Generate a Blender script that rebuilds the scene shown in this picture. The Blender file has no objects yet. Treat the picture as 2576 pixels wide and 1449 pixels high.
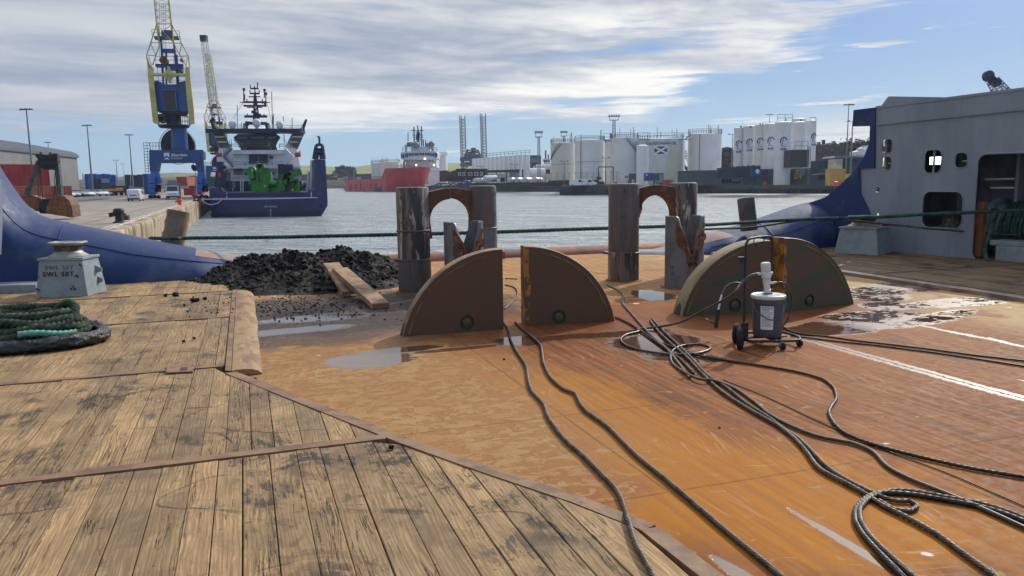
import bpy, bmesh, math, random
from mathutils import Vector, Matrix, noise
random.seed(7)
R = math.radians
SC = bpy.context.scene
COL = SC.collection

# ------------------------------------------------------------------ camera
F = 1950.0; CX = 1288.0; CY = 724.5          # focal length and centre for a 2576 px wide frame
cam_d = bpy.data.cameras.new('camera'); cam = bpy.data.objects.new('camera', cam_d); COL.objects.link(cam)
cam_d.sensor_width = 36; cam_d.lens = 36*F/2576; cam_d.clip_start = .05; cam_d.clip_end = 8000
CAMP = Vector((0, 0, 1.65))
RM = Matrix.Rotation(R(90-7.9), 3, 'X') @ Matrix.Rotation(R(-0.8), 3, 'Z')
cam.matrix_world = Matrix.Translation(CAMP) @ RM.to_4x4()
SC.camera = cam

# ------------------------------------------------------------------ sun, sky, exposure
SUN_EL, SUN_AZ = R(34), R(36)                # azimuth measured from +Y towards +X
sd = Vector((math.sin(SUN_AZ)*math.cos(SUN_EL), math.cos(SUN_AZ)*math.cos(SUN_EL), math.sin(SUN_EL)))
sun_d = bpy.data.lights.new('sun', 'SUN'); sun_d.energy = 3.3; sun_d.angle = R(0.6); sun_d.color = (1.0, .93, .82)
sun = bpy.data.objects.new('sun', sun_d); COL.objects.link(sun)
sun.rotation_euler = (-sd).to_track_quat('-Z', 'Y').to_euler(); sun.location = sd*50
SC.view_settings.view_transform = 'Standard'; SC.view_settings.look = 'None'
SC.view_settings.exposure = 0.0; SC.view_settings.gamma = 1

def S(r, g, b):                               # sRGB 0-255 -> linear rgba
    f = lambda v: (v/255/12.92) if v/255 <= .04045 else ((v/255+.055)/1.055)**2.4
    return (f(r), f(g), f(b), 1)

class NT:
    """short node-tree writer"""
    def __init__(s, tree): s.t = tree; s.n = tree.nodes; s.l = tree.links
    def new(s, typ, **kw):
        n = s.n.new(typ)
        for k, v in kw.items(): setattr(n, k, v)
        return n
    def put(s, sock, v):
        if isinstance(v, bpy.types.NodeSocket): s.l.new(v, sock)
        elif v is not None: sock.default_value = v
    def m(s, op, a, b=None, c=None, clamp=False):
        n = s.new('ShaderNodeMath', operation=op); n.use_clamp = clamp
        s.put(n.inputs[0], a)
        if b is not None: s.put(n.inputs[1], b)
        if c is not None: s.put(n.inputs[2], c)
        return n.outputs[0]
    def ss(s, v, lo, hi, a=0.0, b=1.0):
        n = s.new('ShaderNodeMapRange', interpolation_type='SMOOTHSTEP')
        s.put(n.inputs[0], v); s.put(n.inputs[1], lo); s.put(n.inputs[2], hi); s.put(n.inputs[3], a); s.put(n.inputs[4], b)
        return n.outputs[0]
    def mix(s, f, a, b, typ='MIX'):
        n = s.new('ShaderNodeMix', data_type='RGBA', blend_type=typ)
        s.put(n.inputs[0], f); s.put(n.inputs[6], a); s.put(n.inputs[7], b)
        return n.outputs[2]
    def noise(s, vec, scale=5, detail=4, rough=.55, dist=0, out=0):
        n = s.new('ShaderNodeTexNoise'); s.put(n.inputs['Vector'], vec); s.put(n.inputs['Scale'], scale)
        n.inputs['Detail'].default_value = detail; n.inputs['Roughness'].default_value = rough; n.inputs['Distortion'].default_value = dist
        return n.outputs[out]
    def vm(s, op, a, b=None, sc=None):
        n = s.new('ShaderNodeVectorMath', operation=op); s.put(n.inputs[0], a)
        if b is not None: s.put(n.inputs[1], b)
        if sc is not None: s.put(n.inputs['Scale'], sc)
        return n.outputs['Value'] if op in ('LENGTH', 'DOT_PRODUCT', 'DISTANCE') else n.outputs[0]
    def xyz(s, v):
        n = s.new('ShaderNodeSeparateXYZ'); s.put(n.inputs[0], v); return n.outputs
    def comb(s, x, y, z):
        n = s.new('ShaderNodeCombineXYZ'); s.put(n.inputs[0], x); s.put(n.inputs[1], y); s.put(n.inputs[2], z); return n.outputs[0]
    def bump(s, h, strength=.3, dist=.01, nrm=None):
        n = s.new('ShaderNodeBump'); n.inputs['Strength'].default_value = strength; n.inputs['Distance'].default_value = dist
        s.put(n.inputs['Height'], h)
        if nrm is not None: s.put(n.inputs['Normal'], nrm)
        return n.outputs[0]

# world: Nishita sky with procedural cloud layer laid out by direction
W = bpy.data.worlds.new('World'); SC.world = W; W.use_nodes = True
w = NT(W.node_tree); w.n.clear()
sky = w.new('ShaderNodeTexSky', sky_type='NISHITA'); sky.sun_disc = False
sky.sun_elevation = SUN_EL; sky.sun_rotation = SUN_AZ; sky.air_density = 1.0; sky.dust_density = .6; sky.ozone_density = 2.0
tc = w.new('ShaderNodeTexCoord'); gen = tc.outputs['Generated']
dx, dy, dz = w.xyz(gen)
el = w.m('ARCSINE', dz)
az = w.m('ARCTAN2', dx, dy)
den = w.m('ADD', w.m('MAXIMUM', dz, 0.0), .045)
px_ = w.m('DIVIDE', dx, den); py_ = w.m('DIVIDE', dy, den)
# rotated + stretched plane coordinates: streaks run lower left -> upper right
ang = R(-58)
pu = w.m('ADD', w.m('MULTIPLY', px_, math.cos(ang)), w.m('MULTIPLY', py_, math.sin(ang)))
pv = w.m('SUBTRACT', w.m('MULTIPLY', py_, math.cos(ang)), w.m('MULTIPLY', px_, math.sin(ang)))
pl = w.comb(w.m('MULTIPLY', pu, .62), w.m('MULTIPLY', pv, .34), 0.0)
n1 = w.noise(pl, 1.1, 8, .58, .35)
n2 = w.noise(pl, 3.2, 6, .6, .3)
n3 = w.noise(w.comb(w.m('MULTIPLY', az, 2.2), w.m('MULTIPLY', el, 13), 3.0), 1.3, 6, .55, .3)   # broad banded layers
n4 = w.noise(w.comb(w.m('ADD', w.m('MULTIPLY', az, 4.5), w.m('MULTIPLY', el, -6)), w.m('MULTIPLY', el, 42), 9.0), 1.5, 7, .6, .25)
# lower limit of the cloud sheet rises to the right
lim = w.m('ADD', .075, w.m('MULTIPLY', w.m('MAXIMUM', w.m('SUBTRACT', az, .16), 0.0), .40))
lim = w.m('SUBTRACT', lim, w.m('MULTIPLY', w.ss(az, -.1, -.34), .012))
ed = w.m('ADD', w.m('SUBTRACT', el, lim), w.m('MULTIPLY', w.m('SUBTRACT', n4, .5), .11))
sheet = w.ss(ed, -.012, .022)
holes = w.ss(w.m('ADD', w.m('MULTIPLY', n1, .5), w.m('MULTIPLY', n4, .5)), w.ss(az, -.2, .6, .25, .475), w.ss(az, -.2, .6, .42, .585))
high = w.m('MAXIMUM', w.ss(az, .18, -.05), holes)
sheet = w.m('MULTIPLY', sheet, high)
wisps = w.m('MULTIPLY', w.ss(n4, .585, .68), w.ss(el, .012, .03))
wisps = w.m('MULTIPLY', wisps, w.ss(az, -.25, .15, .35, 1.0))
lowband = w.m('MULTIPLY', w.m('MULTIPLY', w.ss(az, .30, .42), w.ss(el, .085, .045)), w.ss(n4, .34, .5))
cov = w.m('MAXIMUM', sheet, w.m('MAXIMUM', w.m('MULTIPLY', wisps, .85), lowband), clamp=True)
shade = w.m('ADD', w.m('MULTIPLY', n3, .62), w.m('ADD', w.m('MULTIPLY', n2, .34), w.m('MULTIPLY', n1, .26)))
lite = w.m('ADD', w.ss(shade, .45, .77), w.m('MULTIPLY', w.ss(el, .18, .07), .22))
lite = w.m('MULTIPLY', lite, w.ss(az, -.55, .05, .45, 1.0), clamp=True)
cc = w.mix(lite, (2.9, 3.6, 4.9, 1), (10.2, 10.0, 9.6, 1))
edge = w.m('MULTIPLY', w.m('SUBTRACT', 1.0, sheet), w.ss(az, -.1, .5))
cc = w.mix(w.m('MULTIPLY', edge, .6), cc, (8.3, 8.0, 7.2, 1))
blue = w.mix(w.ss(el, .0, .22), (3.7, 5.6, 7.4, 1), (1.9, 3.5, 6.9, 1))
skyc = w.mix(.86, sky.outputs[0], blue)
skyc = w.mix(cov, skyc, cc)
# bright air round the (hidden) sun
dsun = w.vm('DOT_PRODUCT', gen, tuple(sd))
glow = w.m('POWER', w.m('MAXIMUM', dsun, 0.0), 42)
skyc = w.mix(1.0, skyc, w.mix(glow, (0, 0, 0, 1), (34, 32, 28, 1)), 'ADD')
hi = w.m('MULTIPLY', w.ss(el, .24, .44), w.m('POWER', w.m('MAXIMUM', w.m('ADD', w.m('MULTIPLY', dsun, .6), .4), 0.0), 3))
skyc = w.mix(1.0, skyc, w.mix(w.m('MULTIPLY', hi, w.ss(n2, .2, .7, .6, 1.2)), (0, 0, 0, 1), (9, 8.8, 8.4, 1)), 'ADD')
bg = w.new('ShaderNodeBackground'); bg.inputs['Strength'].default_value = .1
w.put(bg.inputs['Color'], skyc)
wo = w.new('ShaderNodeOutputWorld'); w.l.new(bg.outputs[0], wo.inputs[0])

# ------------------------------------------------------------------ photo measurements -> places in the world
def ray(x, y): return RM @ Vector(((x-CX)/F, -(y-CY)/F, -1))
def at(x, y, z=0.0):                          # the point of the level z seen at a photo position
    d = ray(x, y); return CAMP + d*((z-CAMP.z)/d.z)
def atY(x, y, Y): d = ray(x, y); return CAMP + d*(Y/d.y)
def K(x0, y0, s): return lambda x, y: ((x0+x/s)/1.56522, (y0+y/s)/1.56522)
K1=K(0,0,1.208); K2=K(700,250,2.07); K3=K(1300,400,2.8622); K4=K(2100,400,2.1467); K5=K(3232,250,1.525)
K6=K(1500,650,1.9815); K7=K(2500,850,2.576); K8=K(0,900,1.61); K9=K(0,1400,1.61); K10=K(1400,1200,1.3564); K11=K(2700,1200,1.3566)
Z1=K(0,520,3.8125); Z2=K(520,0,2.787); Z3=K(540,400,3.15); Z4=K(1300,550,6.133); Z5=K(1800,560,5.152); Z6=K(2150,620,4.293)
Z7=K(2800,500,3.963); Z8=K(0,1120,4.674); Z9=K(3550,550,2.415); Z10=K(2550,700,3.02); Z11=K(1520,720,3.151); Z12=K(3200,1000,2.0697); Z13=K(0,600,2.229)

# ship frame: u across the deck, v towards the stern
TU = Vector((.946, .324, 0)); AV = Vector((-.324, .946, 0)); SHIP_ROT = math.atan2(.324, .946)
def sh(u, v, z=0.0): return TU*u + AV*v + Vector((0, 0, z))
def uv(p): return (p.dot(TU), p.dot(AV))
WATER = -3.55; QZ = -.85; FZ = -.55

# ------------------------------------------------------------------ object helpers
def tag(o, label=None, cat=None, group=None, kind=None):
    if label: o['label'] = label
    if cat: o['category'] = cat
    if group: o['group'] = group
    if kind: o['kind'] = kind
    return o
def thing(name, label, cat, loc=(0, 0, 0), rz=0, group=None):
    o = bpy.data.objects.new(name, None); COL.objects.link(o); o.location = loc; o.rotation_euler.z = rz
    o.empty_display_size = .3
    return tag(o, label, cat, group)
def rootloc(p):
    while p.parent is not None: p = p.parent
    return Vector(p.location)
def kids(o): return [c for c in COL.objects if c.parent is o]
CH = {}
def copy_tree(o, loc, rz=0, label=None, group=None, scale=None):
    def rec(a, par):
        c = a.copy(); COL.objects.link(c); c.parent = par; CH[c.name] = []
        if par is not None: CH[par.name].append(c)
        for k in CH.get(a.name, []): rec(k, c)
        return c
    c = rec(o, None); c.location = loc; c.rotation_euler.z = rz
    if scale: c.scale = scale
    if label: c['label'] = label
    if group: c['group'] = group
    return c

class MB:
    def __init__(s): s.v = []; s.f = []; s.c = None
    def add(s, vs, fs):
        b = len(s.v); s.v += [Vector(p) for p in vs]; s.f += [tuple(i+b for i in f) for f in fs]; return s
    def box(s, c, d, rz=0, m=None):
        x, y, z = d[0]/2, d[1]/2, d[2]/2
        M = m if m is not None else Matrix.Rotation(rz, 3, 'Z')
        vs = [Vector(c)+M@Vector(p) for p in ((-x,-y,-z),(x,-y,-z),(x,y,-z),(-x,y,-z),(-x,-y,z),(x,-y,z),(x,y,z),(-x,y,z))]
        return s.add(vs, [(0,3,2,1),(4,5,6,7),(0,1,5,4),(1,2,6,5),(2,3,7,6),(3,0,4,7)])
    def bar(s, a, b, wd, ht=None, up=(0, 0, 1)):         # rectangular bar between two points
        a = Vector(a); b = Vector(b); d = b-a; L = d.length
        if L < 1e-6: return s
        d /= L; u = Vector(up)
        if abs(d.dot(u)) > .98: u = Vector((0, 1, 0))
        x = d.cross(u).normalized(); y = x.cross(d)
        M = Matrix((x, d, y)).transposed()
        return s.box((a+b)/2, (wd, L, ht or wd), m=M)
    def cyl(s, a, b, r0, r1=None, n=12, cap=True):
        a = Vector(a); b = Vector(b); r1 = r0 if r1 is None else r1
        d = (b-a).normalized(); u = Vector((0, 0, 1)) if abs(d.z) < .95 else Vector((1, 0, 0))
        x = d.cross(u).normalized(); y = d.cross(x)
        vs = []
        for p, r in ((a, r0), (b, r1)):
            for i in range(n):
                t = 2*math.pi*i/n; vs.append(p + x*math.cos(t)*r + y*math.sin(t)*r)
        fs = [(i, (i+1) % n, n+(i+1) % n, n+i) for i in range(n)]
        if cap: fs += [tuple(range(n-1, -1, -1)), tuple(range(n, 2*n))]
        return s.add(vs, fs)
    def lathe(s, c, prof, n=24, axis=(0, 0, 1), cap=True):    # prof: (radius, height) list
        c = Vector(c); d = Vector(axis).normalized(); u = Vector((0, 0, 1)) if abs(d.z) < .9 else Vector((1, 0, 0))
        x = d.cross(u).normalized(); y = d.cross(x); vs = []
        for r, h in prof:
            for i in range(n):
                t = 2*math.pi*i/n; vs.append(c + d*h + x*math.cos(t)*r + y*math.sin(t)*r)
        fs = []
        for k in range(len(prof)-1):
            for i in range(n): fs.append((k*n+i, k*n+(i+1) % n, (k+1)*n+(i+1) % n, (k+1)*n+i))
        if cap: fs += [tuple(range(n-1, -1, -1)), tuple(range((len(prof)-1)*n, len(prof)*n))]
        return s.add(vs, fs)
    def ball(s, c, r, n=12, k=8, sz=1.0):
        pr = [(max(.001, math.sin(math.pi*i/k))*r, -math.cos(math.pi*i/k)*r*sz) for i in range(k+1)]
        return s.lathe(c, pr, n)
    def prism(s, poly, off):                              # polygon + offset vector
        off = Vector(off); n = len(poly); poly = [Vector(p) for p in poly]
        vs = poly + [p+off for p in poly]
        return s.add(vs, [tuple(range(n)), tuple(range(2*n-1, n-1, -1))] + [(i, i+n, (i+1) % n+n, (i+1) % n) for i in range(n)])
    def loft(s, rings, closed=True, cap=True):
        n = len(rings[0]); b = len(s.v)
        for r in rings: s.v += [Vector(p) for p in r]
        m = n if closed else n-1
        for k in range(len(rings)-1):
            for i in range(m): s.f.append((b+k*n+i, b+k*n+(i+1) % n, b+(k+1)*n+(i+1) % n, b+(k+1)*n+i))
        if cap and closed:
            s.f.append(tuple(b+i for i in range(n-1, -1, -1))); s.f.append(tuple(b+(len(rings)-1)*n+i for i in range(n)))
        return s
    def tube(s, pts, r, n=8, amp=0, lobes=0, pitch=.2, step=None, jit=0):
        P = resample(pts, step or max(r*1.6, .01)) if step != 0 else [Vector(p) for p in pts]
        rings = []; T0 = None; x = None; L = 0
        for i, p in enumerate(P):
            t = (P[min(i+1, len(P)-1)]-P[max(i-1, 0)])
            if t.length < 1e-9: t = Vector((0, 0, 1))
            t.normalize()
            if x is None:
                u = Vector((0, 0, 1)) if abs(t.z) < .95 else Vector((1, 0, 0)); x = t.cross(u).normalized()
            else: x = (x - t*x.dot(t)).normalized()
            y = t.cross(x)
            if i: L += (p-P[i-1]).length
            ring = []
            for k in range(n):
                a = 2*math.pi*k/n
                rr = r
                if lobes:
                    ph = 2*math.pi*L/(pitch*lobes)*1.0
                    rr = r*(1-amp+amp*abs(math.cos(lobes*.5*(a+ph))))
                if jit: rr *= 1+jit*noise.noise(p*9+Vector((k, 0, 0)))
                ring.append(p+x*math.cos(a)*rr+y*math.sin(a)*rr)
            rings.append(ring)
        return s.loft(rings)
    def build(s, name, mat, parent=None, smooth=False, label=None, auto=None, bevel=0):
        me = bpy.data.meshes.new(name)
        off = rootloc(parent) if parent is not None else Vector((0, 0, 0))
        me.from_pydata([tuple(p-off) for p in s.v], [], s.f)
        if s.c is not None:
            ca = me.color_attributes.new('tint', 'FLOAT_COLOR', 'CORNER')
            i = 0
            for pi, p in enumerate(me.polygons):
                for _ in range(p.loop_total): ca.data[i].color = s.c[pi]; i += 1
        me.materials.append(mat)
        bm = bmesh.new(); bm.from_mesh(me); bmesh.ops.recalc_face_normals(bm, faces=bm.faces)
        if bevel: bmesh.ops.bevel(bm, geom=[e for e in bm.edges if e.is_manifold and e.calc_face_angle(0) > .5], offset=bevel, segments=2, affect='EDGES', profile=.6)
        if smooth:
            ang = auto if auto else R(40)
            for f in bm.faces: f.smooth = True
            for e in bm.edges:
                if len(e.link_faces) == 2 and e.calc_face_angle(0) > ang: e.smooth = False
        bm.to_mesh(me); bm.free()
        o = bpy.data.objects.new(name, me); COL.objects.link(o)
        if parent is not None:
            o.parent = parent; CH.setdefault(parent.name, []).append(o)
        CH.setdefault(o.name, [])
        if label: o['label'] = label
        return o

def resample(pts, step):
    P = [Vector(p) for p in pts]
    if len(P) < 3:
        n = max(1, int((P[1]-P[0]).length/step)); return [P[0].lerp(P[1], i/n) for i in range(n+1)]
    out = []
    E = [P[0]*2-P[1]]+P+[P[-1]*2-P[-2]]
    for i in range(1, len(E)-2):
        p0, p1, p2, p3 = E[i-1:i+3]
        n = max(1, int((p2-p1).length/step))
        for k in range(n):
            t = k/n
            out.append(.5*((2*p1)+(p2-p0)*t+(2*p0-5*p1+4*p2-p3)*t*t+(3*p1-p0-3*p2+p3)*t**3))
    out.append(P[-1]); return out

def holed(name, outer, holes, depth, mat, parent, M):
    """flat plate with holes: 2D outline in the local xy plane of matrix M, thickness along its z"""
    cu = bpy.data.curves.new(name, 'CURVE'); cu.dimensions = '2D'; cu.fill_mode = 'BOTH'; cu.extrude = depth/2
    for lp in [outer]+holes:
        sp = cu.splines.new('POLY'); sp.points.add(len(lp)-1)
        for i, p in enumerate(lp): sp.points[i].co = (p[0], p[1], 0, 1)
        sp.use_cyclic_u = True
    tmp = bpy.data.objects.new('tmp', cu); COL.objects.link(tmp)
    dg = bpy.context.evaluated_depsgraph_get(); me = bpy.data.meshes.new_from_object(tmp.evaluated_get(dg))
    bpy.data.objects.remove(tmp); bpy.data.curves.remove(cu)
    off = rootloc(parent) if parent is not None else Vector((0, 0, 0))
    me.transform(Matrix.Translation(-off) @ M); me.name = name; me.materials.clear(); me.materials.append(mat)
    o = bpy.data.objects.new(name, me); COL.objects.link(o)
    if parent is not None: o.parent = parent; CH.setdefault(parent.name, []).append(o)
    CH.setdefault(o.name, [])
    return o
def rrect(x0, y0, x1, y1, r, n=5):
    P = []
    for cx, cy, a0 in ((x1-r, y1-r, 0), (x0+r, y1-r, 90), (x0+r, y0+r, 180), (x1-r, y0+r, 270)):
        for i in range(n+1):
            a = R(a0+90*i/n); P.append((cx+r*math.cos(a), cy+r*math.sin(a)))
    return P
def lettering(txt, size, mat, parent, org, xdir, ydir, name='lettering', bold=0.0, align='CENTER', depth=.01, space=1.0):
    cu = bpy.data.curves.new(name, 'FONT'); cu.body = txt; cu.size = size; cu.extrude = depth; cu.offset = bold
    cu.align_x = align; cu.align_y = 'CENTER'; cu.space_character = space
    tmp = bpy.data.objects.new('tmp', cu); COL.objects.link(tmp)
    dg = bpy.context.evaluated_depsgraph_get(); me = bpy.data.meshes.new_from_object(tmp.evaluated_get(dg))
    bpy.data.objects.remove(tmp); bpy.data.curves.remove(cu)
    X = Vector(xdir).normalized(); Y = Vector(ydir).normalized(); Zv = X.cross(Y)
    M = Matrix((X, Y, Zv)).transposed().to_4x4(); M.translation = Vector(org)-(rootloc(parent) if parent else Vector())
    me.transform(M); me.materials.clear(); me.materials.append(mat)
    o = bpy.data.objects.new(name, me); COL.objects.link(o)
    if parent is not None: o.parent = parent; CH.setdefault(parent.name, []).append(o)
    CH.setdefault(o.name, [])
    return o

# ------------------------------------------------------------------ materials
def pm(name, c1, c2=None, scale=3.0, lo=.42, hi=.62, rough=.6, metal=0.0, var=.16, vscale=9.0, rust=None, bump=0.0, bscale=30, bd=.01,
       stretch=(1, 1, 1), r2=None, emit=None, spec=.5, coat=0):
    mt = bpy.data.materials.new(name); mt.use_nodes = True; t = NT(mt.node_tree)
    b = t.n['Principled BSDF']
    co = t.new('ShaderNodeTexCoord').outputs['Object']
    vec = co if stretch == (1, 1, 1) else t.vm('MULTIPLY', co, stretch)
    col = c1
    if c2 is not None:
        f = t.ss(t.noise(vec, scale, 6, .62, .2), lo, hi); col = t.mix(f, c1, c2)
    if rust is not None:
        rc, rs, rl, rh = rust
        f2 = t.ss(t.noise(vec, rs, 8, .7, .4), rl, rh); col = t.mix(f2, col, rc)
    vv = t.noise(vec, vscale, 5, .65)
    col = t.mix(1.0, col, t.mix(vv, (1-var*2, 1-var*2, 1-var*2, 1), (1+var, 1+var, 1+var, 1)), 'MULTIPLY')
    t.put(b.inputs['Base Color'], col)
    b.inputs['Metallic'].default_value = metal; b.inputs['Specular IOR Level'].default_value = spec
    t.put(b.inputs['Roughness'], t.ss(vv, .3, .7, rough-.08, rough+.1) if r2 is None else t.ss(vv, .35, .65, rough, r2))
    if bump: t.put(b.inputs['Normal'], t.bump(t.noise(vec, bscale, 6, .65), bump, bd))
    if coat: b.inputs['Coat Weight'].default_value = coat
    if emit:
        b.inputs['Emission Color'].default_value = emit[0]; b.inputs['Emission Strength'].default_value = emit[1]
    return mt
M = {}
M['blue_hull'] = pm('blue_hull', S(36,56,102), S(70,82,106), 1.2, .5, .68, .55, spec=.3, rust=(S(104,84,74), 3.6, .63, .70), var=.16, bump=.12, bscale=14, bd=.02)
M['tube_end'] = pm('tube_end', S(110,116,130), S(150,104,74), 2.2, .44, .56, .5, var=.2, rust=(S(160,152,146), 7, .58, .64), bump=.2, bscale=20)
M['grey_wall'] = pm('grey_wall', S(134,143,155), S(122,131,143), 1.1, rough=.55, var=.10, stretch=(1.4, 1.4, .22), rust=(S(116,108,102), 3.2, .63, .72), bump=.05, bscale=3, bd=.03)
M['dark_in'] = pm('dark_in', S(126,132,142), S(104,108,118), 2, rough=.7, var=.15)
M['grey_paint'] = pm('grey_paint', S(138,148,150), S(126,134,136), 5, rough=.5, var=.08, rust=(S(60,58,56), 11, .71, .74))
M['pale_metal'] = pm('pale_metal', S(168,168,164), S(132,124,112), 9, rough=.45, var=.15, metal=.3)
M['worn_groove'] = pm('worn_groove', S(70,60,52), S(116,100,84), 16, rough=.55, var=.2, metal=.3)
M['black'] = pm('black', S(26,27,30), S(36,37,40), 6, rough=.55, var=.1)
M['black_gloss'] = pm('black_gloss', S(20,20,22), S(34,34,36), 6, rough=.25, var=.1, bump=.8, bscale=22, bd=.03)
M['rust'] = pm('rust', S(116,72,48), S(150,94,56), 3, rough=.8, var=.25, rust=(S(70,48,38), 7, .55, .65), bump=.3, bscale=40)
M['disc_brown'] = pm('disc_brown', S(96,66,44), S(74,74,46), 1.3, .52, .72, .62, var=.24, vscale=16, rust=(S(70,46,34), 3.2, .66, .74), bump=.25, bscale=34, bd=.006, stretch=(1, 1, 1.6))
M['disc_green'] = pm('disc_green', S(70,76,48), S(96,70,50), 1.8, .40, .56, .6, var=.26, vscale=14, rust=(S(84,58,42), 3.0, .6, .7), bump=.25, bscale=34, bd=.006, stretch=(.8, .8, 2.0))
M['disc_rim'] = pm('disc_rim', S(150,116,84), S(112,76,54), 3.5, .42, .6, .6, var=.2, rust=(S(94,96,62), 2.2, .58, .7), bump=.25, bscale=40)
M['disc_yellow'] = pm('disc_yellow', S(170,116,40), S(100,66,40), 6, .44, .52, .6, var=.2, rust=(S(70,48,36), 14, .58, .64), bump=.3, bscale=30)
M['pin_steel'] = pm('pin_steel', S(120,104,94), S(62,58,60), 2.0, .42, .54, .55, metal=.1, var=.35, stretch=(3, 3, .45), rust=(S(186,170,150), 3.0, .56, .61), bump=.2, bscale=18, r2=.6)
M['pin_dark'] = pm('pin_dark', S(86,80,78), S(110,90,76), 2.0, .45, .65, .55, metal=.1, var=.22, stretch=(3, 3, .4), rust=(S(120,100,84), 3.6, .62, .7), bump=.2, bscale=18, r2=.6)
M['jaw_grey'] = pm('jaw_grey', S(112,114,118), S(96,96,98), 3, rough=.5, metal=.2, var=.12, rust=(S(92,66,50), 5, .64, .72), bump=.1)
M['jaw_rust'] = pm('jaw_rust', S(106,68,46), S(160,112,76), 7, .5, .66, .55, metal=.2, var=.3, rust=(S(52,38,32), 6, .56, .66), bump=.5, bscale=26, bd=.015)
M['arch_rust'] = pm('arch_rust', S(94,62,46), S(150,96,48), 5, .5, .66, .7, var=.3, rust=(S(62,42,36), 7, .58, .66), bump=.3, bscale=26)
M['roller_rust'] = pm('roller_rust', S(150,84,54), S(112,70,56), 2.5, rough=.65, var=.25, rust=(S(168,150,134), 5, .66, .74), bump=.25, bscale=24)
M['wire'] = pm('wire', S(98,86,76), S(60,50,44), 14, rough=.5, metal=.25, var=.25, r2=.6)
M['wire_dark'] = pm('wire_dark', S(62,52,46), S(40,34,32), 14, rough=.5, metal=.4, var=.25)
M['hose'] = pm('hose', S(56,46,40), S(92,74,60), 8, rough=.38, var=.2)
M['green_rope'] = pm('green_rope', S(48,92,80), S(26,54,48), 10, rough=.8, var=.35, vscale=40, rust=(S(96,84,62), 5, .64, .74), bump=.6, bscale=90, bd=.01)
M['old_rope'] = pm('old_rope', S(86,98,70), S(42,60,48), 8, .4, .6, .85, var=.4, vscale=45, rust=(S(70,52,36), 5, .56, .68), bump=.8, bscale=80, bd=.015)
M['fresh_rope'] = pm('fresh_rope', S(112,170,150), S(84,140,120), 14, rough=.7, var=.2, vscale=40, bump=.4, bscale=90)
M['drum_grey'] = pm('drum_grey', S(78,82,90), S(66,70,78), 6, rough=.38, var=.07)
M['lid_white'] = pm('lid_white', S(205,207,208), S(170,168,160), 14, .55, .7, .35, var=.08)
M['white_dirty'] = pm('white_dirty', S(214,212,206), S(160,150,136), 24, .56, .66, .5, var=.12)
M['paper'] = pm('paper', S(225,225,222), rough=.7, var=.04)
M['ink'] = pm('ink', S(90,90,96), rough=.8, var=.05)
M['loose_plank'] = pm('loose_plank', S(168,134,100), S(128,100,76), 3, rough=.8, var=.25, stretch=(1, 1, 1), rust=(S(60,46,38), 6, .6, .7), bump=.2, bscale=30)
M['concrete'] = pm('concrete', S(150,140,128), S(124,116,108), .5, rough=.9, var=.16, vscale=2, rust=(S(96,92,90), .18, .56, .68), bump=.3, bscale=3)
M['quay_wall'] = pm('quay_wall', S(186,166,136), S(118,100,80), .9, .42, .62, .9, var=.3, vscale=2.5, stretch=(1.6, 1.6, .22), rust=(S(70,58,48), 1.4, .60, .68), bump=.6, bscale=2.2, bd=.25)
M['far_quay'] = pm('far_quay', S(84,90,96), S(66,72,78), .1, rough=.9, var=.14, vscale=.3)
M['far_top'] = pm('far_top', S(150,140,130), S(120,114,110), .08, rough=.9, var=.1, vscale=.3)
M['crane_blue'] = pm('crane_blue', S(40,78,138), S(40,68,118), .4, rough=.45, var=.08, vscale=1)
M['crane_dark'] = pm('crane_dark', S(26,34,52), S(40,48,70), 1, rough=.6, var=.1)
M['crane_lblue'] = pm('crane_lblue', S(64,118,196), S(50,98,170), .6, rough=.45, var=.1, vscale=1)
M['crane_yellow'] = pm('crane_yellow', S(200,192,122), S(172,162,102), .6, rough=.5, var=.08, vscale=1)
M['ship_blue'] = pm('ship_blue', S(34,48,98), S(28,40,82), .3, rough=.35, var=.08, vscale=.6)
M['ship_navy'] = pm('ship_navy', S(18,28,60), S(26,36,70), .6, rough=.45, var=.1)
M['ship_white'] = pm('ship_white', S(214,216,220), S(196,200,206), .7, rough=.45, var=.05)
M['ship_green'] = pm('ship_green', S(26,128,38), S(22,100,34), .9, rough=.45, var=.12, vscale=2)
M['ship_red'] = pm('ship_red', S(190,44,58), S(156,40,54), .25, rough=.4, var=.12, vscale=.8)
M['ship_red_side'] = pm('ship_red_side', S(196,84,96), S(160,66,80), .25, rough=.5, var=.14, vscale=.8, rust=(S(110,60,60), .7, .62, .7))
M['glass'] = pm('glass', S(36,46,56), S(70,86,98), .8, rough=.12, var=.1, spec=.8)
M['glass_dark'] = pm('glass_dark', S(14,18,24), rough=.15, var=.1, spec=.6)
M['tank_white'] = pm('tank_white', S(222,222,224), S(212,208,198), .12, rough=.5, var=.04, vscale=.4, rust=(S(196,184,156), .14, .62, .75))
M['tank_cream'] = pm('tank_cream', S(212,209,200), S(200,195,180), .12, rough=.55, var=.05, vscale=.4)
M['tank_stain'] = pm('tank_stain', S(206,209,210), S(190,189,170), .10, .45, .62, .55, var=.08, vscale=.5, stretch=(1, 1, .35), rust=(S(150,150,120), .3, .68, .8))
M['steel_rail'] = pm('steel_rail', S(96,100,106), rough=.5, metal=.2, var=.1)
M['galv'] = pm('galv', S(120,128,136), rough=.5, metal=.3, var=.08)
M['sign_blue'] = pm('sign_blue', S(28,72,130), rough=.5, var=.05)
M['white'] = pm('white', S(225,226,228), rough=.5, var=.03)
M['letter_navy'] = pm('letter_navy', S(40,60,100), rough=.6, var=.05)
M['shed_grey'] = pm('shed_grey', S(118,115,114), S(108,105,104), .12, rough=.6, var=.05, vscale=.5)
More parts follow.
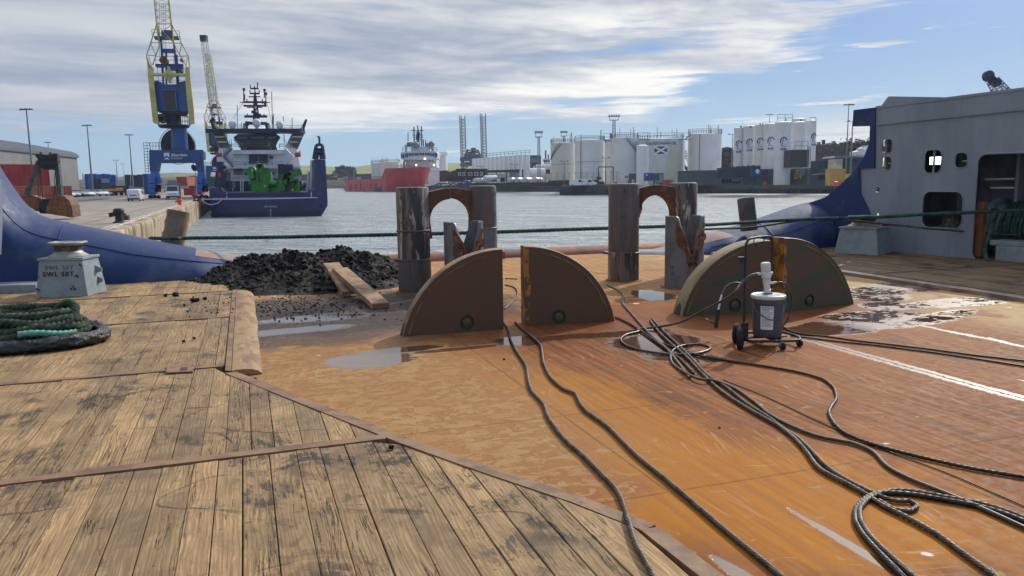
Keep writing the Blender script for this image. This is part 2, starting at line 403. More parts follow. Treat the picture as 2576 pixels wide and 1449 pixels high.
M['shed_roof'] = pm('shed_roof', S(84,88,96), S(76,80,88), .12, rough=.85, spec=.2, var=.06)
M['box_red'] = pm('box_red', S(166,50,54), S(140,44,50), .5, rough=.6, var=.12, vscale=1)
M['box_rust'] = pm('box_rust', S(172,88,66), S(140,72,56), .5, rough=.6, var=.14, vscale=1)
M['box_dark'] = pm('box_dark', S(40,52,76), S(52,60,80), .4, rough=.6, var=.15)
M['box_yellow'] = pm('box_yellow', S(196,152,84), S(176,132,70), .4, rough=.6, var=.1)
M['box_cream'] = pm('box_cream', S(206,196,170), S(170,160,140), .6, rough=.6, var=.1)
M['tank_blue'] = pm('tank_blue', S(34,92,176), S(28,76,150), .4, rough=.4, var=.1)
M['wall_dark'] = pm('wall_dark', S(82,92,104), S(70,80,92), .1, rough=.8, var=.1, vscale=.3)
M['brick'] = pm('brick', S(92,70,64), S(78,60,56), .3, rough=.9, var=.15, vscale=1)
M['stone_dark'] = pm('stone_dark', S(74,72,76), S(60,60,66), .1, rough=.9, var=.15, vscale=.3)
M['tyre'] = pm('tyre', S(26,26,28), rough=.8, var=.1)
M['chrome'] = pm('chrome', S(196,198,202), rough=.28, metal=.6, var=.08)
M['orange'] = pm('orange', S(222,84,44), rough=.6, var=.1)
M['green_net'] = pm('green_net', S(60,96,80), rough=.8, var=.2)
M['car_white'] = pm('car_white', S(220,222,226), rough=.25, var=.03, coat=.5)
M['car_silver'] = pm('car_silver', S(150,156,164), rough=.25, metal=.5, var=.03, coat=.5)
M['car_black'] = pm('car_black', S(30,33,40), rough=.22, var=.05, coat=.5)
M['car_blue'] = pm('car_blue', S(44,60,120), rough=.25, metal=.2, var=.05, coat=.5)
M['bark'] = pm('bark', S(62,54,48), rough=.95, var=.2)
M['leaf_dark'] = pm('leaf_dark', S(48,66,40), S(34,48,32), .6, rough=.8, var=.3, vscale=2)
M['twig'] = pm('twig', S(78,70,64), S(60,56,52), .6, rough=.95, var=.2)
M['rail_white'] = pm('rail_white', S(206,210,214), rough=.5, var=.03)
M['lamp_on'] = pm('lamp_on', (1, 1, 1, 1), emit=((1, .97, .9, 1), 4))
M['lamp_warm'] = pm('lamp_warm', (1, 1, 1, 1), emit=((1, .9, .6, 1), 3))
M['chevron_y'] = pm('chevron_y', S(220,180,60), rough=.6, var=.05)
M['chevron_r'] = pm('chevron_r', S(190,50,40), rough=.6, var=.05)
# ================================================================== THE DECK WE STAND ON
def steel_mat():
    mt = bpy.data.materials.new('rusty_deck_plate'); mt.use_nodes = True; t = NT(mt.node_tree); b = t.n['Principled BSDF']
    co = t.new('ShaderNodeTexCoord').outputs['Object']; X, Y, Z = t.xyz(co)
    big = t.noise(co, .45, 4, .55, .3); mid = t.noise(co, 1.7, 6, .6, .4); fine = t.noise(co, 14, 6, .7)
    strk = t.noise(t.vm('MULTIPLY', co, (8.0, .42, 1)), 2.2, 8, .65, .2)      # drag marks along the ship
    col = t.mix(t.ss(big, .35, .65), S(134,82,46), S(100,62,40))
    col = t.mix(t.ss(strk, .38, .66), col, S(148,94,52))
    stn = t.ss(t.noise(t.vm('MULTIPLY', co, (1.6, .8, 1)), 1.6, 8, .7, .5), .54, .70); col = t.mix(t.m('MULTIPLY', stn, .62), col, S(88,58,42))
    gr_ = t.ss(t.noise(t.vm('MULTIPLY', co, (2.6, .5, 1)), 1.3, 8, .75, .3), .56, .66); col = t.mix(t.m('MULTIPLY', gr_, .4), col, S(118,100,84))
    col = t.mix(t.m('MULTIPLY', t.ss(mid, .5, .72), .5), col, S(124,80,56))
    # yellow-ochre area, middle of the deck towards us
    def blob(u, v, ru, rv, rot=0.0, soft=.35, amp=.9, nz=mid):
        x = t.m('SUBTRACT', X, u); y = t.m('SUBTRACT', Y, v)
        if rot:
            c, s = math.cos(rot), math.sin(rot)
            x, y = t.m('ADD', t.m('MULTIPLY', x, c), t.m('MULTIPLY', y, s)), t.m('SUBTRACT', t.m('MULTIPLY', y, c), t.m('MULTIPLY', x, s))
        d = t.m('SQRT', t.m('ADD', t.m('POWER', t.m('DIVIDE', x, ru), 2), t.m('POWER', t.m('DIVIDE', y, rv), 2)))
        d = t.m('ADD', d, t.m('MULTIPLY', t.m('SUBTRACT', nz, .5), amp*2))
        return t.ss(d, 1+soft, 1-soft)
    och = t.m('MAXIMUM', blob(2.35, 4.6, .45, 1.6), blob(2.6, 3.1, .9, .8))
    col = t.mix(t.m('MULTIPLY', och, t.ss(strk, .35, .65, .5, .92)), col, S(168,108,32))
    col = t.mix(t.m('MULTIPLY', t.m('MULTIPLY', t.ss(X, 2.9, 1.6), t.ss(Y, 3.0, 4.5)), .75), col, S(158,118,78))
    # flaking pale coating on the left part
    vor = t.new('ShaderNodeTexNoise'); t.put(vor.inputs['Vector'], t.vm('MULTIPLY', co, (1.0, 1.5, 1))); vor.inputs['Scale'].default_value = 6.5
    vor.inputs['Detail'].default_value = 9; vor.inputs['Roughness'].default_value = .68; vor.inputs['Distortion'].default_value = .9
    fl = vor.outputs[0]
    zone = t.m('MULTIPLY', t.ss(t.m('ADD', X, t.m('MULTIPLY', mid, .8)), 2.75, 1.9), t.ss(Y, 3.0, 4.0))
    zone2 = t.m('MAXIMUM', zone, t.m('MULTIPLY', t.ss(Y, 8.9, 9.8), t.ss(X, 9.0, 7.5)))
    flm = t.m('ADD', t.m('ADD', t.m('MULTIPLY', fl, .8), t.m('MULTIPLY', fine, .2)), t.m('MULTIPLY', zone2, .11)); fraw = flm; flm = t.ss(fraw, .592, .604)
    olin = t.m('MULTIPLY', t.ss(t.m('ABSOLUTE', t.m('SUBTRACT', fraw, .592)), .012, .002), t.m('MULTIPLY', zone2, .55)); col = t.mix(olin, col, S(104,66,40))
    flm = t.m('MULTIPLY', flm, t.ss(mid, .36, .60, .25, .75))
    col = t.mix(flm, col, t.mix(fine, S(178,146,100), S(152,120,80)))
    far = t.ss(Y, 9.0, 10.5)
    col = t.mix(t.m('MULTIPLY', far, .6), col, t.mix(t.ss(strk, .4, .6), S(196,154,104), S(158,116,78)))
    rgt = t.m('MULTIPLY', t.ss(X, 7.2, 8.4), t.ss(mid, .38, .52))
    col = t.mix(t.m('MULTIPLY', rgt, .8), col, S(176,150,104))
    # grey mud film by the heap
    mud = blob(1.1, 10.0, 2.4, 1.75, 0, .3, .5)
    mud2 = blob(.7, 8.5, 1.3, .5, .1, .3, .8)
    mudm = t.m('MAXIMUM', mud, t.m('MULTIPLY', mud2, .8))
    col = t.mix(t.m('MULTIPLY', mudm, t.ss(fine, .25, .55, .7, 1.0)), col, S(74,68,68))
    sp = t.noise(co, 26, 3, .6); spot = t.m('MULTIPLY', t.ss(sp, .68, .72), t.m('MAXIMUM', mudm, .25))
    col = t.mix(spot, col, S(46,38,36))
    # weld seams and edges of the plates
    def line(c, val, wd, wob=.02): return t.ss(t.m('ABSOLUTE', t.m('ADD', t.m('SUBTRACT', c, val), t.m('MULTIPLY', t.m('SUBTRACT', mid, .5), wob))), wd, wd*.3)
    sm = None
    for c, val in ((X, 2.05), (X, 3.55), (X, 7.05), (X, 5.3), (Y, 3.45), (Y, 4.9), (Y, 7.45), (Y, 9.1), (Y, 10.9)):
        l = line(c, val, .013); sm = l if sm is None else t.m('MAXIMUM', sm, l)
    col = t.mix(t.m('MULTIPLY', sm, .45), col, S(96,66,48))
    # pale scratches, mostly along the deck
    def scr(vec, sc, rot):
        c, s = math.cos(rot), math.sin(rot)
        x = t.m('ADD', t.m('MULTIPLY', X, c), t.m('MULTIPLY', Y, s)); y = t.m('SUBTRACT', t.m('MULTIPLY', Y, c), t.m('MULTIPLY', X, s))
        n = t.noise(t.comb(t.m('MULTIPLY', x, sc), t.m('MULTIPLY', y, .45), sc), 1.0, 3, .5); k = t.noise(co, 1.4+rot, 3, .5)
        return t.m('MULTIPLY', t.ss(t.m('ABSOLUTE', t.m('SUBTRACT', n, .5)), .012, .002), t.ss(k, .56, .66))
    sc_ = t.m('MAXIMUM', scr(co, 22, .03), t.m('MAXIMUM', scr(co, 13, -.25), scr(co, 9, 1.3)))
    col = t.mix(t.m('MULTIPLY', sc_, .38), col, S(206,164,124))
    dots = t.ss(t.noise(co, 4.2, 2, .4), .755, .775); col = t.mix(dots, col, S(214,200,190))
    # standing water
    nz = t.m('ADD', t.m('MULTIPLY', mid, .55), t.m('MULTIPLY', fl, .45))
    P = None
    def px(x, y): return uv(at(x, y))
    for (x, y, ru, rv, rot) in ((940,905,.42,.34,0), (1010,880,.5,.12,.05), (1305,858,.26,.24,0), (1400,850,.6,.13,.02), (1640,742,.3,.55,-.2), (1645,862,.5,.42,.3), (1580,838,.55,.16,0),
                                (2090,826,.75,.36,.05), (2230,808,.95,.38,.05), (2160,792,.55,.2,0), (2370,795,.7,.18,.3), (2190,742,.5,.55,0), (2230,770,.35,.3,0), (2420,760,.9,.3,0),
                                (800,800,.7,.25,0), (700,835,.8,.2,.1), (2300,720,1.2,.45,.0), (1150,878,.5,.08,.05), (1720,900,.4,.2,-.6), (1900,1470,.05,.3,0.1), (2170,1390,.03,.45,0)):
        u, v = px(x, y); q = blob(u, v, ru, rv, rot, .10, .75, nz); P = q if P is None else t.m('MAXIMUM', P, q)
    # water lying along two plate seams on the right
    a = px(2000, 845); c_ = px(2560, 1000)
    lx = t.m('ABSOLUTE', t.m('ADD', t.m('SUBTRACT', X, (a[0]+c_[0])/2), t.m('MULTIPLY', t.m('SUBTRACT', t.m('ADD', t.m('MULTIPLY', nz, .6), t.m('MULTIPLY', fine, .4)), .5), .20)))
    st1 = t.m('MULTIPLY', t.m('MULTIPLY', t.ss(lx, .085, .055), t.ss(lx, .006, .020)), t.ss(Y, a[1]+.3, a[1]))
    a2 = px(2260, 805); lx2 = t.m('ABSOLUTE', t.m('ADD', t.m('SUBTRACT', X, a2[0]-.02), t.m('MULTIPLY', t.m('SUBTRACT', nz, .5), .3)))
    st2 = t.m('MULTIPLY', t.m('MULTIPLY', t.ss(lx2, .05, .03), t.ss(fine, .35, .5)), t.ss(Y, a2[1]+.1, a2[1]))
    P = t.m('MAXIMUM', P, t.m('MAXIMUM', st1, st2), clamp=True)
    damp = t.m('MAXIMUM', blob(5.0, 7.9, 3.6, .9, 0, .5, .9), t.m('MAXIMUM', blob(7.4, 8.3, 1.8, 1.2, 0, .4, .9), blob(3.2, 7.6, 1.6, .45, 0, .4, .7)))
    col = t.mix(t.m('MULTIPLY', damp, .45), col, S(110,62,42))
    col = t.mix(t.m('MULTIPLY', P, .72), col, S(64,46,42))
    t.put(b.inputs['Base Color'], t.mix(1.0, col, t.mix(fine, (.74,.74,.74,1), (1.14,1.14,1.14,1)), 'MULTIPLY'))
    t.put(b.inputs['IOR'], t.m('ADD', 1.36, t.m('MULTIPLY', P, .34))); glit = t.m('MULTIPLY', t.m('MAXIMUM', t.m('MAXIMUM', st1, st2), t.m('MULTIPLY', t.ss(X, 5.6, 6.6), t.ss(nz, .46, .50))), P)
    dry = t.ss(fine, .3, .7, .46, .66)
    dry = t.m('SUBTRACT', dry, t.m('MULTIPLY', damp, .16))
    t.put(b.inputs['Roughness'], t.m('ADD', t.m('MULTIPLY', t.m('ADD', dry, .08), t.m('SUBTRACT', 1.0, P)), t.m('ADD', t.m('MULTIPLY', P, .05), t.m('MULTIPLY', glit, .30))))
    t.put(b.inputs['Specular IOR Level'], t.m('ADD', .08, t.m('MULTIPLY', P, .42)))
    h = t.m('ADD', t.m('MULTIPLY', fine, .25), t.m('MULTIPLY', flm, .30)); h = t.m('ADD', h, t.m('MULTIPLY', strk, .35)); h = t.m('ADD', h, t.m('MULTIPLY', sm, .5))
    h = t.m('MULTIPLY', h, t.m('SUBTRACT', 1.0, t.m('MULTIPLY', P, .985)))
    rip = t.m('MULTIPLY', t.noise(co, 22, 2, .5), t.m('MULTIPLY', P, .03))
    t.put(b.inputs['Normal'], t.bump(t.m('ADD', h, rip), .55, .008))
    return mt

def wood_mat(dark=0.0):
    mt = bpy.data.materials.new('weathered_timber'); mt.use_nodes = True; t = NT(mt.node_tree); b = t.n['Principled BSDF']
    co = t.new('ShaderNodeTexCoord').outputs['Object']
    at_ = t.new('ShaderNodeAttribute'); at_.attribute_name = 'tint'; rnd = at_.outputs['Color']
    r0, r1, r2 = t.xyz(rnd)
    off = t.comb(t.m('MULTIPLY', r0, 37), t.m('MULTIPLY', r1, 53), t.m('MULTIPLY', r2, 11))
    p = t.vm('ADD', co, off)
    warp = t.noise(t.vm('MULTIPLY', p, (2.2, .8, 1)), 1.5, 3, .5, 0, out=1)
    pw = t.vm('ADD', p, t.vm('SCALE', t.vm('SUBTRACT', warp, (.5, .5, .5)), sc=.09))
    grain = t.noise(t.vm('MULTIPLY', pw, (34, 1.5, 10)), 1.6, 7, .68)
    rings = t.new('ShaderNodeTexWave'); rings.wave_type = 'BANDS'; rings.bands_direction = 'X'
    t.put(rings.inputs['Vector'], t.vm('MULTIPLY', pw, (1, .10, 1))); rings.inputs['Scale'].default_value = 16
    rings.inputs['Distortion'].default_value = 9; rings.inputs['Detail'].default_value = 4; rings.inputs['Detail Scale'].default_value = .8
    blot = t.noise(t.vm('MULTIPLY', p, (1.6, .7, 1)), 1.9, 6, .66, .4)
    soil = t.noise(co, 1.3, 7, .68, .5)
    col = t.mix(t.ss(grain, .3, .7), S(126,100,70), S(186,156,116))
    col = t.mix(t.m('MULTIPLY', t.ss(rings.outputs[0], .5, .1), .38), col, S(112,86,60))
    col = t.mix(t.m('MULTIPLY', t.ss(blot, .46, .64), .5), col, S(124,104,78))
    col = t.mix(t.m('MULTIPLY', t.ss(t.m('ADD', t.m('MULTIPLY', soil, .7), t.m('MULTIPLY', grain, .3)), .50, .58), .5), col, S(92,78,62))
    X, Y, _z = t.xyz(co); zn = t.m('MULTIPLY', t.m('MULTIPLY', t.ss(X, -.5, .5), t.ss(Y, 5.0, 4.3)), .10)
    hot = t.m('ADD', t.noise(co, .62, 4, .6, .3), zn)
    col = t.mix(t.m('MULTIPLY', t.m('MULTIPLY', t.ss(t.m('ADD', t.m('MULTIPLY', t.noise(co, 2.6, 8, .75, .6), .65), t.m('MULTIPLY', grain, .35)), .505, .56), t.ss(hot, .48, .58)), .85), col, S(52,46,44))
    # cracks that follow the grain
    cr = t.noise(t.vm('MULTIPLY', pw, (21, .62, 6)), 1.0, 5, .66)
    cm = t.noise(t.vm('MULTIPLY', p, (3.0, 1.1, 1)), 1.6, 3, .5)
    crack = t.m('MULTIPLY', t.ss(t.m('ABSOLUTE', t.m('SUBTRACT', cr, .5)), .015, .002), t.ss(cm, t.m('ADD', .40, t.m('MULTIPLY', r2, .22)), t.m('ADD', .50, t.m('MULTIPLY', r2, .22))))
    # dents and small black pits across the grain
    pit = t.ss(t.noise(t.vm('MULTIPLY', p, (9, 22, 1)), 1.3, 3, .5), .71, .75)
    burn = t.ss(t.noise(t.vm('MULTIPLY', p, (3.2, 3.0, 1)), 1.1, 6, .7), .69, .74)
    rope = t.ss(t.m('ABSOLUTE', t.m('SUBTRACT', t.noise(t.vm('MULTIPLY', co, (.8, .9, 1)), .9, 2, .4, .8), .5)), .010, .002)
    rope = t.m('MULTIPLY', rope, t.ss(t.noise(co, 3.1, 4, .6), .46, .62))
    dk = t.m('MAXIMUM', crack, t.m('MAXIMUM', t.m('MULTIPLY', pit, .8), t.m('MAXIMUM', t.m('MULTIPLY', burn, .85), t.m('MULTIPLY', rope, .6))), clamp=True)
    col = t.mix(t.m('MULTIPLY', dk, .9), col, S(38,30,26))
    tint = t.mix(r0, (.70,.70,.71,1), (1.10,1.06,.98,1))
    col = t.mix(1.0, col, tint, 'MULTIPLY')
    if dark: col = t.mix(1.0, col, (1-dark, 1-dark, 1-dark*.9, 1), 'MULTIPLY')
    t.put(b.inputs['Base Color'], col); b.inputs['Roughness'].default_value = .78; b.inputs['Specular IOR Level'].default_value = .3
    h = t.m('SUBTRACT', t.m('ADD', t.m('MULTIPLY', grain, .5), t.m('MULTIPLY', t.noise(co, 9, 4, .6), .35)), t.m('MULTIPLY', dk, 1.1))
    t.put(b.inputs['Normal'], t.bump(h, .75, .012))
    return mt
M['steel'] = steel_mat(); M['wood'] = wood_mat(); M['wood_wet'] = wood_mat(.36)
M['flat_bar'] = pm('flat_bar', S(140,106,78), S(108,80,58), 3.5, .42, .6, .72, var=.28, rust=(S(96,62,46), 5, .56, .66), bump=.4, bscale=26)

def ship_obj(mb, name, mat, kind='structure', smooth=False, bevel=0):
    """mesh written in ship coordinates (u, v, z), turned into place"""
    o = mb.build(name, mat, None, smooth, bevel=bevel); o.rotation_euler.z = SHIP_ROT
    if kind: o['kind'] = kind
    return o

mb = MB(); mb.box((5, 6.4, -.15), (19, 18.7, .3)); ship_obj(mb, 'steel_deck', M['steel'])
# timber cladding (planks with real gaps), left side and right side
EDGE = [(-.236, 6.90), (.82, 4.59), (1.16, 3.93), (1.46, 3.39), (1.63, 3.0)]
def vtop(u):
    if u <= EDGE[0][0]: return 99
    for (a, b), (c, d) in zip(EDGE, EDGE[1:]):
        if a <= u <= c: return b+(d-b)*(u-a)/(c-a)
    return -99
BAYS = [(-1.2, 2.22), (2.29, 4.685), (4.79, 7.165), (7.25, 9.90), (9.95, 12.36), (12.41, 14.9)]
rnd = random.Random(3)
mb = MB(); mb.c = []; BZ = .052
for bi, (v0, v1) in enumerate(BAYS):
    u = -7.0+rnd.random()*.1
    UE = 1.62 if bi < 3 else -.238
    while u < UE-.01:
        wd = rnd.uniform(.128, .172) if bi < 3 else rnd.uniform(.155, .20); ue = u+wd
        if ue > UE-.07: ue = UE
        g = rnd.choice((.002, .003, .004, .007)); a, b = u+g*.5, ue-g*.5
        ta, tb = min(v1, vtop(a)), min(v1, vtop(b))
        if b-a > .03 and max(ta, tb) > v0+.05:
            gap = rnd.choice((.004, .006, .015, .03)) if rnd.random() < .5 else .005
            ta = max(min(ta, v1-gap), v0+.01); tb = max(min(tb, v1-gap), v0+.01)
            z = BZ+rnd.uniform(-.004, .004); tl = rnd.uniform(-.003, .003); sk = rnd.uniform(-.004, .004)
            c = .003
            # chamfered plank: bottom ring, upper ring, top ring
            lo = [(a, v0+.004), (b, v0+.004), (b, tb), (a, ta)]
            tp = [(a+c, v0+.004+c), (b-c, v0+.004+c), (b-c, tb-c), (a+c, ta-c)]
            n0 = len(mb.v)
            mb.v += [Vector((x, y, .0)) for x, y in lo] + [Vector((x, y, z-c+(tl if i in (1, 2) else 0))) for i, (x, y) in enumerate(lo)] + [Vector((x, y, z+(tl if i in (1, 2) else 0))) for i, (x, y) in enumerate(tp)]
            fs = [(n0+4*k+i, n0+4*k+(i+1) % 4, n0+4*(k+1)+(i+1) % 4, n0+4*(k+1)+i) for k in (0, 1) for i in range(4)]+[(n0+8, n0+9, n0+10, n0+11)]
            mb.f += fs; cc_ = (rnd.random(), rnd.random(), rnd.random(), 1); mb.c += [cc_]*len(fs)
        u = ue
ship_obj(mb, 'timber_deck', M['wood'])
mb = MB(); mb.c = []
for bi, (v0, v1) in enumerate([(4.4, 7.2), (7.25, 9.9), (9.95, 12.4), (12.45, 14.9)]):
    u = 9.66
    while u < 15:
        ue = u+rnd.uniform(.165, .215); n = len(mb.f)
        mb.box(((u+ue)/2, (v0+v1)/2, .036+rnd.uniform(-.003, .003)), (ue-u-.007, v1-v0-.01, .05)); cc_ = (rnd.random()*.6, rnd.random(), rnd.random(), 1)
        mb.c += [cc_]*(len(mb.f)-n); u = ue
ship_obj(mb, 'timber_deck', M['wood_wet'])
# dark bedding below the planks
mb = MB(); mb.prism([(-7.2, -1.3, .004), (1.60, -1.3, .004), (1.60, 3.0, .004), (.8, 4.57, .004), (-.27, 6.9, .004), (-.27, 15, .004), (-7.2, 15, .004)], (0, 0, .006)); ship_obj(mb, 'deck_bedding', M['black'])
# steel flat bars and angle trims that frame the timber
mb = MB()
for v, uu in ((2.245, 1.62), (4.74, .76), (7.21, -.26), (9.925, -.26), (12.385, -.26)):
    mb.box(((uu-7)/2, v, .03), (uu+7, .072 if 5 < v < 8 else .045 if v > 8 else .088, .056))
def strip(pts, wd, h0, h1):
    for (a, b), (c, d) in zip(pts, pts[1:]):
        p = Vector((a, b, 0)); q = Vector((c, d, 0)); dr = (q-p).normalized(); n = Vector((dr.y, -dr.x, 0))
        if n.x < 0: n = -n
        q = q+dr*.012
        mb.add([p, p+n*wd, q+n*wd, q, p+Vector((0, 0, h1)), p+n*wd+Vector((0, 0, h0)), q+n*wd+Vector((0, 0, h0)), q+Vector((0, 0, h1))],
               [(3, 2, 1, 0), (4, 5, 6, 7), (0, 1, 5, 4), (1, 2, 6, 5), (2, 3, 7, 6), (3, 0, 4, 7)])
strip([(x+.002, y) for x, y in EDGE]+[(1.66, 2.4), (1.66, -1.2)], .10, .052, .058)
strip([(-.235, 6.98), (-.235, 15)], .05, .055, .062)
ship_obj(mb, 'deck_trim', M['flat_bar'])
# rolled steel lip between timber and working deck
M['lip'] = pm('lip', S(158,124,82), S(122,90,60), 6, .42, .6, .62, var=.3, stretch=(1, .35, 1), rust=(S(208,176,128), 8, .58, .66), bump=.6, bscale=24)
rings = []
for i in range(60):
    v = 6.98+(14.6-6.98)*i/59; wob = .02*noise.noise(Vector((v*1.3, 0, 3)))+.006*noise.noise(Vector((v*6, 0, 3))); q = Vector((-.18, v, 0))
    rings.append([q+Vector((0, 0, .006)), q+Vector((.0, 0, .055)), q+Vector((.08, 0, .060)), q+Vector((.16+wob, 0, .056)), q+Vector((.22+wob, 0, .036)), q+Vector((.25+wob, 0, .006))])
mb = MB(); mb.loft(rings); ship_obj(mb, 'deck_edge_lip', M['lip'], smooth=True)
rings = []
for i in range(60):
    v = 4.4+(14.6-4.4)*i/59; wob = .03*noise.noise(Vector((v*2.1, 5, 3))); q = Vector((9.66, v, 0))
    rings.append([q+Vector((-.20-wob, 0, .004)), q+Vector((-.19-wob, 0, .05)), q+Vector((-.12, 0, .068)), q+Vector((-.05, 0, .062)), q+Vector((0, 0, .055)), q+Vector((0, 0, .004))])
mb = MB(); mb.loft(rings); M['lip2'] = pm('lip2', S(120,92,78), S(150,126,110), 6, .45, .6, .35, var=.3, stretch=(1, .35, 1), bump=.6, bscale=20)
ship_obj(mb, 'deck_edge_lip', M['lip2'], smooth=True)

# small steel plate with a slot let into the timber
mb = MB(); q = [at(*K8(x, y), .066) for x, y in ((1062, 868), (1232, 858), (1222, 905), (1050, 912))]; mb.prism(q, (0, 0, -.012)); tp_ = mb.build('deck_plate', M['flat_bar']); tag(tp_, kind='structure')
mb = MB(); q = [at(*K8(x, y), .0685) for x, y in ((1147, 880), (1192, 878), (1184, 896), (1138, 898))]; mb.prism(q, (0, 0, -.002)); o_ = mb.build('plate_slot', M['black']); tag(o_, kind='structure')
# stern roller
rl = thing('stern_roller', 'rust red steel roller lying along the stern edge of the deck', 'roller', sh(4.6, 16.0, -.15))
mb = MB()
for a, b in ((.2, 5.05), (5.2, 10.4)):
    mb.cyl(sh(a, 16.0, -.17), sh(b, 16.0, -.17), .33, n=40)
mb.build('roller_body', M['roller_rust'], rl, True)
mb = MB(); mb.box(sh(5.12, 16.0, -.16), (.16, .8, .62), SHIP_ROT); mb.build('roller_bearing', M['rust'], rl)

# ------------------------------------------------ blue stern horns (both sides)
def interp(tab, x):
    if x <= tab[0][0]: return tab[0][1]
    for (a, b), (c, d) in zip(tab, tab[1:]):
        if x <= c: return b+(d-b)*(x-a)/(c-a)
    return tab[-1][1]
def pxof(p):
    d = RM.transposed() @ (p-CAMP); return CX-F*d.x/d.z, CY+F*d.y/d.z
def zfor(p, y):                                # height above p (horizontal place) whose image row is y
    lo, hi = -2.0, 6.0
    for _ in range(40):
        m = (lo+hi)/2
        if pxof(Vector((p.x, p.y, m)))[1] > y: lo = m
        else: hi = m
    return lo
SIL_L = [(-60, 345), (-25, 395), (0, 439), (17, 461), (43, 498), (72, 527), (97, 541), (129, 551), (201, 567), (258, 577), (344, 595.5), (407, 609), (473, 621), (530, 631), (573, 639), (610, 646), (660, 658), (730, 672)]
SIL_R = [(1600, 648), (1700, 616), (1768, 594), (1815, 582), (1865, 567), (1915, 550), (2000, 520), (2040, 508), (2078, 497), (2097, 482), (2128, 455), (2155, 428), (2176, 399), (2195, 380)]
def horn(us, sil, mirror):
    rings = []
    for u in us:
        vb = 14.12 if u < -.8 else 14.12+(u+.8)*.55
        r = .95 if u < 0 else max(.42, .95-(u)*.36)
        uu = 9.16-u if mirror else u
        ctr = sh(uu, vb+r); h = None
        x = pxof(Vector((ctr.x, ctr.y, .6)))[0]
        for _ in range(4):
            h = max(.05, zfor(ctr, interp(sil, x))); x = pxof(Vector((ctr.x, ctr.y, h)))[0]
        ring = []
        for k in range(27):
            a = math.pi*(k/26)
            if k == 0 or k == 26: a = 0 if k == 0 else math.pi
            cx = -math.cos(a); sz = math.sin(a)
            # upper part is round, lower part falls straight to the deck
            y = cx*r; z = h-r*.8*(1-sz) if h > r*.8 else h*sz
            ring.append(ctr+AV*y+Vector((0, 0, z)))
        ring = [ctr+AV*(-r)+Vector((0, 0, -.3 if True else 0))]+ring+[ctr+AV*r+Vector((0, 0, -2.2))]
        rings.append(ring)
    return rings
def horn_thing(label, mirror, sil, us):
    rings = horn(us, sil, mirror)
    t_ = thing('stern_bulwark', label, 'bulwark', sh(9.16+1.5 if mirror else -1.5, 14.8))
    mb = MB(); mb.loft(rings, closed=False, cap=False); k_ = len(rings[-1]); mb.f.append(tuple(range(len(mb.v)-k_, len(mb.v)))); mb.build('bulwark_shell', M['blue_hull'], t_, True, auto=R(60))
    return t_, rings
usL = [-4.45+.12*i for i in range(0, 38)]
hL, ringsL = horn_thing('dark blue rounded bulwark sloping down to the stern on the left side of the deck', False, SIL_L, usL+[.2, .45, .7, 1.1, 1.5])
hR, ringsR = horn_thing('dark blue rounded bulwark rising to the grey wall on the right side of the deck', True, SIL_R, [-3.4+.12*i for i in range(0, 30)]+[.3, .6, .9, 1.2, 1.6])
def seam_on(rings, k, parent, i0, i1, r=.008):
    mb = MB(); mb.tube([rings[i][k]+Vector((0, 0, .006)) for i in range(i0, i1)], r, 6); mb.build('weld_seam', M['blue_hull'], parent, True)
def seam_across(rings, i, parent, r=.012, k0=1, k1=20):
    mb = MB(); mb.tube([p+Vector((0, 0, .002)) for p in rings[i][k0:k1]], r*.8, 6); mb.build('weld_seam', M['blue_hull'], parent, True)
seam_on(ringsL, 7, hL, 6, 38); seam_across(ringsL, 13, hL); seam_across(ringsL, 36, hL, .014)
seam_on(ringsR, 6, hR, 2, 26); seam_across(ringsR, 13, hR)
# worn, bare end piece of each horn (proud of the shell)
def wornskin(rings, i0, parent):
    out = []
    for r_ in rings[i0:]:
        c = (r_[1]+r_[-2])*.5; out.append([p+((p-c).normalized()*.006) for p in r_[9:-1]])
    mb = MB(); mb.loft(out, closed=False, cap=False); mb.build('worn_top', M['tube_end'], parent, True)
wornskin(ringsL, 30, hL); wornskin(ringsR, 20, hR)
# steel pipe stubs that hold the ropes on the horns
def stub(base, top, dep, rad, label, mat, z0off=0):
    b = atY(*base, dep); tp = atY(*top, dep+.10)
    t_ = thing('pipe_stub', label, 'pipe stub', b, group='pipe stubs on the stern bulwarks')
    mb = MB(); d = (tp-b).normalized(); n = 28
    rr = [(rad, -.15), (rad, .0), (rad, .2), (rad, (tp-b).length)]
    mb.lathe(b, rr, n, d, cap=False); mb.lathe(b, [(rad-.02, (tp-b).length), (rad-.02, .05)], n, d, cap=False)
    mb.lathe(b, [(rad, (tp-b).length), (rad-.02, (tp-b).length)], n, d, cap=False)
    mb.build('pipe', mat, t_, True)
    mb = MB(); mb.lathe(b, [(.001, 0), (rad-.005, 0)], n, d, cap=False)
    mb.lathe(b, [(.001, (tp-b).length-.02), (rad-.01, (tp-b).length-.02)], n, d, cap=False); mb.build('pipe_cap', M['stub_top'], t_)
    rs = random.Random(5); mb = MB(); side = d.cross(Vector((0, 1, 0))).normalized()
    for k in range(34):
        h = rs.uniform(.02, 1)*(tp-b).length; ang = rs.uniform(-.5, .35)
        q = b+d*h+(side*math.cos(ang)+Vector((0, -1, 0))*math.sin(ang)).normalized()*(rad+.003)
        mb.ball(q, rs.uniform(.010, .024), 6, 4)
    if mat is M['stub_brown']: mb.build('torn_edge', M['stub_torn'], t_, True)
    return t_
M['stub_brown'] = pm('stub_brown', S(142,118,98), S(110,90,76), 4, rough=.7, var=.18, rust=(S(80,58,46), 6, .62, .7), bump=.2)
M['stub_dark'] = pm('stub_dark', S(70,66,64), S(92,84,78), 4, rough=.7, var=.18, bump=.2)
M['stub_top'] = pm('stub_top', S(120,112,100), S(88,78,70), 9, rough=.8, var=.2)
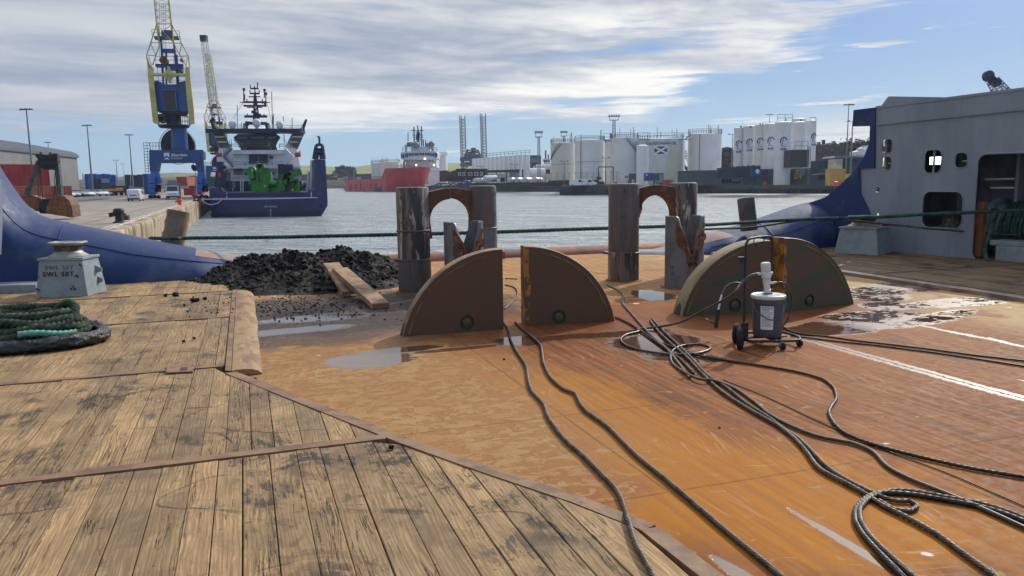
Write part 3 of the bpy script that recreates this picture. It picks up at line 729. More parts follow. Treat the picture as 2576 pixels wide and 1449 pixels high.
M['stub_torn'] = pm('stub_torn', S(176,160,146), S(120,96,84), 12, rough=.7, var=.2)
stub((434.5, 616), (450.5, 531), 14.9, .205, 'brown steel pipe stub with torn right edge leaning on the left blue bulwark', M['stub_brown'])
stub((1883, 562), (1876, 500), 17.0, .185, 'dark steel pipe stub standing on the right blue bulwark', M['stub_dark'])

# left end of the side wall, seen as a pale vertical strip at the frame
lw = thing('side_wall', 'pale grey end of the ship side wall at the far left edge', 'ship wall', sh(-3.6, 13.4))
mb = MB(); p0 = atY(-40, 620, 11.6); mb.prism([atY(-60, 452, 11.6), atY(4, 452, 11.6), atY(7, 560, 11.6), atY(3, 640, 11.6), atY(-60, 640, 11.6)], (0, -.12, 0)); mb.build('wall_plate', M['grey_wall'], lw)
mb = MB(); a = at(0, 748); b = at(92, 744); mb.prism([a+Vector((-1.5, .05, 0)), b, b+Vector((0, 0, .17)), a+Vector((-1.5, .05, .17))], AV*.5); mb.build('wall_foot', M['grey_paint'], lw)

# ------------------------------------------------ grey wall on the right with its openings
WA = at(2212, 637); WB = at(2576, 670); WX = (WB-WA); WX.z = 0; WX.normalize(); WN = Vector((WX.y, -WX.x, 0))      # WN away from us
if WN.x < 0: WN = -WN
def onwall(x, y, off=0.0):
    d = ray(x, y); n = WN; k = ((WA+n*off-CAMP).dot(n))/d.dot(n); p = CAMP+d*k; return ((p-WA).dot(WX), p.z)
WM = Matrix((WX, Vector((0, 0, 1)), WX.cross(Vector((0, 0, 1))))).transposed().to_4x4(); WM.translation = WA
wl = thing('side_wall', 'tall light grey ship side wall with cut openings on the right of the deck', 'ship wall', WA)
E = lambda pts: [onwall(*p) for p in pts]
xr = 7.5
top = onwall(*K5(335, 262)); topr = onwall(*K5(1220, 150))
out = [onwall(*K5(335, 264)), onwall(*K5(331, 628)), onwall(*K5(240, 632)), onwall(*K5(246, 780)), onwall(*K5(290, 870)), onwall(*K5(322, 950)), onwall(*K5(345, 1150))]
out[-1] = (out[-1][0], .05)
slope = (topr[1]-top[1])/(topr[0]-top[0])
out += [(xr, .05), (xr, top[1]+slope*(xr-top[0]))]
def hole(x0, y0, x1, y1, r=.09):
    a = onwall(*K5(x0, y1)); b = onwall(*K5(x1, y0)); return rrect(a[0], a[1], b[0], b[1], min(r, (b[0]-a[0])*.4))
H1 = hole(366, 452, 434, 541, .07); H2 = hole(366, 557, 429, 641, .07); H3 = hole(620, 516, 732, 660, .10); H4 = hole(806, 533, 887, 629, .09)
H5 = hole(606, 770, 862, 982, .16); H6 = hole(352, 960, 412, 1040, .07)
a = onwall(*K5(895, 1185)); b = onwall(*K5(925, 545))
H7 = [(x, z) for x, z in rrect(a[0]+.03, a[1]+.01, 6.6, b[1], .17)]
circ = lambda c, r: [(c[0]+r*math.cos(i*math.pi/8), c[1]+r*math.sin(i*math.pi/8)) for i in range(16)]
HC = [circ(onwall(*K5(344, 757)), .055), circ(onwall(*K5(343, 910)), .04)]
holed('wall_plate', out, [H1, H2, H3, H4, H5, H6, H7]+HC, .03, M['grey_wall'], wl, WM)
def w3(s, z, off=0): return WA+WX*s+Vector((0, 0, z))+WN*off
# blue aft part of the wall
bl = [K5(335, 264), K5(205, 280), K5(200, 378), K5(305, 375), K5(300, 480), K5(265, 570), K5(215, 640), K5(150, 705), K5(75, 775), K5(30, 806), K5(-60, 836), K5(-155, 864), K5(-155, 1000), K5(60, 1150), K5(344, 1150)]
bl = [onwall(*p) for p in bl]; bl[-2] = (bl[-2][0], -.2); bl[-1] = (bl[-1][0], -.2)
bl2 = bl+[onwall(*K5(322, 950)), onwall(*K5(290, 870)), onwall(*K5(246, 780)), onwall(*K5(240, 632)), onwall(*K5(331, 628))]
MM = WM.copy(); holed('blue_wall_end', bl2, [], .10, M['blue_hull'], wl, MM)
# rolled lip along the top edge, stiffener line, hole rims
mb = MB()
s0 = out[0][0]; zt = out[0][1]
mb.bar(w3(s0, zt+.0, .05), w3(xr, zt+slope*(xr-s0), .05), .16, .05); mb.build('top_rail', M['grey_wall'], wl)
mb = MB(); q = onwall(*K5(345, 366)); q2 = onwall(*K5(1220, 275)); mb.bar(w3(q[0], q[1], -.03), w3(xr, q2[1]+(q2[1]-q[1])/(q2[0]-q[0])*(xr-q2[0]), -.03), .05, .035); mb.build('stiffener', M['grey_wall'], wl)
for hpts in (H1, H2, H3, H4, H5, H6, H7):
    mb = MB(); mb.tube([w3(x, z, -.018) for x, z in hpts+[hpts[0]]], .011 if hpts is not H7 else .02, 6, step=0); mb.build('opening_rim', M['grey_wall'], wl, True)
# box on the top edge
mb = MB(); bx = [onwall(*K5(x, y), off=.0) for x, y in ((360, 262), (365, 245), (402, 197), (728, 202), (732, 212))]
mb.prism([w3(x, z, .02) for x, z in bx], WN*.5); mb.build('top_box', M['grey_wall'], wl)
# bars inside the small windows
mb = MB()
for hh, k in ((H2, .5), (H4, .45), (H6, .5)):
    xs = [p[0] for p in hh]; zs = [p[1] for p in hh]; z = min(zs)+(max(zs)-min(zs))*k; mb.bar(w3((min(xs)+max(xs))/2, z, .03), w3(max(xs), z, .03), .02, .025)
xs = [p[0] for p in H3]; zs = [p[1] for p in H3]; mb.bar(w3((min(xs)+max(xs))/2, min(zs), .02), w3((min(xs)+max(xs))/2, max(zs), .02), .03, .03)
mb.build('window_bar', M['grey_paint'], wl)
# passage behind the wall
ps = thing('wall_passage', 'dark passage lined with machinery behind the grey wall', 'passage', w3(2, 0, 1))
mb = MB(); mb.prism([w3(-.1, -.1, 1.5), w3(xr, -.1, 1.5), w3(xr, 2.9, 1.5), w3(-.1, 2.9, 1.5)], WN*.05); mb.build('outer_plate', M['dark_in'], ps)
mb = MB(); mb.prism([w3(-.1, 2.55, .06), w3(xr, 2.55, .06), w3(xr, 2.55, 1.5), w3(-.1, 2.55, 1.5)], (0, 0, .05)); mb.build('passage_roof', M['dark_in'], ps)
mb = MB(); mb.prism([w3(-.02, -.1, .03), w3(-.02, 2.6, .03), w3(-.02, 2.6, 1.5), w3(-.02, -.1, 1.5)], WX*.05); mb.build('end_plate', M['dark_in'], ps)
mb = MB()
for s in (1.05, 2.2, 2.75, 4.2, 5.6):
    mb.prism([w3(s, 0, .9), w3(s+.06, 0, .9), w3(s+.06, 2.5, .9), w3(s, 2.5, .9)], WN*.55)
mb.build('web_frame', M['grey_wall'], ps)
mb = MB()
for (x0, y0), (x1, y1) in ((Z9(795, 377), Z9(1070, 371)), (Z9(845, 457), Z9(1075, 457))):
    p = onwall(x0, y0, .9); q = onwall(x1, y1, .9); mb.bar(w3(p[0], p[1], .9), w3(q[0], q[1], .9), .03, .035)
mb.build('grab_rail', M['rail_white'], ps)
mb = MB(); p = onwall(*Z9(700, 590), off=.12); q = onwall(*Z9(770, 1110), off=.12); mb.prism([w3(p[0], p[1], .06), w3(q[0], p[1], .06), w3(q[0], q[1], .06), w3(p[0], q[1], .06)], WN*.1); mb.build('chafed_post', M['rust'], ps)
# flood light seen through the window
fl_ = thing('flood_light', 'lit square flood light shining behind the tall window of the grey wall', 'flood light', w3(*onwall(*Z9(330, 198), off=.35), .35))
a = onwall(*Z9(264, 238), off=.35); b = onwall(*Z9(392, 160), off=.35)
mb = MB(); mb.box(w3((a[0]+b[0])/2, (a[1]+b[1])/2, .42), (.02, .02, .02)); mb.prism([w3(a[0]-.02, a[1]-.02, .37), w3(b[0]+.02, a[1]-.02, .37), w3(b[0]+.02, b[1]+.02, .37), w3(a[0]-.02, b[1]+.02, .37)], WN*.06); mb.build('housing', M['black'], fl_)
mb = MB()
for i in range(8):
    for j in range(4):
        x = a[0]+(b[0]-a[0])*(i+.5)/8; z = a[1]+(b[1]-a[1])*(j+.5)/4
        ww, hh = (b[0]-a[0])/8*.44, (b[1]-a[1])/4*.40
        mb.prism([w3(x-ww, z-hh, .35), w3(x+ww, z-hh, .35), w3(x+ww, z+hh, .35), w3(x-ww, z+hh, .35)], WN*.012)
mb.build('lamp_cells', M['lamp_on'], fl_)
# fairlead roller in the low window
def roller(c, s, nm, label, ped=None, grp=None):
    t_ = thing(nm, label, 'fairlead roller', c, group=grp)
    return t_
fr = thing('fairlead_roller', 'weathered fairlead roller inside the low window of the grey wall', 'fairlead roller', w3(*onwall(*Z9(470, 800), off=.45), .45))
c = w3(*onwall(*Z9(470, 835), off=.45), .45)
mb = MB(); mb.lathe(c, [(.28, 0), (.26, .03), (.19, .06), (.17, .16), (.2, .25), (.25, .29), (.25, .32), (.1, .33)], 28); mb.build('drum', M['worn_groove'], fr, True)
mb = MB(); mb.box(c+Vector((0, 0, -.35)), (.6, .6, .7), SHIP_ROT); mb.build('pedestal', M['grey_paint'], fr)

# ------------------------------------------------ roller pedestals on the deck ("SWL 50T")
def pedestal(px0, px1, dep_b, label, plates, rz):
    """px0,px1: photo positions of front left and front right foot"""
    a = at(*px0, .05); b = at(*px1, .05); X = (b-a); wd = X.length; X.normalize(); N = Vector((-X.y, X.x, 0))
    t_ = thing('roller_pedestal', label, 'roller pedestal', (a+b)/2+N*wd*.5, group='roller pedestals beside the bulwarks')
    c = (a+b)/2+N*wd*.42; H = plates
    mb = MB(); dp = wd*.84
    def ring(w_, d_, z, cc=c): return [cc+X*(-w_/2)+N*(-d_/2)+Vector((0, 0, z)), cc+X*(w_/2)+N*(-d_/2)+Vector((0, 0, z)), cc+X*(w_/2)+N*(d_/2)+Vector((0, 0, z)), cc+X*(-w_/2)+N*(d_/2)+Vector((0, 0, z))]
    mb.loft([ring(wd, dp, -.05), ring(wd*.80, dp*.80, H)]); mb.build('pedestal_body', M['grey_paint'], t_, bevel=.006)
    mb = MB(); mb.loft([ring(wd*.86, dp*.86, H+.001), ring(wd*.86, dp*.86, H+.035)]); mb.build('top_plate', M['grey_paint'], t_, bevel=.004)
    R0 = wd*.36
    mb = MB(); mb.lathe(c+Vector((0, 0, H+.035)), [(R0, 0), (R0, .015), (R0*.9, .032), (R0*.74, .06), (R0*.68, .085)], 36); mb.build('roller_foot', M['pale_metal'], t_, True)
    mb = MB(); mb.lathe(c+Vector((0, 0, H+.115)), [(R0*.68, 0), (R0*.66, .035), (R0*.7, .07), (R0*.8, .10)], 36); mb.build('roller_groove', M['worn_groove'], t_, True)
    mb = MB(); mb.lathe(c+Vector((0, 0, H+.21)), [(R0*.8, 0), (R0*.92, .012), (R0*.97, .03), (R0*.95, .046), (R0*.8, .05), (R0*.78, .035), (.02, .035)], 36); mb.build('roller_rim', M['pale_metal'], t_, True)
    return t_, a, X, N, wd, H
pd, a, X, N, wd, H = pedestal((88, 748), (222, 745), 0, 'light grey pedestal stencilled SWL 50T carrying a white rimmed roller, left side', .53, 0)
M['paint_black'] = pm('paint_black', S(52,54,56), rough=.7, var=.1)
ndir = (Vector((0, 0, H))+N*(.10*wd*.84)).normalized()
face = lambda f, z: a+X*(wd*f)+N*(z*.78/H*.10*wd*.84-.004)+Vector((0, 0, z*.78))
lettering('SWL 50T', .095, M['paint_black'], pd, face(.45, .42), X, ndir, bold=.002, depth=.004, space=1.25)
M['faint'] = pm('faint', S(104,112,114), rough=.7, var=.2)
lettering('SWL 50T', .09, M['faint'], pd, face(.47, .54), X, ndir, bold=.001, depth=.004, space=1.2)
mb = MB(); rs = random.Random(9)
for cx_, cz, n, sp_ in ((.78, .40, 6, .05), (.72, .16, 7, .05), (.06, .15, 3, .03), (.07, .38, 3, .03), (.86, .60, 3, .03)):
    for k in range(n):
        q = face(cx_+rs.uniform(-1, 1)*sp_, cz+rs.uniform(-1, 1)*sp_*.7); r = rs.uniform(.006, .017)
        mb.lathe(q, [(r, -.002), (r*.9, .006)], 7, (N*-1+Vector((0, 0, .1))).normalized())
mb.build('paint_chips', M['paint_black'], pd)
mb = MB(); q = a+X*wd*.98+N*wd*.55
for z in (.26, .42): mb.prism([q-X*.05+Vector((0, 0, z)), q+X*.05+Vector((0, 0, z-.05)), q+X*.05+Vector((0, 0, z-.10)), q-X*.05+Vector((0, 0, z-.13))], N*.02)
mb.build('side_lug', M['grey_paint'], pd)
pedestal(K5(75, 1140), K5(345, 1155), 0, 'grey roller pedestal standing before the blue end of the right wall', .52, 0)
# ------------------------------------------------ guide pins, arch pieces and shark jaws
def pin(px, r, seamz, label, mat_hi, mat_lo, bolts, arch, ztop=1.575):
    c = at(*px); c = c+Vector((c.x, c.y, 0)).normalized()*r
    t_ = thing('guide_pin', label, 'guide pin', c, group='steel guide pins at the stern')
    zs = [0]+seamz+[ztop]
    for i, (z0, z1) in enumerate(zip(zs, zs[1:])):
        mb = MB(); rr = r*(1.02 if i == 0 else 1.0)
        mb.lathe(c, [(rr, z0+.001), (rr, z1-.012), (rr-.012, z1-.001)] if i < len(zs)-2 else [(rr, z0+.001), (rr, z1-.03), (rr-.01, z1-.008), (rr-.03, z1)], 48); mb.build('pin_section', mat_lo if i == 0 else mat_hi, t_, True)
    for z in seamz:
        mb = MB(); mb.lathe(c, [(r+.002, z-.016), (r+.014, z-.008), (r+.014, z+.006), (r+.002, z+.014)], 48, cap=False); mb.build('collar', mat_lo, t_, True)
    mb = MB()
    for ang, z in bolts:
        d = Vector((math.sin(ang), -math.cos(ang), 0)); q = c+d*(r-.004)+Vector((0, 0, z))
        mb.lathe(q, [(.034, 0), (.034, .010), (.024, .010), (.024, .005), (.001, .005)], 18, d)
    if bolts: mb.build('bolt', mat_lo, t_, True)
    mb = MB(); mb.lathe(c, [(r*1.22, .004), (r*1.2, .012), (r*1.03, .016)], 40); mb.build('foot_ring', M['rust'], t_, True)
    # arch piece: plate growing from the top of the pin towards its partner
    if arch is not None:
        sgn, tip, leg, dep = arch             # direction, reach from axis, how far down the leg runs, plate thickness
        X = TU*sgn; P = []
        y0, Rr = r-.03, (tip-r)
        n = 9; cz = ztop-.19-Rr               # inner arc centre at tip
        inner = [(tip-Rr*math.cos(a_)*1.0, cz+Rr*math.sin(a_)) for a_ in [math.pi/2*(i/n) for i in range(n+1)]]
        outer = [(tip, ztop-.03), (tip*.5+r*.5+.07, ztop-.03), (r+.02, ztop-.07), (y0, ztop-.08)]
        pts = [(y0, leg), (r+.03, leg)]+[p for p in inner]+outer
        poly = [c+X*x+Vector((0, 0, z))-AV*dep/2 for x, z in pts]
        mb = MB(); mb.prism(poly, AV*dep); mb.build('arch_lip', M['arch_rust'], t_, bevel=.012)
    return c
pin((1045, 740), .243, [.50, .93], 'tall steel guide pin with peeling white streaks, leftmost at the stern', M['pin_steel'], M['pin_dark'], [(-.55, 1.42), (-.5, 1.06)], (1, .56, .80, .17))
pin((1218, 716), .222, [.90], 'steel guide pin behind the jaw, right partner of the white-streaked pin', M['pin_dark'], M['jaw_grey'], [(1.05, 1.44), (1.05, 1.12)], (-1, .545, .55, .17))
pin((1568, 710), .247, [.46], 'plain dark steel guide pin with two round plugs, left one of the right pair', M['pin_dark'], M['pin_steel'], [(-.18, 1.46), (-.18, 1.05)], (1, .56, 1.15, .17))
pin((1716, 700), .225, [.55], 'scraped dark guide pin standing behind the larger shark jaw', M['pin_steel'], M['pin_dark'], [], (-1, .56, .60, .17))
# fresh splashes on the arch
def jaw(c, r, H, rot, label, split):
    t_ = thing('shark_jaw', label, 'shark jaw', c, group='shark jaws at the stern')
    X = Vector((math.cos(rot), math.sin(rot), 0)); Y = Vector((-math.sin(rot), math.cos(rot), 0))
    # shell: cylinder whose top edge follows a V
    n = 56; mb = MB(); vs = []
    vd, vw = (.62, .72)
    def top(a_):
        x = math.cos(a_); k = max(0, 1-abs(x)/vw); return H-vd*k**.85*(1.0 if math.sin(a_) < 0 else .95)
    for rr in (r, r-.05):
        for i in range(n):
            a_ = 2*math.pi*i/n; vs.append(c+X*math.cos(a_)*rr+Y*math.sin(a_)*rr)
        for i in range(n):
            a_ = 2*math.pi*i/n; vs.append(c+X*math.cos(a_)*rr+Y*math.sin(a_)*rr+Vector((0, 0, top(a_))))
    fs = []
    for i in range(n):
        j = (i+1) % n
        fs += [(i, j, n+j, n+i), (2*n+j, 2*n+i, 3*n+i, 3*n+j), (n+i, n+j, 3*n+j, 3*n+i)]
    mb.add(vs, fs); mb.build('jaw_shell', M['jaw_grey'], t_, True)
    # rusty liners, one on each side of the V, with a big bolt
    for s in (-1, 1):
        P = [(.97, 1.0), (.80, .985), (.50, .77), (.34, .60), (.30, .50), (.60, .50), (.80, .62), (.97, .74)]
        if split: P = [(.80, .90), (.62, .86), (.34, .66), (.12, .50), (.10, .30), (.36, .24), (.55, .42), (.80, .56)]
        else: P = [(.78, .93), (.66, .90), (.40, .72), (.16, .54), (.14, .36), (.30, .34), (.36, .50), (.70, .60), (.80, .70)]
        poly = []
        for x, z in P:
            xx = x*r*s; yy = -math.sqrt(max(0, r*r-xx*xx)); poly.append(c+X*xx+Y*(yy-.012)+Vector((0, 0, z*H)))
        mb = MB(); mb.prism(poly, Y*.16); ln = mb.build('jaw_liner', M['jaw_rust'], t_, bevel=.012)
        x = .56*r*s; y = -math.sqrt(r*r-x*x); q = c+X*x+Y*(y-.012)+Vector((0, 0, H*.72)); d = (Y*-1+X*s*.25).normalized()
        mb = MB(); mb.lathe(q, [(.062, -.02), (.062, .018), (.045, .022), (.045, .03), (.022, .032), (.001, .032)], 20, d)
        b_ = mb.build('bolt', M['jaw_rust'], ln, True)
        # ridge
        mb = MB(); pts = []
        for x_, z_ in ((.74, .90), (.50, .76), (.28, .58), (.24, .40)):
            xx = x_*r*s; pts.append(c+X*xx+Y*(-math.sqrt(r*r-xx*xx)-.02)+Vector((0, 0, z_*H)))
        mb.tube(pts, .020, 8); mb.build('ridge', M['jaw_rust'], ln, True)
    if not split:
        P = [(-.30, .345), (.30, .345), (.28, .25), (.12, .15), (-.12, .15), (-.28, .25)]
        poly = [c+X*(x*r*1.05)+Y*(-math.sqrt(r*r-(x*r)**2)-.016)+Vector((0, 0, z*H+.14)) for x, z in P]
        mb = MB(); mb.prism(poly, Y*.12); b_ = mb.build('jaw_throat', M['jaw_rust'], t_, bevel=.01)
        mb = MB()
        for s, z, rr in ((-1, .30, .026), (1, .30, .026), (-.8, .215, .036), (.8, .215, .036)):
            q = c+X*(s*.16*r)+Y*(-r-.004)+Vector((0, 0, z*H+.14)); mb.lathe(q, [(rr, -.03), (rr, .006)], 14, Y*-1)
        mb.build('drain_hole', M['black'], b_)
    mb = MB()
    for z in (.30, .44): mb.lathe(c+X*(-.88*r)+Y*(-.475*r)+Vector((0, 0, z*H*.7)), [(.02, -.01), (.02, .006)], 12, (X*-.88+Y*-.475))
    mb.build('plug', M['pin_dark'], t_)
    mb = MB(); mb.lathe(c, [(r*1.25, .004), (r*1.2, .012), (r*1.02, .016)], 40); mb.build('foot_ring', M['rust'], t_, True)
c = at(1720, 728); c = c+Vector((c.x, c.y, 0)).normalized()*.29
jaw(c, .292, 1.085, .22, 'larger grey shark jaw with rusty brown clamping faces, before the far right guide pin', False)
c = atY(1168, 690, 11.25); c.z = 0
jaw(c, .285, 1.07, .42, 'grey and rust shark jaw half hidden behind the brown quarter discs', True)

# ------------------------------------------------ quarter discs standing on edge
def disc(p_in, p_out, hgt_px, thick, mat, label, hole_px, yellow=False, notch=False, hole_r=.086, split_in=0):
    """p_in: foot of the vertical straight edge, p_out: foot where the arc meets the deck (photo positions)"""
    a = at(*p_in); b = at(*p_out); X = (b-a); wd = X.length; X.normalize(); N = Vector((-X.y, X.x, 0))
    if N.y < 0: N = -N
    h = zfor(a, hgt_px)
    t_ = thing('quarter_disc', label, 'quarter disc', a+X*wd*.5, group='steel quarter discs standing on the deck')
    # circle through (0,h) and (wd,0) with its centre on the vertical edge line
    c0 = (wd*wd-h*h)/(2*h); Rr = h+c0
    n = 26; arc = []
    for i in range(n+1):
        x = wd*math.sin(math.pi/2*i/n) if i < n else wd
        arc.append((x, math.sqrt(max(0, Rr*Rr-x*x))-c0))
    P = lambda x, z, y=0: a+X*x+N*y+Vector((0, 0, z))
    # face with a round recess
    hx = None
    d = ray(*hole_px); k = (a-CAMP).dot(N)/d.dot(N); q = CAMP+d*k; hx = ((q-a).dot(X), q.z)
    fm = Matrix((X, Vector((0, 0, 1)), X.cross(Vector((0, 0, 1))))).transposed().to_4x4(); fm.translation = a+N*.01
    outl = [(0, .0)]+arc
    holed('disc_face', outl, [circ(hx, hole_r)], .02, mat, t_, fm)
    # body behind the face, rim band and straight side
    mb = MB(); pts = [P(x*.996, z*.996, .0212) for x, z in outl]; mb.prism(pts, N*(thick-.0212)); mb.build('disc_body', M['disc_rim'] if not yellow else M['disc_rim'], t_)
    rings = []
    for i, (x, z) in enumerate(arc):
        nx, nz = x, z+c0; L = math.hypot(nx, nz); nx /= L; nz /= L
        rings.append([P(x+nx*.002, z+nz*.002, -.004), P(x+nx*.008, z+nz*.008, .012), P(x+nx*.008, z+nz*.008, thick-.01), P(x-nx*.01, z-nz*.01, thick+.003)])
    mb = MB(); mb.loft(rings, closed=False, cap=False); mb.build('rim_band', M['disc_rim'] if mat is M['disc_brown'] else M['disc_rim_g'], t_, True, auto=R(70))
    # raised line parallel to the rim on the face
    mb = MB(); line = [P(x-.055*(x)/Rr, z-.055*(z+c0)/Rr, -.002) for x, z in arc[3:-2]]; mb.tube(line, .006, 5); mb.build('rim_line', M['disc_rim'], t_, True)
    # recess wall, floor and stud
    mb = MB(); q = P(hx[0], hx[1], .012); mb.lathe(q, [(hole_r, -.012), (hole_r*.97, .006)], 28, N, cap=False); mb.lathe(q+N*.0075, [(.001, 0), (hole_r*.99, 0)], 28, N, cap=False)
    hl = mb.build('recess', M['recess_green'], t_, True)
    mb = MB(); mb.lathe(q+N*.006, [(.046, 0), (.046, .022), (.040, .026), (.001, .026)], 22, -N); mb.build('stud', mat, hl, True)
    mb = MB(); th = thick*.98
    sx = -1
    poly = [P(-.004, .0, -.0), P(-.004, h*.998, -.0), P(-.004, h*.998, th), P(-.004, 0, th)]
    mb.prism(poly, X*.012)
    mb.build('straight_side', M['disc_yellow'] if yellow else mat, t_)
    if yellow:
        mb = MB(); rs = random.Random(4); L_ = [P(0.0, .0, -.004), P(.0, h*.985, -.004)]; r_ = []
        for i in range(15): r_.append(P(.055+rs.uniform(-.02, .014), h*.975*(1-i/14), -.004))
        mb.prism(L_+r_, N*.003); mb.build('yellow_edge', M['disc_yellow'], t_)
    if notch:
        # dark semicircular slot at the toe of the rim
        x1, z1 = arc[-1]; mb = MB(); pr = []
        for i in range(13):
            a_ = math.pi*i/12; y = thick*.5+math.cos(a_)*thick*.30; z = .135*math.sin(a_)
            x = math.sqrt(max(0, Rr*Rr-(z+c0)**2))+.012; pr.append(P(x, max(z, .004), y))
        mb.prism(pr, -X*.03 if True else 0); mb.build('rope_slot', M['black'], t_)
    return t_
M['disc_rim_g'] = pm('disc_rim_g', S(140,118,84), S(96,100,62), 2.6, .42, .6, .6, var=.2, rust=(S(100,66,46), 2.6, .58, .68), bump=.25, bscale=40)
M['recess_green'] = pm('recess_green', S(56,74,46), S(72,66,46), 7, rough=.7, var=.25)
disc((1266, 828), (1015, 847), 628, .17, M['disc_brown'], 'brown quarter disc with its straight edge on the right, nearest the timber deck', (1175, 812), notch=True)
disc((1323, 820), (1545, 808), 622, .22, M['disc_brown'], 'brown quarter disc with a yellow painted straight edge, right of the two in the middle', (1406, 798), yellow=True)
disc((1931, 787), (1716, 796), 606, .30, M['disc_green'], 'greenish quarter disc standing behind the grease drum trolley', (1848, 768), notch=True)
disc((1966, 787), (2147, 765), 600, .22, M['disc_green'], 'greenish quarter disc rightmost on the deck, yellow painted edge', (2036, 757), yellow=True)

# ------------------------------------------------ heap of mud and loose planks
def mud_mat():
    mt = bpy.data.materials.new('wet_mud'); mt.use_nodes = True; t = NT(mt.node_tree); b = t.n['Principled BSDF']
    co = t.new('ShaderNodeTexCoord').outputs['Object']; n = t.noise(co, 9, 8, .7); m_ = t.noise(co, 2.2, 4, .6)
    t.put(b.inputs['Base Color'], t.mix(t.ss(n, .35, .7), S(20,18,18), S(42,37,35)))
    t.put(b.inputs['Roughness'], t.ss(m_, .35, .65, .55, .9)); b.inputs['Specular IOR Level'].default_value = .2
    t.put(b.inputs['Normal'], t.bump(t.m('ADD', n, t.m('MULTIPLY', t.noise(co, 40, 5, .7), .4)), 1.0, .05)); return mt
M['mud'] = mud_mat()
HC_ = [(at(640, 712), .95, .62), (at(560, 728), .6, .2), (at(740, 715), 1.15, .78), (at(850, 700), 1.0, .74), (at(905, 700), .85, .68), (at(960, 712), .6, .42), (at(800, 735), 1.0, .42), (at(700, 742), .8, .34), (at(600, 728), .7, .34), (at(880, 735), .8, .36)]
HC_ = [(c+Vector((c.x, c.y, 0)).normalized()*.9, r, h*.60) for c, r, h in HC_]
def heap_h(p):
    z = 0
    for c, r, h in HC_:
        d = (Vector((p.x-c.x, p.y-c.y, 0))).length/(r*1.25); z = max(z, h*max(0, 1-d**1.35))
    if z <= 0: return -.03
    q = Vector((p.x, p.y, 0))
    z += min(1, z*5)*(.07*noise.fractal(q*1.9, .8, 2.1, 3)+.06*noise.fractal(q*6+Vector((3, 1, 0)), .8, 2.1, 3)+.04*noise.fractal(q*18, .7, 2.1, 3))
    z -= .02
    return z
mb = MB(); NX, NY = 300, 150; x0, x1, y0, y1 = -5.9, -1.0, 11.4, 15.5
for j in range(NY):
    for i in range(NX):
        p = Vector((x0+(x1-x0)*i/(NX-1), y0+(y1-y0)*j/(NY-1), 0)); p.z = heap_h(p); mb.v.append(p)
for j in range(NY-1):
    for i in range(NX-1):
        q = (j*NX+i, j*NX+i+1, (j+1)*NX+i+1, (j+1)*NX+i)
        if max(mb.v[k].z for k in q) > 0: mb.f.append(q)
hp = thing('mud_heap', 'big heap of wet black mud and stones dumped beside the guide pins', 'mud heap', at(760, 760))
mb.build('heap', M['mud'], hp, True, auto=R(50))
def rock(mb, c, r, rs, n=7):
    k = 5; o = Vector((rs.random()*50, rs.random()*50, 0)); pr = []
    b = len(mb.v)
    for i in range(k+1):
        for j in range(n):
            a_ = math.pi*i/k; t_ = 2*math.pi*j/n; d = Vector((math.sin(a_)*math.cos(t_), math.sin(a_)*math.sin(t_), math.cos(a_)*.75))
            mb.v.append(Vector(c)+d*r*(1+.45*noise.noise(d*1.8+o)))
    for i in range(k):
        for j in range(n): mb.f.append((b+i*n+j, b+i*n+(j+1) % n, b+(i+1)*n+(j+1) % n, b+(i+1)*n+j))
rs = random.Random(11); mb = MB()
for _ in range(2200):
    x = rs.uniform(x0+.1, x1-.1); y = rs.uniform(y0, y1); z = heap_h(Vector((x, y, 0)))
    if z > .02: rock(mb, (x, y, z), rs.choice((.012, .016, .02, .025, .03, .04, .06)), rs)
mb.build('stones', M['mud'], hp)
# crumbs thrown over the deck: nobody could count them
mb = MB()
def on_timber(p): u, v = uv(p); return (u < -.2 and v > 6.9) or (v < vtop(u) and u < 1.6)
for _ in range(620):
    x = rs.gauss(735, 120); y = rs.gauss(768, 20)
    if y < 735 or x < 440 or x > 1010: continue
    p = at(x, y); 
    if on_timber(p): p = at(x, y, .055)
    rock(mb, p+Vector((0, 0, .005)), rs.choice((.005, .007, .010, .015)) , rs, 6)
for px_q, r in ((K8(1050, 428), .05), (K8(1115, 425), .075), (K8(1225, 462), .07), (K8(1250, 458), .06), (K8(1300, 448), .05), (K8(1170, 488), .035), (K8(1997, 490), .04), (K8(2285, 505), .035), (K8(1230, 700), .03), (K8(1165, 718), .03), ((1268, 905), .02), ((606, 958), .05), ((625, 962), .04), ((640, 960), .05), ((1100, 1145), .02), ((1010, 1125), .04), ((985, 1128), .03), ((840, 1040), .035), ((848, 1046), .02), ((700, 995), .03), (K11(180, 660), .014)):
    p = at(*px_q, .06 if on_timber(at(*px_q)) else 0); rock(mb, p+Vector((0, 0, r*.25)), r*.62, rs)
tag(mb.build('mud_crumbs', M['mud']), 'loose black crumbs of mud scattered over timber and plate round the heap', 'mud', kind='stuff')

def board(p0, p1, wd, th, label, z0, z1):
    a = at(*p0, z0); b = at(*p1, z1); t_ = MB(); t_.bar(a, b, wd, th, up=(0, 0, 1))
    return tag(t_.build('loose_plank', M['loose_plank'], None, bevel=.004), label, 'plank', 'loose planks leaning on the mud heap')
board(K8(2415, 490), K8(2155, 262), .235, .075, 'longer pale plank lying down the right side of the mud heap', .04, .30)
board(K8(2225, 408), K8(2100, 225), .25, .05, 'shorter dark plank half under the longer one on the mud heap', .06, .36)

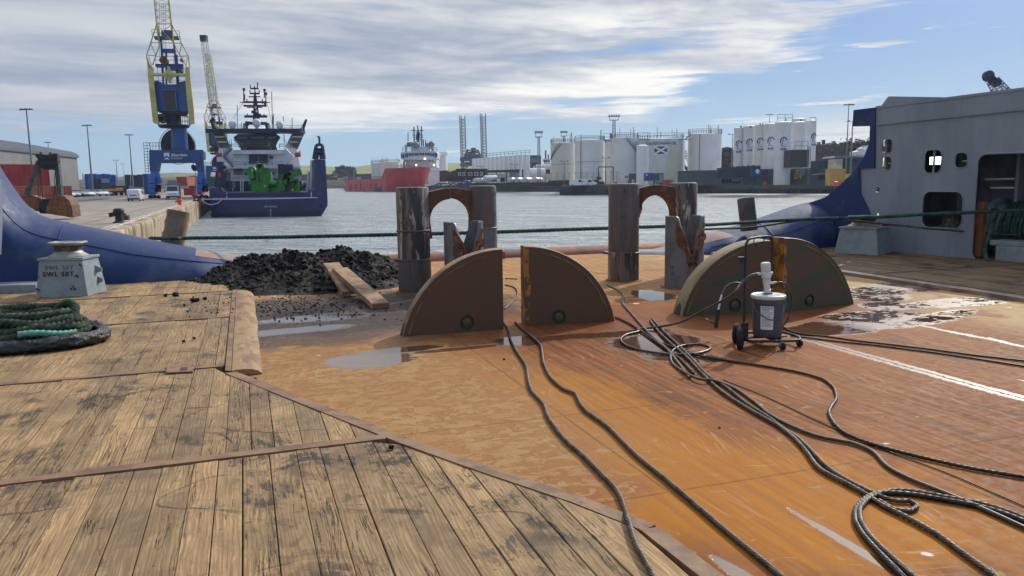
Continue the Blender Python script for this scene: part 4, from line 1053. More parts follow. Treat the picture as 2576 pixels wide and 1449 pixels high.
# ------------------------------------------------ ropes, wires and hoses
def deck_z(p, r): return r+(.060 if on_timber(p) or on_timber(p-TU*.2) else .002)
def wire(pts, r, label, mat='wire', lobes=6, pitch=.034, name='wire_rope', cat='wire rope', group='steel wire ropes across the deck', n=30, step=None, conv=None, lift=None):
    Q = resample([Vector((*(conv(q[0], q[1]) if conv else q[:2]), 0)) for q in pts], 14)
    Z = [deck_z(at(q.x, q.y, r), r) for q in Q]; Z = [max(z, (Z[max(i-1, 0)]+z+Z[min(i+1, len(Z)-1)])/3) for i, z in enumerate(Z)]
    P = [at(q.x, q.y, z) for q, z in zip(Q, Z)]
    e_ = pts[-1][:2]; e_ = conv(*e_) if conv else e_
    if e_[0] > 2576 or e_[1] > 1449: P.append(P[-1]+(P[-1]-P[-2]).normalized()*1.6)
    mb = MB(); mb.tube(P, r, n, .42 if lobes else 0, lobes, pitch, step or (.006 if lobes else .03))
    return tag(mb.build(name, M[mat], None, True, auto=R(80)), label, cat, group)
wire([(1268, 812), (1277, 826), (1283, 850), (1300, 885), (1322, 920), (1328, 955), (1338, 985), (1365, 1015), (1382, 1055), (1420, 1105), (1470, 1150), (1520, 1200), (1555, 1240), (1577, 1300), (1600, 1370), (1643, 1449), (1668, 1500)], .0135, 'wire rope snaking from the gap between brown discs over the timber edge')
wire([(1296, 810), (1312, 826), (1335, 845), (1360, 870), (1366, 910), (1385, 950), (1420, 980), (1445, 990), (1470, 1030), (1530, 1075), (1600, 1145), (1680, 1210), (1750, 1270), (1820, 1330), (1900, 1395), (1985, 1465)], .0135, 'wire rope from the yellow edged disc down across the ochre plates')
W3p = [(-190, 85), (-140, 150), (-70, 215), (0, 275), (90, 370), (200, 470), (350, 565), (490, 645), (575, 710), (640, 780), (715, 875), (850, 950), (950, 1005), (1050, 1070), (1200, 1145), (1350, 1230), (1480, 1325), (1640, 1440), (1700, 1500)]
wire(W3p, .0135, 'long wire rope running from behind the brown discs to the bottom right corner', conv=K11)
wire([(-180, 75), (-120, 140), (-50, 205), (20, 275), (115, 375), (215, 440), (330, 530), (440, 600), (520, 660), (610, 720), (690, 800), (760, 870), (860, 935), (1010, 1010), (1110, 1045), (1200, 1050), (1235, 1075), (1200, 1100), (1110, 1090), (1030, 1045)], .0125, 'wire rope twined with the long one and ending in the flat loop', conv=K11)
wire([(1830, 1165), (1700, 1115), (1560, 1075), (1400, 1045), (1230, 1015), (1100, 1004), (1010, 1010), (945, 1045), (905, 1095), (905, 1150), (945, 1225), (1020, 1310), (1110, 1400), (1180, 1470)], .0135, 'outer wire rope bending back in a wide curve at the bottom right', 'wire_dark', conv=K11)
wire([(1830, 1148), (1700, 1098), (1560, 1058), (1400, 1030), (1240, 1000), (1110, 992), (1030, 1010), (965, 1045), (930, 1095), (935, 1150), (975, 1220), (1055, 1305), (1160, 1400), (1240, 1470)], .0135, 'inner wire rope bending back in a wide curve at the bottom right', 'wire', conv=K11)
wire([(-130, 205), (-60, 228), (60, 268), (200, 295), (400, 325), (600, 360), (740, 402), (795, 455), (803, 500), (775, 545), (765, 580), (790, 630), (860, 690), (1000, 745), (1200, 800), (1500, 868), (1830, 925)], .0115, 'dark wire rope with an S bend in the middle of the right deck', 'wire_dark', conv=K11)
wire([(505, 105), (560, 140), (640, 158), (760, 170), (900, 190), (1100, 213), (1300, 237), (1550, 270), (1830, 302)], .009, 'upper of two thin dark cables leading right from the grease drum', 'wire_dark', name='cable', cat='cable', group='thin dark cables', conv=K11, lobes=0, n=10)
wire([(560, 165), (620, 172), (700, 182), (850, 200), (1000, 215), (1200, 240), (1400, 266), (1830, 332)], .009, 'lower of two thin dark cables leading right from the grease drum', 'wire_dark', name='cable', cat='cable', group='thin dark cables', conv=K11, lobes=0, n=10)
wire([(200, 400), (450, 500), (700, 618), (900, 705), (1100, 790), (1400, 900), (1830, 1085)], .004, 'very thin cord stretched straight across the rusty plates', 'wire_dark', name='cord', cat='cord', group=None, conv=K11, lobes=0, n=8)
wire([(1527, 716), (1552, 728), (1568, 742), (1567, 762), (1590, 790), (1612, 815), (1640, 845), (1680, 880), (1700, 905), (1735, 950)], .013, 'hose curling from behind the brown disc past the plain dark guide pin', 'hose', name='hose', cat='hose', group='hoses on the deck', lobes=0, n=12)
wire([(1548, 798), (1580, 812), (1620, 838), (1668, 872), (1712, 905), (1745, 940)], .0125, 'third wire rope beside the long one at the toe of the brown disc', 'wire_dark')
wire([(1271, 717), (1292, 722), (1301, 733), (1300, 745), (1285, 762), (1270, 776)], .010, 'short bend of wire rope seen in the gap between the brown discs', 'wire')
wire([(1271, 700), (1300, 702)], .008, 'straight bit of wire rope at the back of the gap between brown discs', 'wire')

# ------------------------------------------------ grease drum trolley
gc = at(*K7(1330, 1215), .09); DX = Vector((.985, .17, 0)).normalized(); DN = Vector((-DX.y, DX.x, 0)); U = Vector((0, 0, 1))
tr = thing('drum_trolley', 'black tube trolley with wheels standing on the rusty deck under the grease drum', 'trolley', (gc.x, gc.y, 0))
sc_ = 8.05/1950.0                      # metres per photo pixel at the trolley
G = lambda x, z, y=0: gc+DX*x+DN*y+U*(z-gc.z)
mb = MB(); fr_ = []
for s in (-1, 1): fr_.append(s)
loop = [G(-.26, .085, -.20), G(.13, .085, -.26), G(.25, .085, -.20), G(.29, .085, -.02), G(.22, .085, .17), G(-.12, .085, .20), G(-.25, .085, .10)]
mb.tube(loop, .013, 10, step=.02); mb.tube([G(-.26, .085, -.20), G(-.29, .085, -.05), G(-.25, .085, .10)], .013, 10, step=.02)
mb.box(G(0, .08), (.42, .06, .012), math.atan2(DX.y, DX.x)); mb.box(G(0, .081), (.06, .36, .012), math.atan2(DX.y, DX.x)); mb.build('base_frame', M['black'], tr, True)
hz = lambda p, y: zfor(p, y)
pL = G(-.265, .0, -.05); pR = G(.16, .0, .23)
topz = 1.06
mb = MB(); mb.tube([pL+U*.06, pL+U*.5, pL+U*(topz-.10), pL+U*(topz-.03)+(pR-pL)*.04, pL+U*topz+(pR-pL)*.18, pR+U*topz-(pR-pL)*.18, pR+U*(topz-.03)-(pR-pL)*.04, pR+U*(topz-.12), pR+U*.5, pR+U*.09], .0125, 10, step=.02); mb.build('push_handle', M['black'], tr, True)
mb = MB(); mb.box(pL+U*.86+DX*-.035, (.07, .045, .055)); mb.tube([pL+U*.88-DX*.08, pL+U*.88+DX*.01], .012, 8, step=.02); mb.build('clip', M['black'], tr)
mb = MB(); q = pL.lerp(pR, .3)+U*topz; mb.tube([q, q-U*.05, q-U*.09+DX*.05, q-U*.05+DX*.09, q+DX*.11], .005, 6, step=.01); mb.build('hook', M['black'], tr, True)
mb = MB(); mb.box(pL+U*.16+DN*-.02, (.06, .06, .18)); mb.build('axle_bracket', M['black'], tr, bevel=.004)
def wheel(c, r, wd, ax):
    mb = MB(); mb.lathe(c-ax*wd/2, [(r*.7, 0), (r*.95, .004), (r, wd*.25), (r, wd*.75), (r*.95, wd-.004), (r*.7, wd)], 28, ax); wh = mb.build('wheel', M['tyre'], tr, True)
    mb = MB(); mb.lathe(c-ax*(wd/2+.004), [(r*.45, 0), (r*.5, .004), (r*.5, wd+.004), (r*.45, wd+.008)], 20, ax); mb.build('hub', M['black'], wh, True)
wheel(pL-DX*.075+DN*-.09+U*.10, .10, .05, (DX*.8-DN*.6).normalized()); wheel(pL+DN*.20+DX*.02+U*.10, .10, .05, (DX*.8-DN*.6).normalized())
for cx_, cy_ in ((.03, -.27), (.27, -.16), (.22, .16)):
    q = G(cx_, .034, cy_); ax = (DX*.9+DN*.3).normalized()
    mb = MB(); mb.lathe(q-ax*.012, [(.034, 0), (.034, .024)], 20, ax); cw = mb.build('castor', M['tyre'], tr, True)
    mb = MB(); mb.prism([q+U*.045-ax*.018, q+U*.045+ax*.018, q+ax*.018-U*.005, q+ax*.018], DN*.03); mb.prism([q+U*.05-ax*.02, q-ax*.02, q-ax*.017, q+U*.05-ax*.017], DN*.03); mb.build('castor_fork', M['pale_metal'], cw)
dc = G(.0, .095, -.02); Hd = .405
dr = thing('grease_drum', 'grey plastic grease drum with white lid and paper label on the trolley', 'grease drum', dc)
mb = MB(); mb.lathe(dc, [(0.1317, 0), (0.1379, .012), (0.1397, .05), (0.1513, Hd-.08), (0.1566, Hd-.075), (0.1566, Hd-.03), (0.1513, Hd-.025), (0.1513, Hd)], 48); mb.build('drum_body', M['drum_grey'], dr, True)
mb = MB(); mb.lathe(dc+U*Hd, [(0.1602, -.028), (0.1655, -.02), (0.1673, -.004), (0.1638, .006), (0.1531, .010), (0.1469, .006), (0.0534, .012), (0.0009, .013)], 48); mb.build('drum_lid', M['lid_white'], dr, True)
mb = MB(); q = dc+U*(Hd-.05)
mb.tube([q+DX*-.158, q+DX*-.15-DN*.08-U*.10, q+DX*-.06-DN*.165-U*.165, q+DX*.045-DN*.175-U*.14, q+DX*.105-DN*.145-U*.05, q+DX*.12-DN*.105+U*.0], .006, 8, step=.01); mb.build('bail_handle', M['drum_grey'], dr, True)
# paper label wrapped on the drum
rings = []
def onD(a_, h, k=.0015): rr = .1397+(.1513-.1397)*(h-.05)/(Hd-.13); d = DX*math.sin(a_)-DN*math.cos(a_); return dc+d*(rr+k)+U*h
A0, A1 = -.95, -.12
rings = [[onD(A0+(A1-A0)*i/10+.05*0, h) for i in range(11)] for h in (.085, .16, .24, .315)]
mb = MB(); mb.loft(rings, closed=False, cap=False); lb = mb.build('paper_label', M['paper'], dr, True)
mb = MB(); rs = random.Random(2)
for k in range(17):
    h = .30-.0115*k
    if k == 9: continue
    e = A0+.08+(A1-A0-.16)*rs.uniform(.55, 1); mb.loft([[onD(A0+.07+(e-A0)*i/8, h+d_, .0026) for i in range(9)] for d_ in (0, .003 if k > 2 else .005)], closed=False, cap=False)
mb.build('label_print', M['ink'], lb)
pb = dc+U*(Hd+.01)+DX*-.01
pu_ = thing('grease_pump', 'dirty white pneumatic pump standing in the lid of the grease drum', 'grease pump', pb)
ax = (U+DX*-.10).normalized()
mb = MB(); mb.lathe(pb, [(.034, 0), (.034, .045), (.024, .05), (.03, .055), (.03, .10), (.036, .12), (.036, .15), (.030, .155), (.046, .165), (.046, .22), (.042, .225), (.046, .23), (.046, .305), (.040, .314), (.001, .314)], 28, ax); mb.build('pump_body', M['white_dirty'], pu_, True)
mb = MB(); mb.lathe(pb, [(.05, .0), (.05, .012), (.036, .016)], 24, ax); mb.bar(pb+U*.04-DX*.05, pb+U*.045+DX*.06, .012); mb.build('pump_flange', M['drum_grey'], pu_, True)
mb = MB(); q = pb+ax*.205; mb.cyl(q, q-DX*.10+U*.003, .010, n=12); mb.cyl(q-DX*.06, q-DX*.085, .015, n=6); mb.cyl(q-DX*.01, q+DX*.065, .016, n=10); mb.build('fitting', M['chrome'], pu_, True); mb = MB(); q2 = pb+ax*.11; mb.cyl(q2, q2+DX*.10+U*.006, .009, n=12); mb.cyl(q2+DX*.05, q2+DX*.07, .014, n=6)
mb.build('fitting', M['chrome'], pu_, True)
# pressure hoses of the pump
def hose_thing(P, r, label, name='hose', mat='hose', grp='hoses on the deck'):
    mb = MB(); mb.tube(P, r, 12, step=.02); return tag(mb.build(name, M[mat], None, True), label, 'hose', grp)
q = pb+ax*.205-DX*.10
gp = lambda x, y, z: at(*K7(x, y), z)
hose_thing([q, q-DX*.07-DN*.02-U*.01, q-DX*.18-DN*.06-U*.07, q-DX*.33-DN*.12-U*.19]+[gp(640, 985, .25), gp(520, 1055, .14), gp(380, 1100, .07), gp(200, 1130, .025), gp(30, 1150, .014)]+
           [at(x, y, .013) for x, y in ((1608, 833), (1575, 842), (1562, 854), (1575, 868), (1620, 882), (1690, 891), (1750, 889), (1783, 880), (1784, 872), (1758, 866), (1715, 870), (1693, 882), (1687, 900), (1700, 922))]+
           [at(*K11(x, y), .03 if x < 150 else .014) for x, y in ((60, 392), (140, 402), (250, 440), (350, 505), (450, 585), (560, 645), (700, 700), (820, 725), (905, 742), (1000, 785), (1080, 865), (1200, 930), (1400, 1010), (1600, 1095), (1830, 1200))],
           .0115, 'long brown black pressure hose from the grease pump looping over the wires')
q3 = q2+DX*.10
hose_thing([q3, q3+DX*.06-U*.0, q3+DX*.13-U*.05, q3+DX*.17-U*.17, q3+DX*.16-U*.30, q3+DX*.10-U*.42, q3+DX*.02-U*.50+DN*.1], .009, 'thin black hose curving round the right side of the grease drum')
q4 = atY(*K7(1170, 770), 8.2); q5 = atY(*K7(880, 800), 8.0)
hose_thing([q4, atY(*K7(1110, 705), 8.15), atY(*K7(1050, 680), 8.12), atY(*K7(980, 685), 8.1), atY(*K7(920, 725), 8.05), q5], .009, 'thin hose hanging in a small arch left of the trolley')
gg = thing('grease_gun', 'black grease gun lance hanging from the thin hose left of the trolley', 'grease gun', q5)
q6 = atY(*K7(845, 960), 7.95); q7 = atY(*K7(820, 1135), 7.85)
mb = MB(); mb.cyl(q5, q6, .011, n=12); mb.cyl(q5.lerp(q6, .3), q5.lerp(q6, .45), .016, n=8); mb.build('barrel', M['chrome'], gg, True)
mb = MB(); pr = [q6.lerp(q7, i/14) for i in range(15)]
for i in range(14): mb.cyl(pr[i], pr[i].lerp(pr[i+1], .7), .021, .019, n=12)
mb.cyl(q6, q7, .016, n=10); mb.build('grip', M['black'], gg, True)
mb = MB(); mb.cyl(q7+U*.03, atY(*K7(735, 1055), 7.85), .006, n=8); mb.build('lever', M['black'], gg, True)
gpn = atY(*K7(735, 1053), 7.85); mb = MB(); mb.cyl(gpn, gpn+(gpn-q7)*.12, .009, n=8); mb.build('lever_tip', M['chrome'], gg, True)

# ------------------------------------------------ green mooring ropes strung across the stern
def aY(px, d): return atY(px[0], px[1], d)
P = [aY((378, 599), 14.9), aY((405, 600), 14.6), aY((440, 600.5), 14.35), aY((480, 599), 14.5), aY((640, 597.5), 14.2), aY((820, 594), 13.9), aY((1000, 590), 13.7), aY((1130, 587), 13.7), aY((1270, 583), 13.8), aY((1440, 577), 14.1), aY((1620, 571), 14.6), aY((1770, 566), 15.1), aY((1880, 559.5), 15.9), aY((2020, 552), 15.9), aY((2200, 546.5), 15.4), aY((2330, 539), 15.0), aY((2450, 534), 14.5), aY((2520, 531), 14.4), aY((2600, 528), 14.2)]
mb = MB(); mb.tube(P, .036, 18, .30, 3, .085, .018); tag(mb.build('mooring_rope', M['green_rope'], None, True, auto=R(75)), 'thick green mooring rope stretched across the whole stern', 'rope', 'green mooring ropes')
P = [aY((1766, 577), 16.2), aY((1830, 574.5), 16.2), aY((1900, 571), 16.2), aY(K5(0, 930), 16.2), aY(K5(330, 958), 15.6), aY(K5(480, 972), 15.3), aY(K5(640, 990), 15.0), aY(K5(900, 1010), 14.8), aY(K5(1010, 1020), 14.7), aY(K5(1230, 1032), 14.5)]
mb = MB(); mb.tube(P, .024, 14, .28, 3, .06, .015); tag(mb.build('mooring_rope', M['hose'], None, True, auto=R(75)), 'thinner dark rope below the green one at the right wall', 'rope', 'green mooring ropes')
P = [aY(Z9(860, 660), 14.15), aY(Z9(880, 645), 14.1), aY(Z9(902, 665), 14.1), aY(Z9(900, 720), 14.1), aY(Z9(870, 800), 14.2), aY(Z9(840, 900), 14.2), aY(Z9(805, 1000), 14.2), aY(Z9(795, 1080), 14.2), aY(Z9(820, 1150), 14.1), aY(Z9(860, 1172), 14.1)]
mb = MB(); mb.tube(P, .036, 16, .30, 3, .085, .018); tag(mb.build('mooring_rope', M['green_rope'], None, True, auto=R(75)), 'green rope end hanging down in the large opening of the grey wall', 'rope', 'green mooring ropes')
wn = thing('mooring_winch', 'mooring winch wound with green rope inside the large wall opening', 'winch', aY(Z9(1100, 900), 14.6))
rs = random.Random(8); mb = MB(); cw = aY(Z9(1120, 800), 14.9); mb.cyl(cw-WX*.45, cw+WX*1.2, .38, n=28)
mb.build('winch_drum', M['dark_in'], wn, True)
mb = MB()
for k in range(15):
    q = cw+WX*(-.10+.075*k); a0 = rs.uniform(-.1, .1); mb.tube([q+(-WN*math.cos(a_)+U*math.sin(a_))*(.41)+WX*(a0*.1+.02*math.sin(a_*3)) for a_ in [R(-35+12*i) for i in range(14)]], .037, 10, .25, 3, .085, .03)
mb.build('wound_rope', M['green_rope'], wn, True)
mb = MB(); cw2 = aY(Z9(1060, 900), 14.3); mb.box(cw2+U*-.16+WX*.5, (1.6, .4, .10), math.atan2(WX.y, WX.x)); mb.box(cw2-U*.42+WX*.45, (1.2, .5, .42), math.atan2(WX.y, WX.x)); mb.box(cw2-U*.78+WX*.45, (1.3, .6, .22), math.atan2(WX.y, WX.x)); mb.build('winch_frame', M['grey_paint'], wn, bevel=.02)
mb = MB(); mb.cyl(cw-WX*.42+WN*-.0, cw-WX*.34, .5, n=30); mb.build('winch_flange', M['dark_in'], wn, True)

# ------------------------------------------------ coil of old rope with a black sleeve
cl = thing('rope_coil', 'heap of old green braided rope coiled on the timber, far left', 'rope coil', at(60, 870, .06))
oc = at(40, 865, .06)
rs = random.Random(21)
def coil(rx, ry, z, a0, a1, r, jit, cx=0, cy=0, n=40, dz=0):
    P = []
    for i in range(n+1):
        a_ = R(a0+(a1-a0)*i/n); j = 1+jit*noise.noise(Vector((a_*1.3, z*9, rx*5)))
        P.append(oc+Vector((cx+rx*j*math.cos(a_), cy+ry*j*math.sin(a_), z+dz*(i/n)+.05*noise.noise(Vector((a_*1.7, z*20, 1))))))
    return P
mb = MB()
for rx, ry, z, cx, cy in ((.95, .50, .05, -.25, .10), (.86, .43, .06, -.30, .1), (.90, .46, .14, -.28, .12), (.80, .38, .16, -.32, .12), (.86, .42, .23, -.26, .14), (.74, .34, .25, -.30, .14), (.80, .37, .32, -.24, .16), (.68, .3, .33, -.3, .16), (.72, .33, .40, -.24, .18)):
    mb.tube(coil(rx, ry, z*.74, -200, 160, .05, .10, cx, cy), .049, 20, .5, 4, .055, .012, jit=.14)
mb.tube([oc+Vector((.20, .34, .22)), oc+Vector((.28, .36, .33)), oc+Vector((.40, .33, .37)), oc+Vector((.50, .24, .34)), oc+Vector((.55, .1, .26)), oc+Vector((.5, -.05, .19)), oc+Vector((.3, -.2, .2))], .047, 20, .5, 4, .055, .012, jit=.14)
mb.tube([oc+Vector((-.35, .1, .2)), oc+Vector((-.33, .1, .36)), oc+Vector((-.26, .08, .39)), oc+Vector((-.20, .06, .35)), oc+Vector((-.18, .06, .2))], .036, 16, .32, 4, .10, .02, jit=.12)
mb.build('old_rope', M['old_rope'], cl, True, auto=R(80))
mb = MB(); P = coil(1.12, .62, .06, -205, 62, .06, .03, -.28, .06, 60)
mb.tube(P, .072, 22, .12, 5, .5, .02, jit=.35); mb.build('black_sleeve', M['black_gloss'], cl, True, auto=R(60))
mb = MB(); P = coil(1.05, .58, .145, -56, -20, .05, .0, -.28, .06, 30); mb.tube(P, .036, 20, .5, 4, .05, .01); mb.build('fresh_rope', M['fresh_rope'], cl, True, auto=R(80))
# ================================================================== WATER, LAND AND QUAYS
def water_mat():
    mt = bpy.data.materials.new('harbour_water'); mt.use_nodes = True; t = NT(mt.node_tree); b = t.n['Principled BSDF']
    co = t.new('ShaderNodeTexCoord').outputs['Object']
    a = t.noise(t.vm('MULTIPLY', co, (.05, .12, 1)), 1.0, 3, .6, .6); c = t.noise(t.vm('MULTIPLY', co, (.17, .34, 1)), 1.0, 5, .66, .6); d = t.noise(t.vm('MULTIPLY', co, (1.3, 1.8, 1)), 1.0, 4, .6, .3)
    big = t.noise(co, .03, 3, .5)
    t.put(b.inputs['Base Color'], t.mix(big, S(136,145,147), S(150,159,161)))
    b.inputs['IOR'].default_value = 1.38; b.inputs['Roughness'].default_value = .34
    h = t.m('ADD', t.m('MULTIPLY', a, 3.2), t.m('ADD', t.m('MULTIPLY', c, 3.4), t.m('MULTIPLY', d, .4)))
    t.put(b.inputs['Normal'], t.bump(h, 1.0, .9)); return mt
mb = MB(); mb.add([(-3500, -300, WATER), (3500, -300, WATER), (3500, 6500, WATER), (-3500, 6500, WATER)], [(0, 1, 2, 3)])
tag(mb.build('sea', water_mat()), kind='structure')

# green and brown hills beyond the harbour
def hills_mat():
    mt = bpy.data.materials.new('hill_grass'); mt.use_nodes = True; t = NT(mt.node_tree); b = t.n['Principled BSDF']
    co = t.new('ShaderNodeTexCoord').outputs['Object']; X, Y, Z = t.xyz(co)
    n = t.noise(t.vm('MULTIPLY', co, (1, .5, 3)), .012, 6, .6, .3); f = t.noise(co, .06, 5, .6)
    col = t.mix(t.ss(n, .4, .6), S(104,116,62), S(128,124,78)); col = t.mix(t.ss(X, -330, -470), col, S(104,90,66))
    col = t.mix(t.ss(f, .58, .66), col, S(60,74,44)); col = t.mix(t.ss(Z, 13, 8), col, S(74,66,58)); t.put(b.inputs['Base Color'], col); b.inputs['Roughness'].default_value = .95; return mt
RID = [(-400, 462), (200, 452), (290, 446), (330, 441), (380, 437), (440, 434), (520, 437), (600, 432), (700, 424), (756, 416), (800, 417), (850, 421), (895, 419), (932, 415), (1000, 412), (1060, 411), (1125, 409), (1190, 412), (1300, 425), (1500, 440), (1700, 438), (2000, 420), (2200, 405), (2600, 395)]
mb = MB(); cols = list(range(-400, 2600, 12)); rows = 14
for j in range(rows):
    f = j/(rows-1); Y = 760+540*f
    for x in cols:
        zt = atY(x, interp(RID, x)+1.2*noise.noise(Vector((x*.013, 0, 0))), 1300).z
        base = WATER-1 if j == 0 else (6.5 if j == 1 else None)
        q = atY(x, 470, Y); z = base if base is not None else 7+(zt-7)*((j-1)/(rows-2))**.75
        if j > 1: z += 2.2*noise.noise(Vector((q.x*.01, q.y*.015, 0)))*(1-((j-1)/(rows-2)))
        mb.v.append(Vector((q.x, Y-(10 if j == 1 else 0)+ (8 if j==0 else 0), z)))
nc = len(cols)
for j in range(rows-1):
    for i in range(nc-1): mb.f.append((j*nc+i, j*nc+i+1, (j+1)*nc+i+1, (j+1)*nc+i))
b0 = len(mb.v); mb.v += [Vector((p.x, 1600, -5)) for p in mb.v[(rows-1)*nc:rows*nc]]
for i in range(nc-1): mb.f.append(((rows-1)*nc+i, (rows-1)*nc+i+1, b0+i+1, b0+i))
tag(mb.build('hills', hills_mat(), None, True), kind='structure')

# left quay, in ship coordinates: edge line u = QU
QU = -6.9
mb = MB(); mb.box((QU-130.3, 190, (QZ-6)/2), (260, 700, 6+QZ)); ship_obj(mb, 'quay_ground', M['concrete'], bevel=0)
mb = MB(); V0, V1, SV = -8.0, 330.0, .35; NV = int((V1-V0)/SV); zz = [QZ+.02, QZ-.02, QZ-.10, QZ-.25, QZ-.6, QZ-1.2, QZ-2.0, QZ-2.8, QZ-3.4]
for i in range(NV+1):
    v = V0+SV*i
    for k, z in enumerate(zz):
        d = .16*abs(math.sin(v*1.45+.6*math.sin(v*.31)))**1.6+.10*noise.noise(Vector((v*.9, z*.35, 0)))+.05*noise.noise(Vector((v*3, z*1.2, 5)))
        e = (0 if k > 2 else (.16, .07, .02)[k])
        mb.v.append(Vector((QU+.32-d-e if k else QU-.5, v, z)))
for i in range(NV):
    for k in range(len(zz)-1): mb.f.append((i*len(zz)+k, i*len(zz)+k+1, (i+1)*len(zz)+k+1, (i+1)*len(zz)+k))
qw = ship_obj(mb, 'quay_wall', M['quay_wall'], smooth=True)
tag(qw, 'stained pale concrete quay wall with vertical ribs below the crane quay', 'quay wall'); del qw['kind']
M['line_white'] = pm('line_white', S(196,192,184), S(160,150,138), .8, rough=.8, var=.15)
M['track'] = pm('track', S(116,108,100), S(92,88,84), .6, rough=.8, var=.15)
mb = MB()
mb.box((QU-1.15, 150, QZ+.004), (.14, 330, .004)); mb.box((QU-.62, 150, QZ+.03), (.16, 330, .06)); ship_obj(mb, 'quay_kerb_line', M['line_white'])
mb = MB(); mb.box((QU-3.2, 150, QZ+.006), (.09, 330, .004)); mb.box((QU-3.45, 150, QZ+.006), (.05, 330, .004)); mb.box((QU-14.2, 150, QZ+.006), (.09, 330, .004)); ship_obj(mb, 'crane_track', M['track'])
M['asphalt'] = pm('asphalt', S(98,96,96), S(84,82,84), .25, rough=.9, var=.12, vscale=1.5)
mb = MB(); mb.box((QU-60, 190, QZ+.006), (84, 500, .008)); ship_obj(mb, 'quay_road', M['asphalt'])

def onq(x, Y, z=QZ): p = atY(x, 500, Y); return Vector((p.x, Y, z))
def slab(mb, pts, Y, dep, conv=None):
    P = [atY(*(conv(*p) if conv else p), Y) for p in pts]
    mb.prism(P, AV*dep if P[0].x < -14 and Y < 300 else (0, dep, 0)); return mb
def rect(mb, x0, y0, x1, y1, Y, dep, conv=None): return slab(mb, [(x0, y0), (x1, y0), (x1, y1), (x0, y1)], Y, dep, conv)
def lat(mb, A, B, w0, w1, n, r, up=Vector((0, 1, 0)), rb=None):
    """square lattice mast between A and B, widths w0, w1"""
    A = Vector(A); B = Vector(B); d = (B-A).normalized(); x = d.cross(up).normalized(); y = x.cross(d); rb = rb or r*.6
    def c(i, k): f = i/n; w_ = (w0+(w1-w0)*f)/2; s = ((-1, -1), (1, -1), (1, 1), (-1, 1))[k]; return A.lerp(B, f)+x*s[0]*w_+y*s[1]*w_
    for k in range(4): mb.cyl(c(0, k), c(n, k), r, n=5)
    for i in range(n):
        for k in range(4):
            j = (k+1) % 4; mb.cyl(c(i, k), c(i, j), rb, n=4)
            if (i+k) % 2: mb.cyl(c(i, k), c(i+1, j), rb, n=4)
            else: mb.cyl(c(i, j), c(i+1, k), rb, n=4)
    return mb
def rails(mb, pts, h, r=.03, step=1.6, mid=True):
    for a, b in zip(pts, pts[1:]):
        a = Vector(a); b = Vector(b); n = max(1, int((b-a).length/step))
        for i in range(n+1): p = a.lerp(b, i/n); mb.cyl(p, p+U*h, r, n=4, cap=False)
        for f in ((1, .5) if mid else (1,)): mb.cyl(a+U*h*f, b+U*h*f, r, n=4, cap=False)
    return mb

# ------------------------------------------------ shed, containers
sh_ = thing('warehouse', 'long grey metal warehouse with curved eaves behind the parked cars', 'warehouse', onq(150, 250))
a = onq(-150, 190); b = onq(203, 300); b.z = QZ; ez = 13.6; wn_ = Vector((-1, .05, 0))
mb = MB(); mb.prism([a, b, b+wn_*60, a+wn_*60], (0, 0, ez-QZ)); mb.build('wall', M['shed_grey'], sh_)
mb = MB(); rg = []
for q in (a, b):
    q = Vector((q.x, q.y, 0))+(Vector((.5, .8, 0)) if q.y > 250 else Vector((.5, -.5, 0))); rg.append([q+U*(ez-1.2), q+U*(ez-.1)+wn_*.25, q+U*(ez+.7)+wn_*1.2, q+U*(ez+1.3)+wn_*3, q+U*(ez+5.2)+wn_*24, q+U*(ez+5.6)+wn_*30, q+U*(ez)+wn_*60])
mb.loft(rg, closed=False, cap=False); mb.build('roof', M['shed_roof'], sh_, True)
mb = MB(); q0 = b+Vector((.52, 0, 0)); mb.box(onq(*(120, 255))+Vector((.3, 0, 3)), (.3, 1.2, 1)); mb.build('vent', M['pin_dark'], sh_)

def container(name, label, c, L, rz, mat, grp=None, H=2.6, Wd=2.44):
    t_ = thing(name, label, 'container', (0, 0, 0), 0, grp); mb = MB()
    n = int(L/.28)
    for s in (-1, 1):
        vs = []; fs = []
        for i in range(n+1):
            x = -L/2+.08+(L-.16)*i/n; y = s*(Wd/2-(.045 if i % 2 else .01)); vs += [(x, y, .1), (x, y, H-.1)]
        mb.add(vs, [(2*i, 2*i+2, 2*i+3, 2*i+1) for i in range(n)])
    mb.box((0, 0, H-.05), (L-.02, Wd-.06, .06)); mb.box((0, 0, .1), (L-.02, Wd-.06, .08)); mb.box((-L/2+.05, 0, H/2), (.05, Wd-.1, H-.1))
    for sx in (-1, 1):
        for sy in (-1, 1): mb.box((sx*(L/2-.07), sy*(Wd/2-.07), H/2), (.15, .15, H))
        for z in (.06, H-.06): mb.box((sx*(L/2-.05), 0, z), (.09, Wd-.26, .12))
    for sy in (-1, 1):
        for z in (.06, H-.06): mb.box((0, sy*(Wd/2-.05), z), (L-.28, .09, .12))
    mb.build('box_body', mat, t_)
    mb = MB()
    for sy in (-1, 1):
        mb.box((L/2-.03, sy*(Wd/4-.03), H/2), (.05, Wd/2-.16, H-.3))
    d = mb.build('door', mat, t_)
    mb = MB()
    for y in (-.9, -.35, .35, .9): mb.cyl((L/2+.02, y, .15), (L/2+.02, y, H-.15), .025, n=6)
    mb.build('lock_rod', M['galv'], d)
    t_.location = c; t_.rotation_euler.z = rz; return t_
cA = container('shipping_container', 'bright red shipping container stacked on top at the left edge', onq(-22, 92, QZ+2.62), 12.2, R(52), M['box_red'], 'shipping containers beside the warehouse')
cB = container('shipping_container', 'dark red shipping container underneath the bright red one', onq(-22, 92), 12.2, R(52), M['box_rust'], 'shipping containers beside the warehouse')
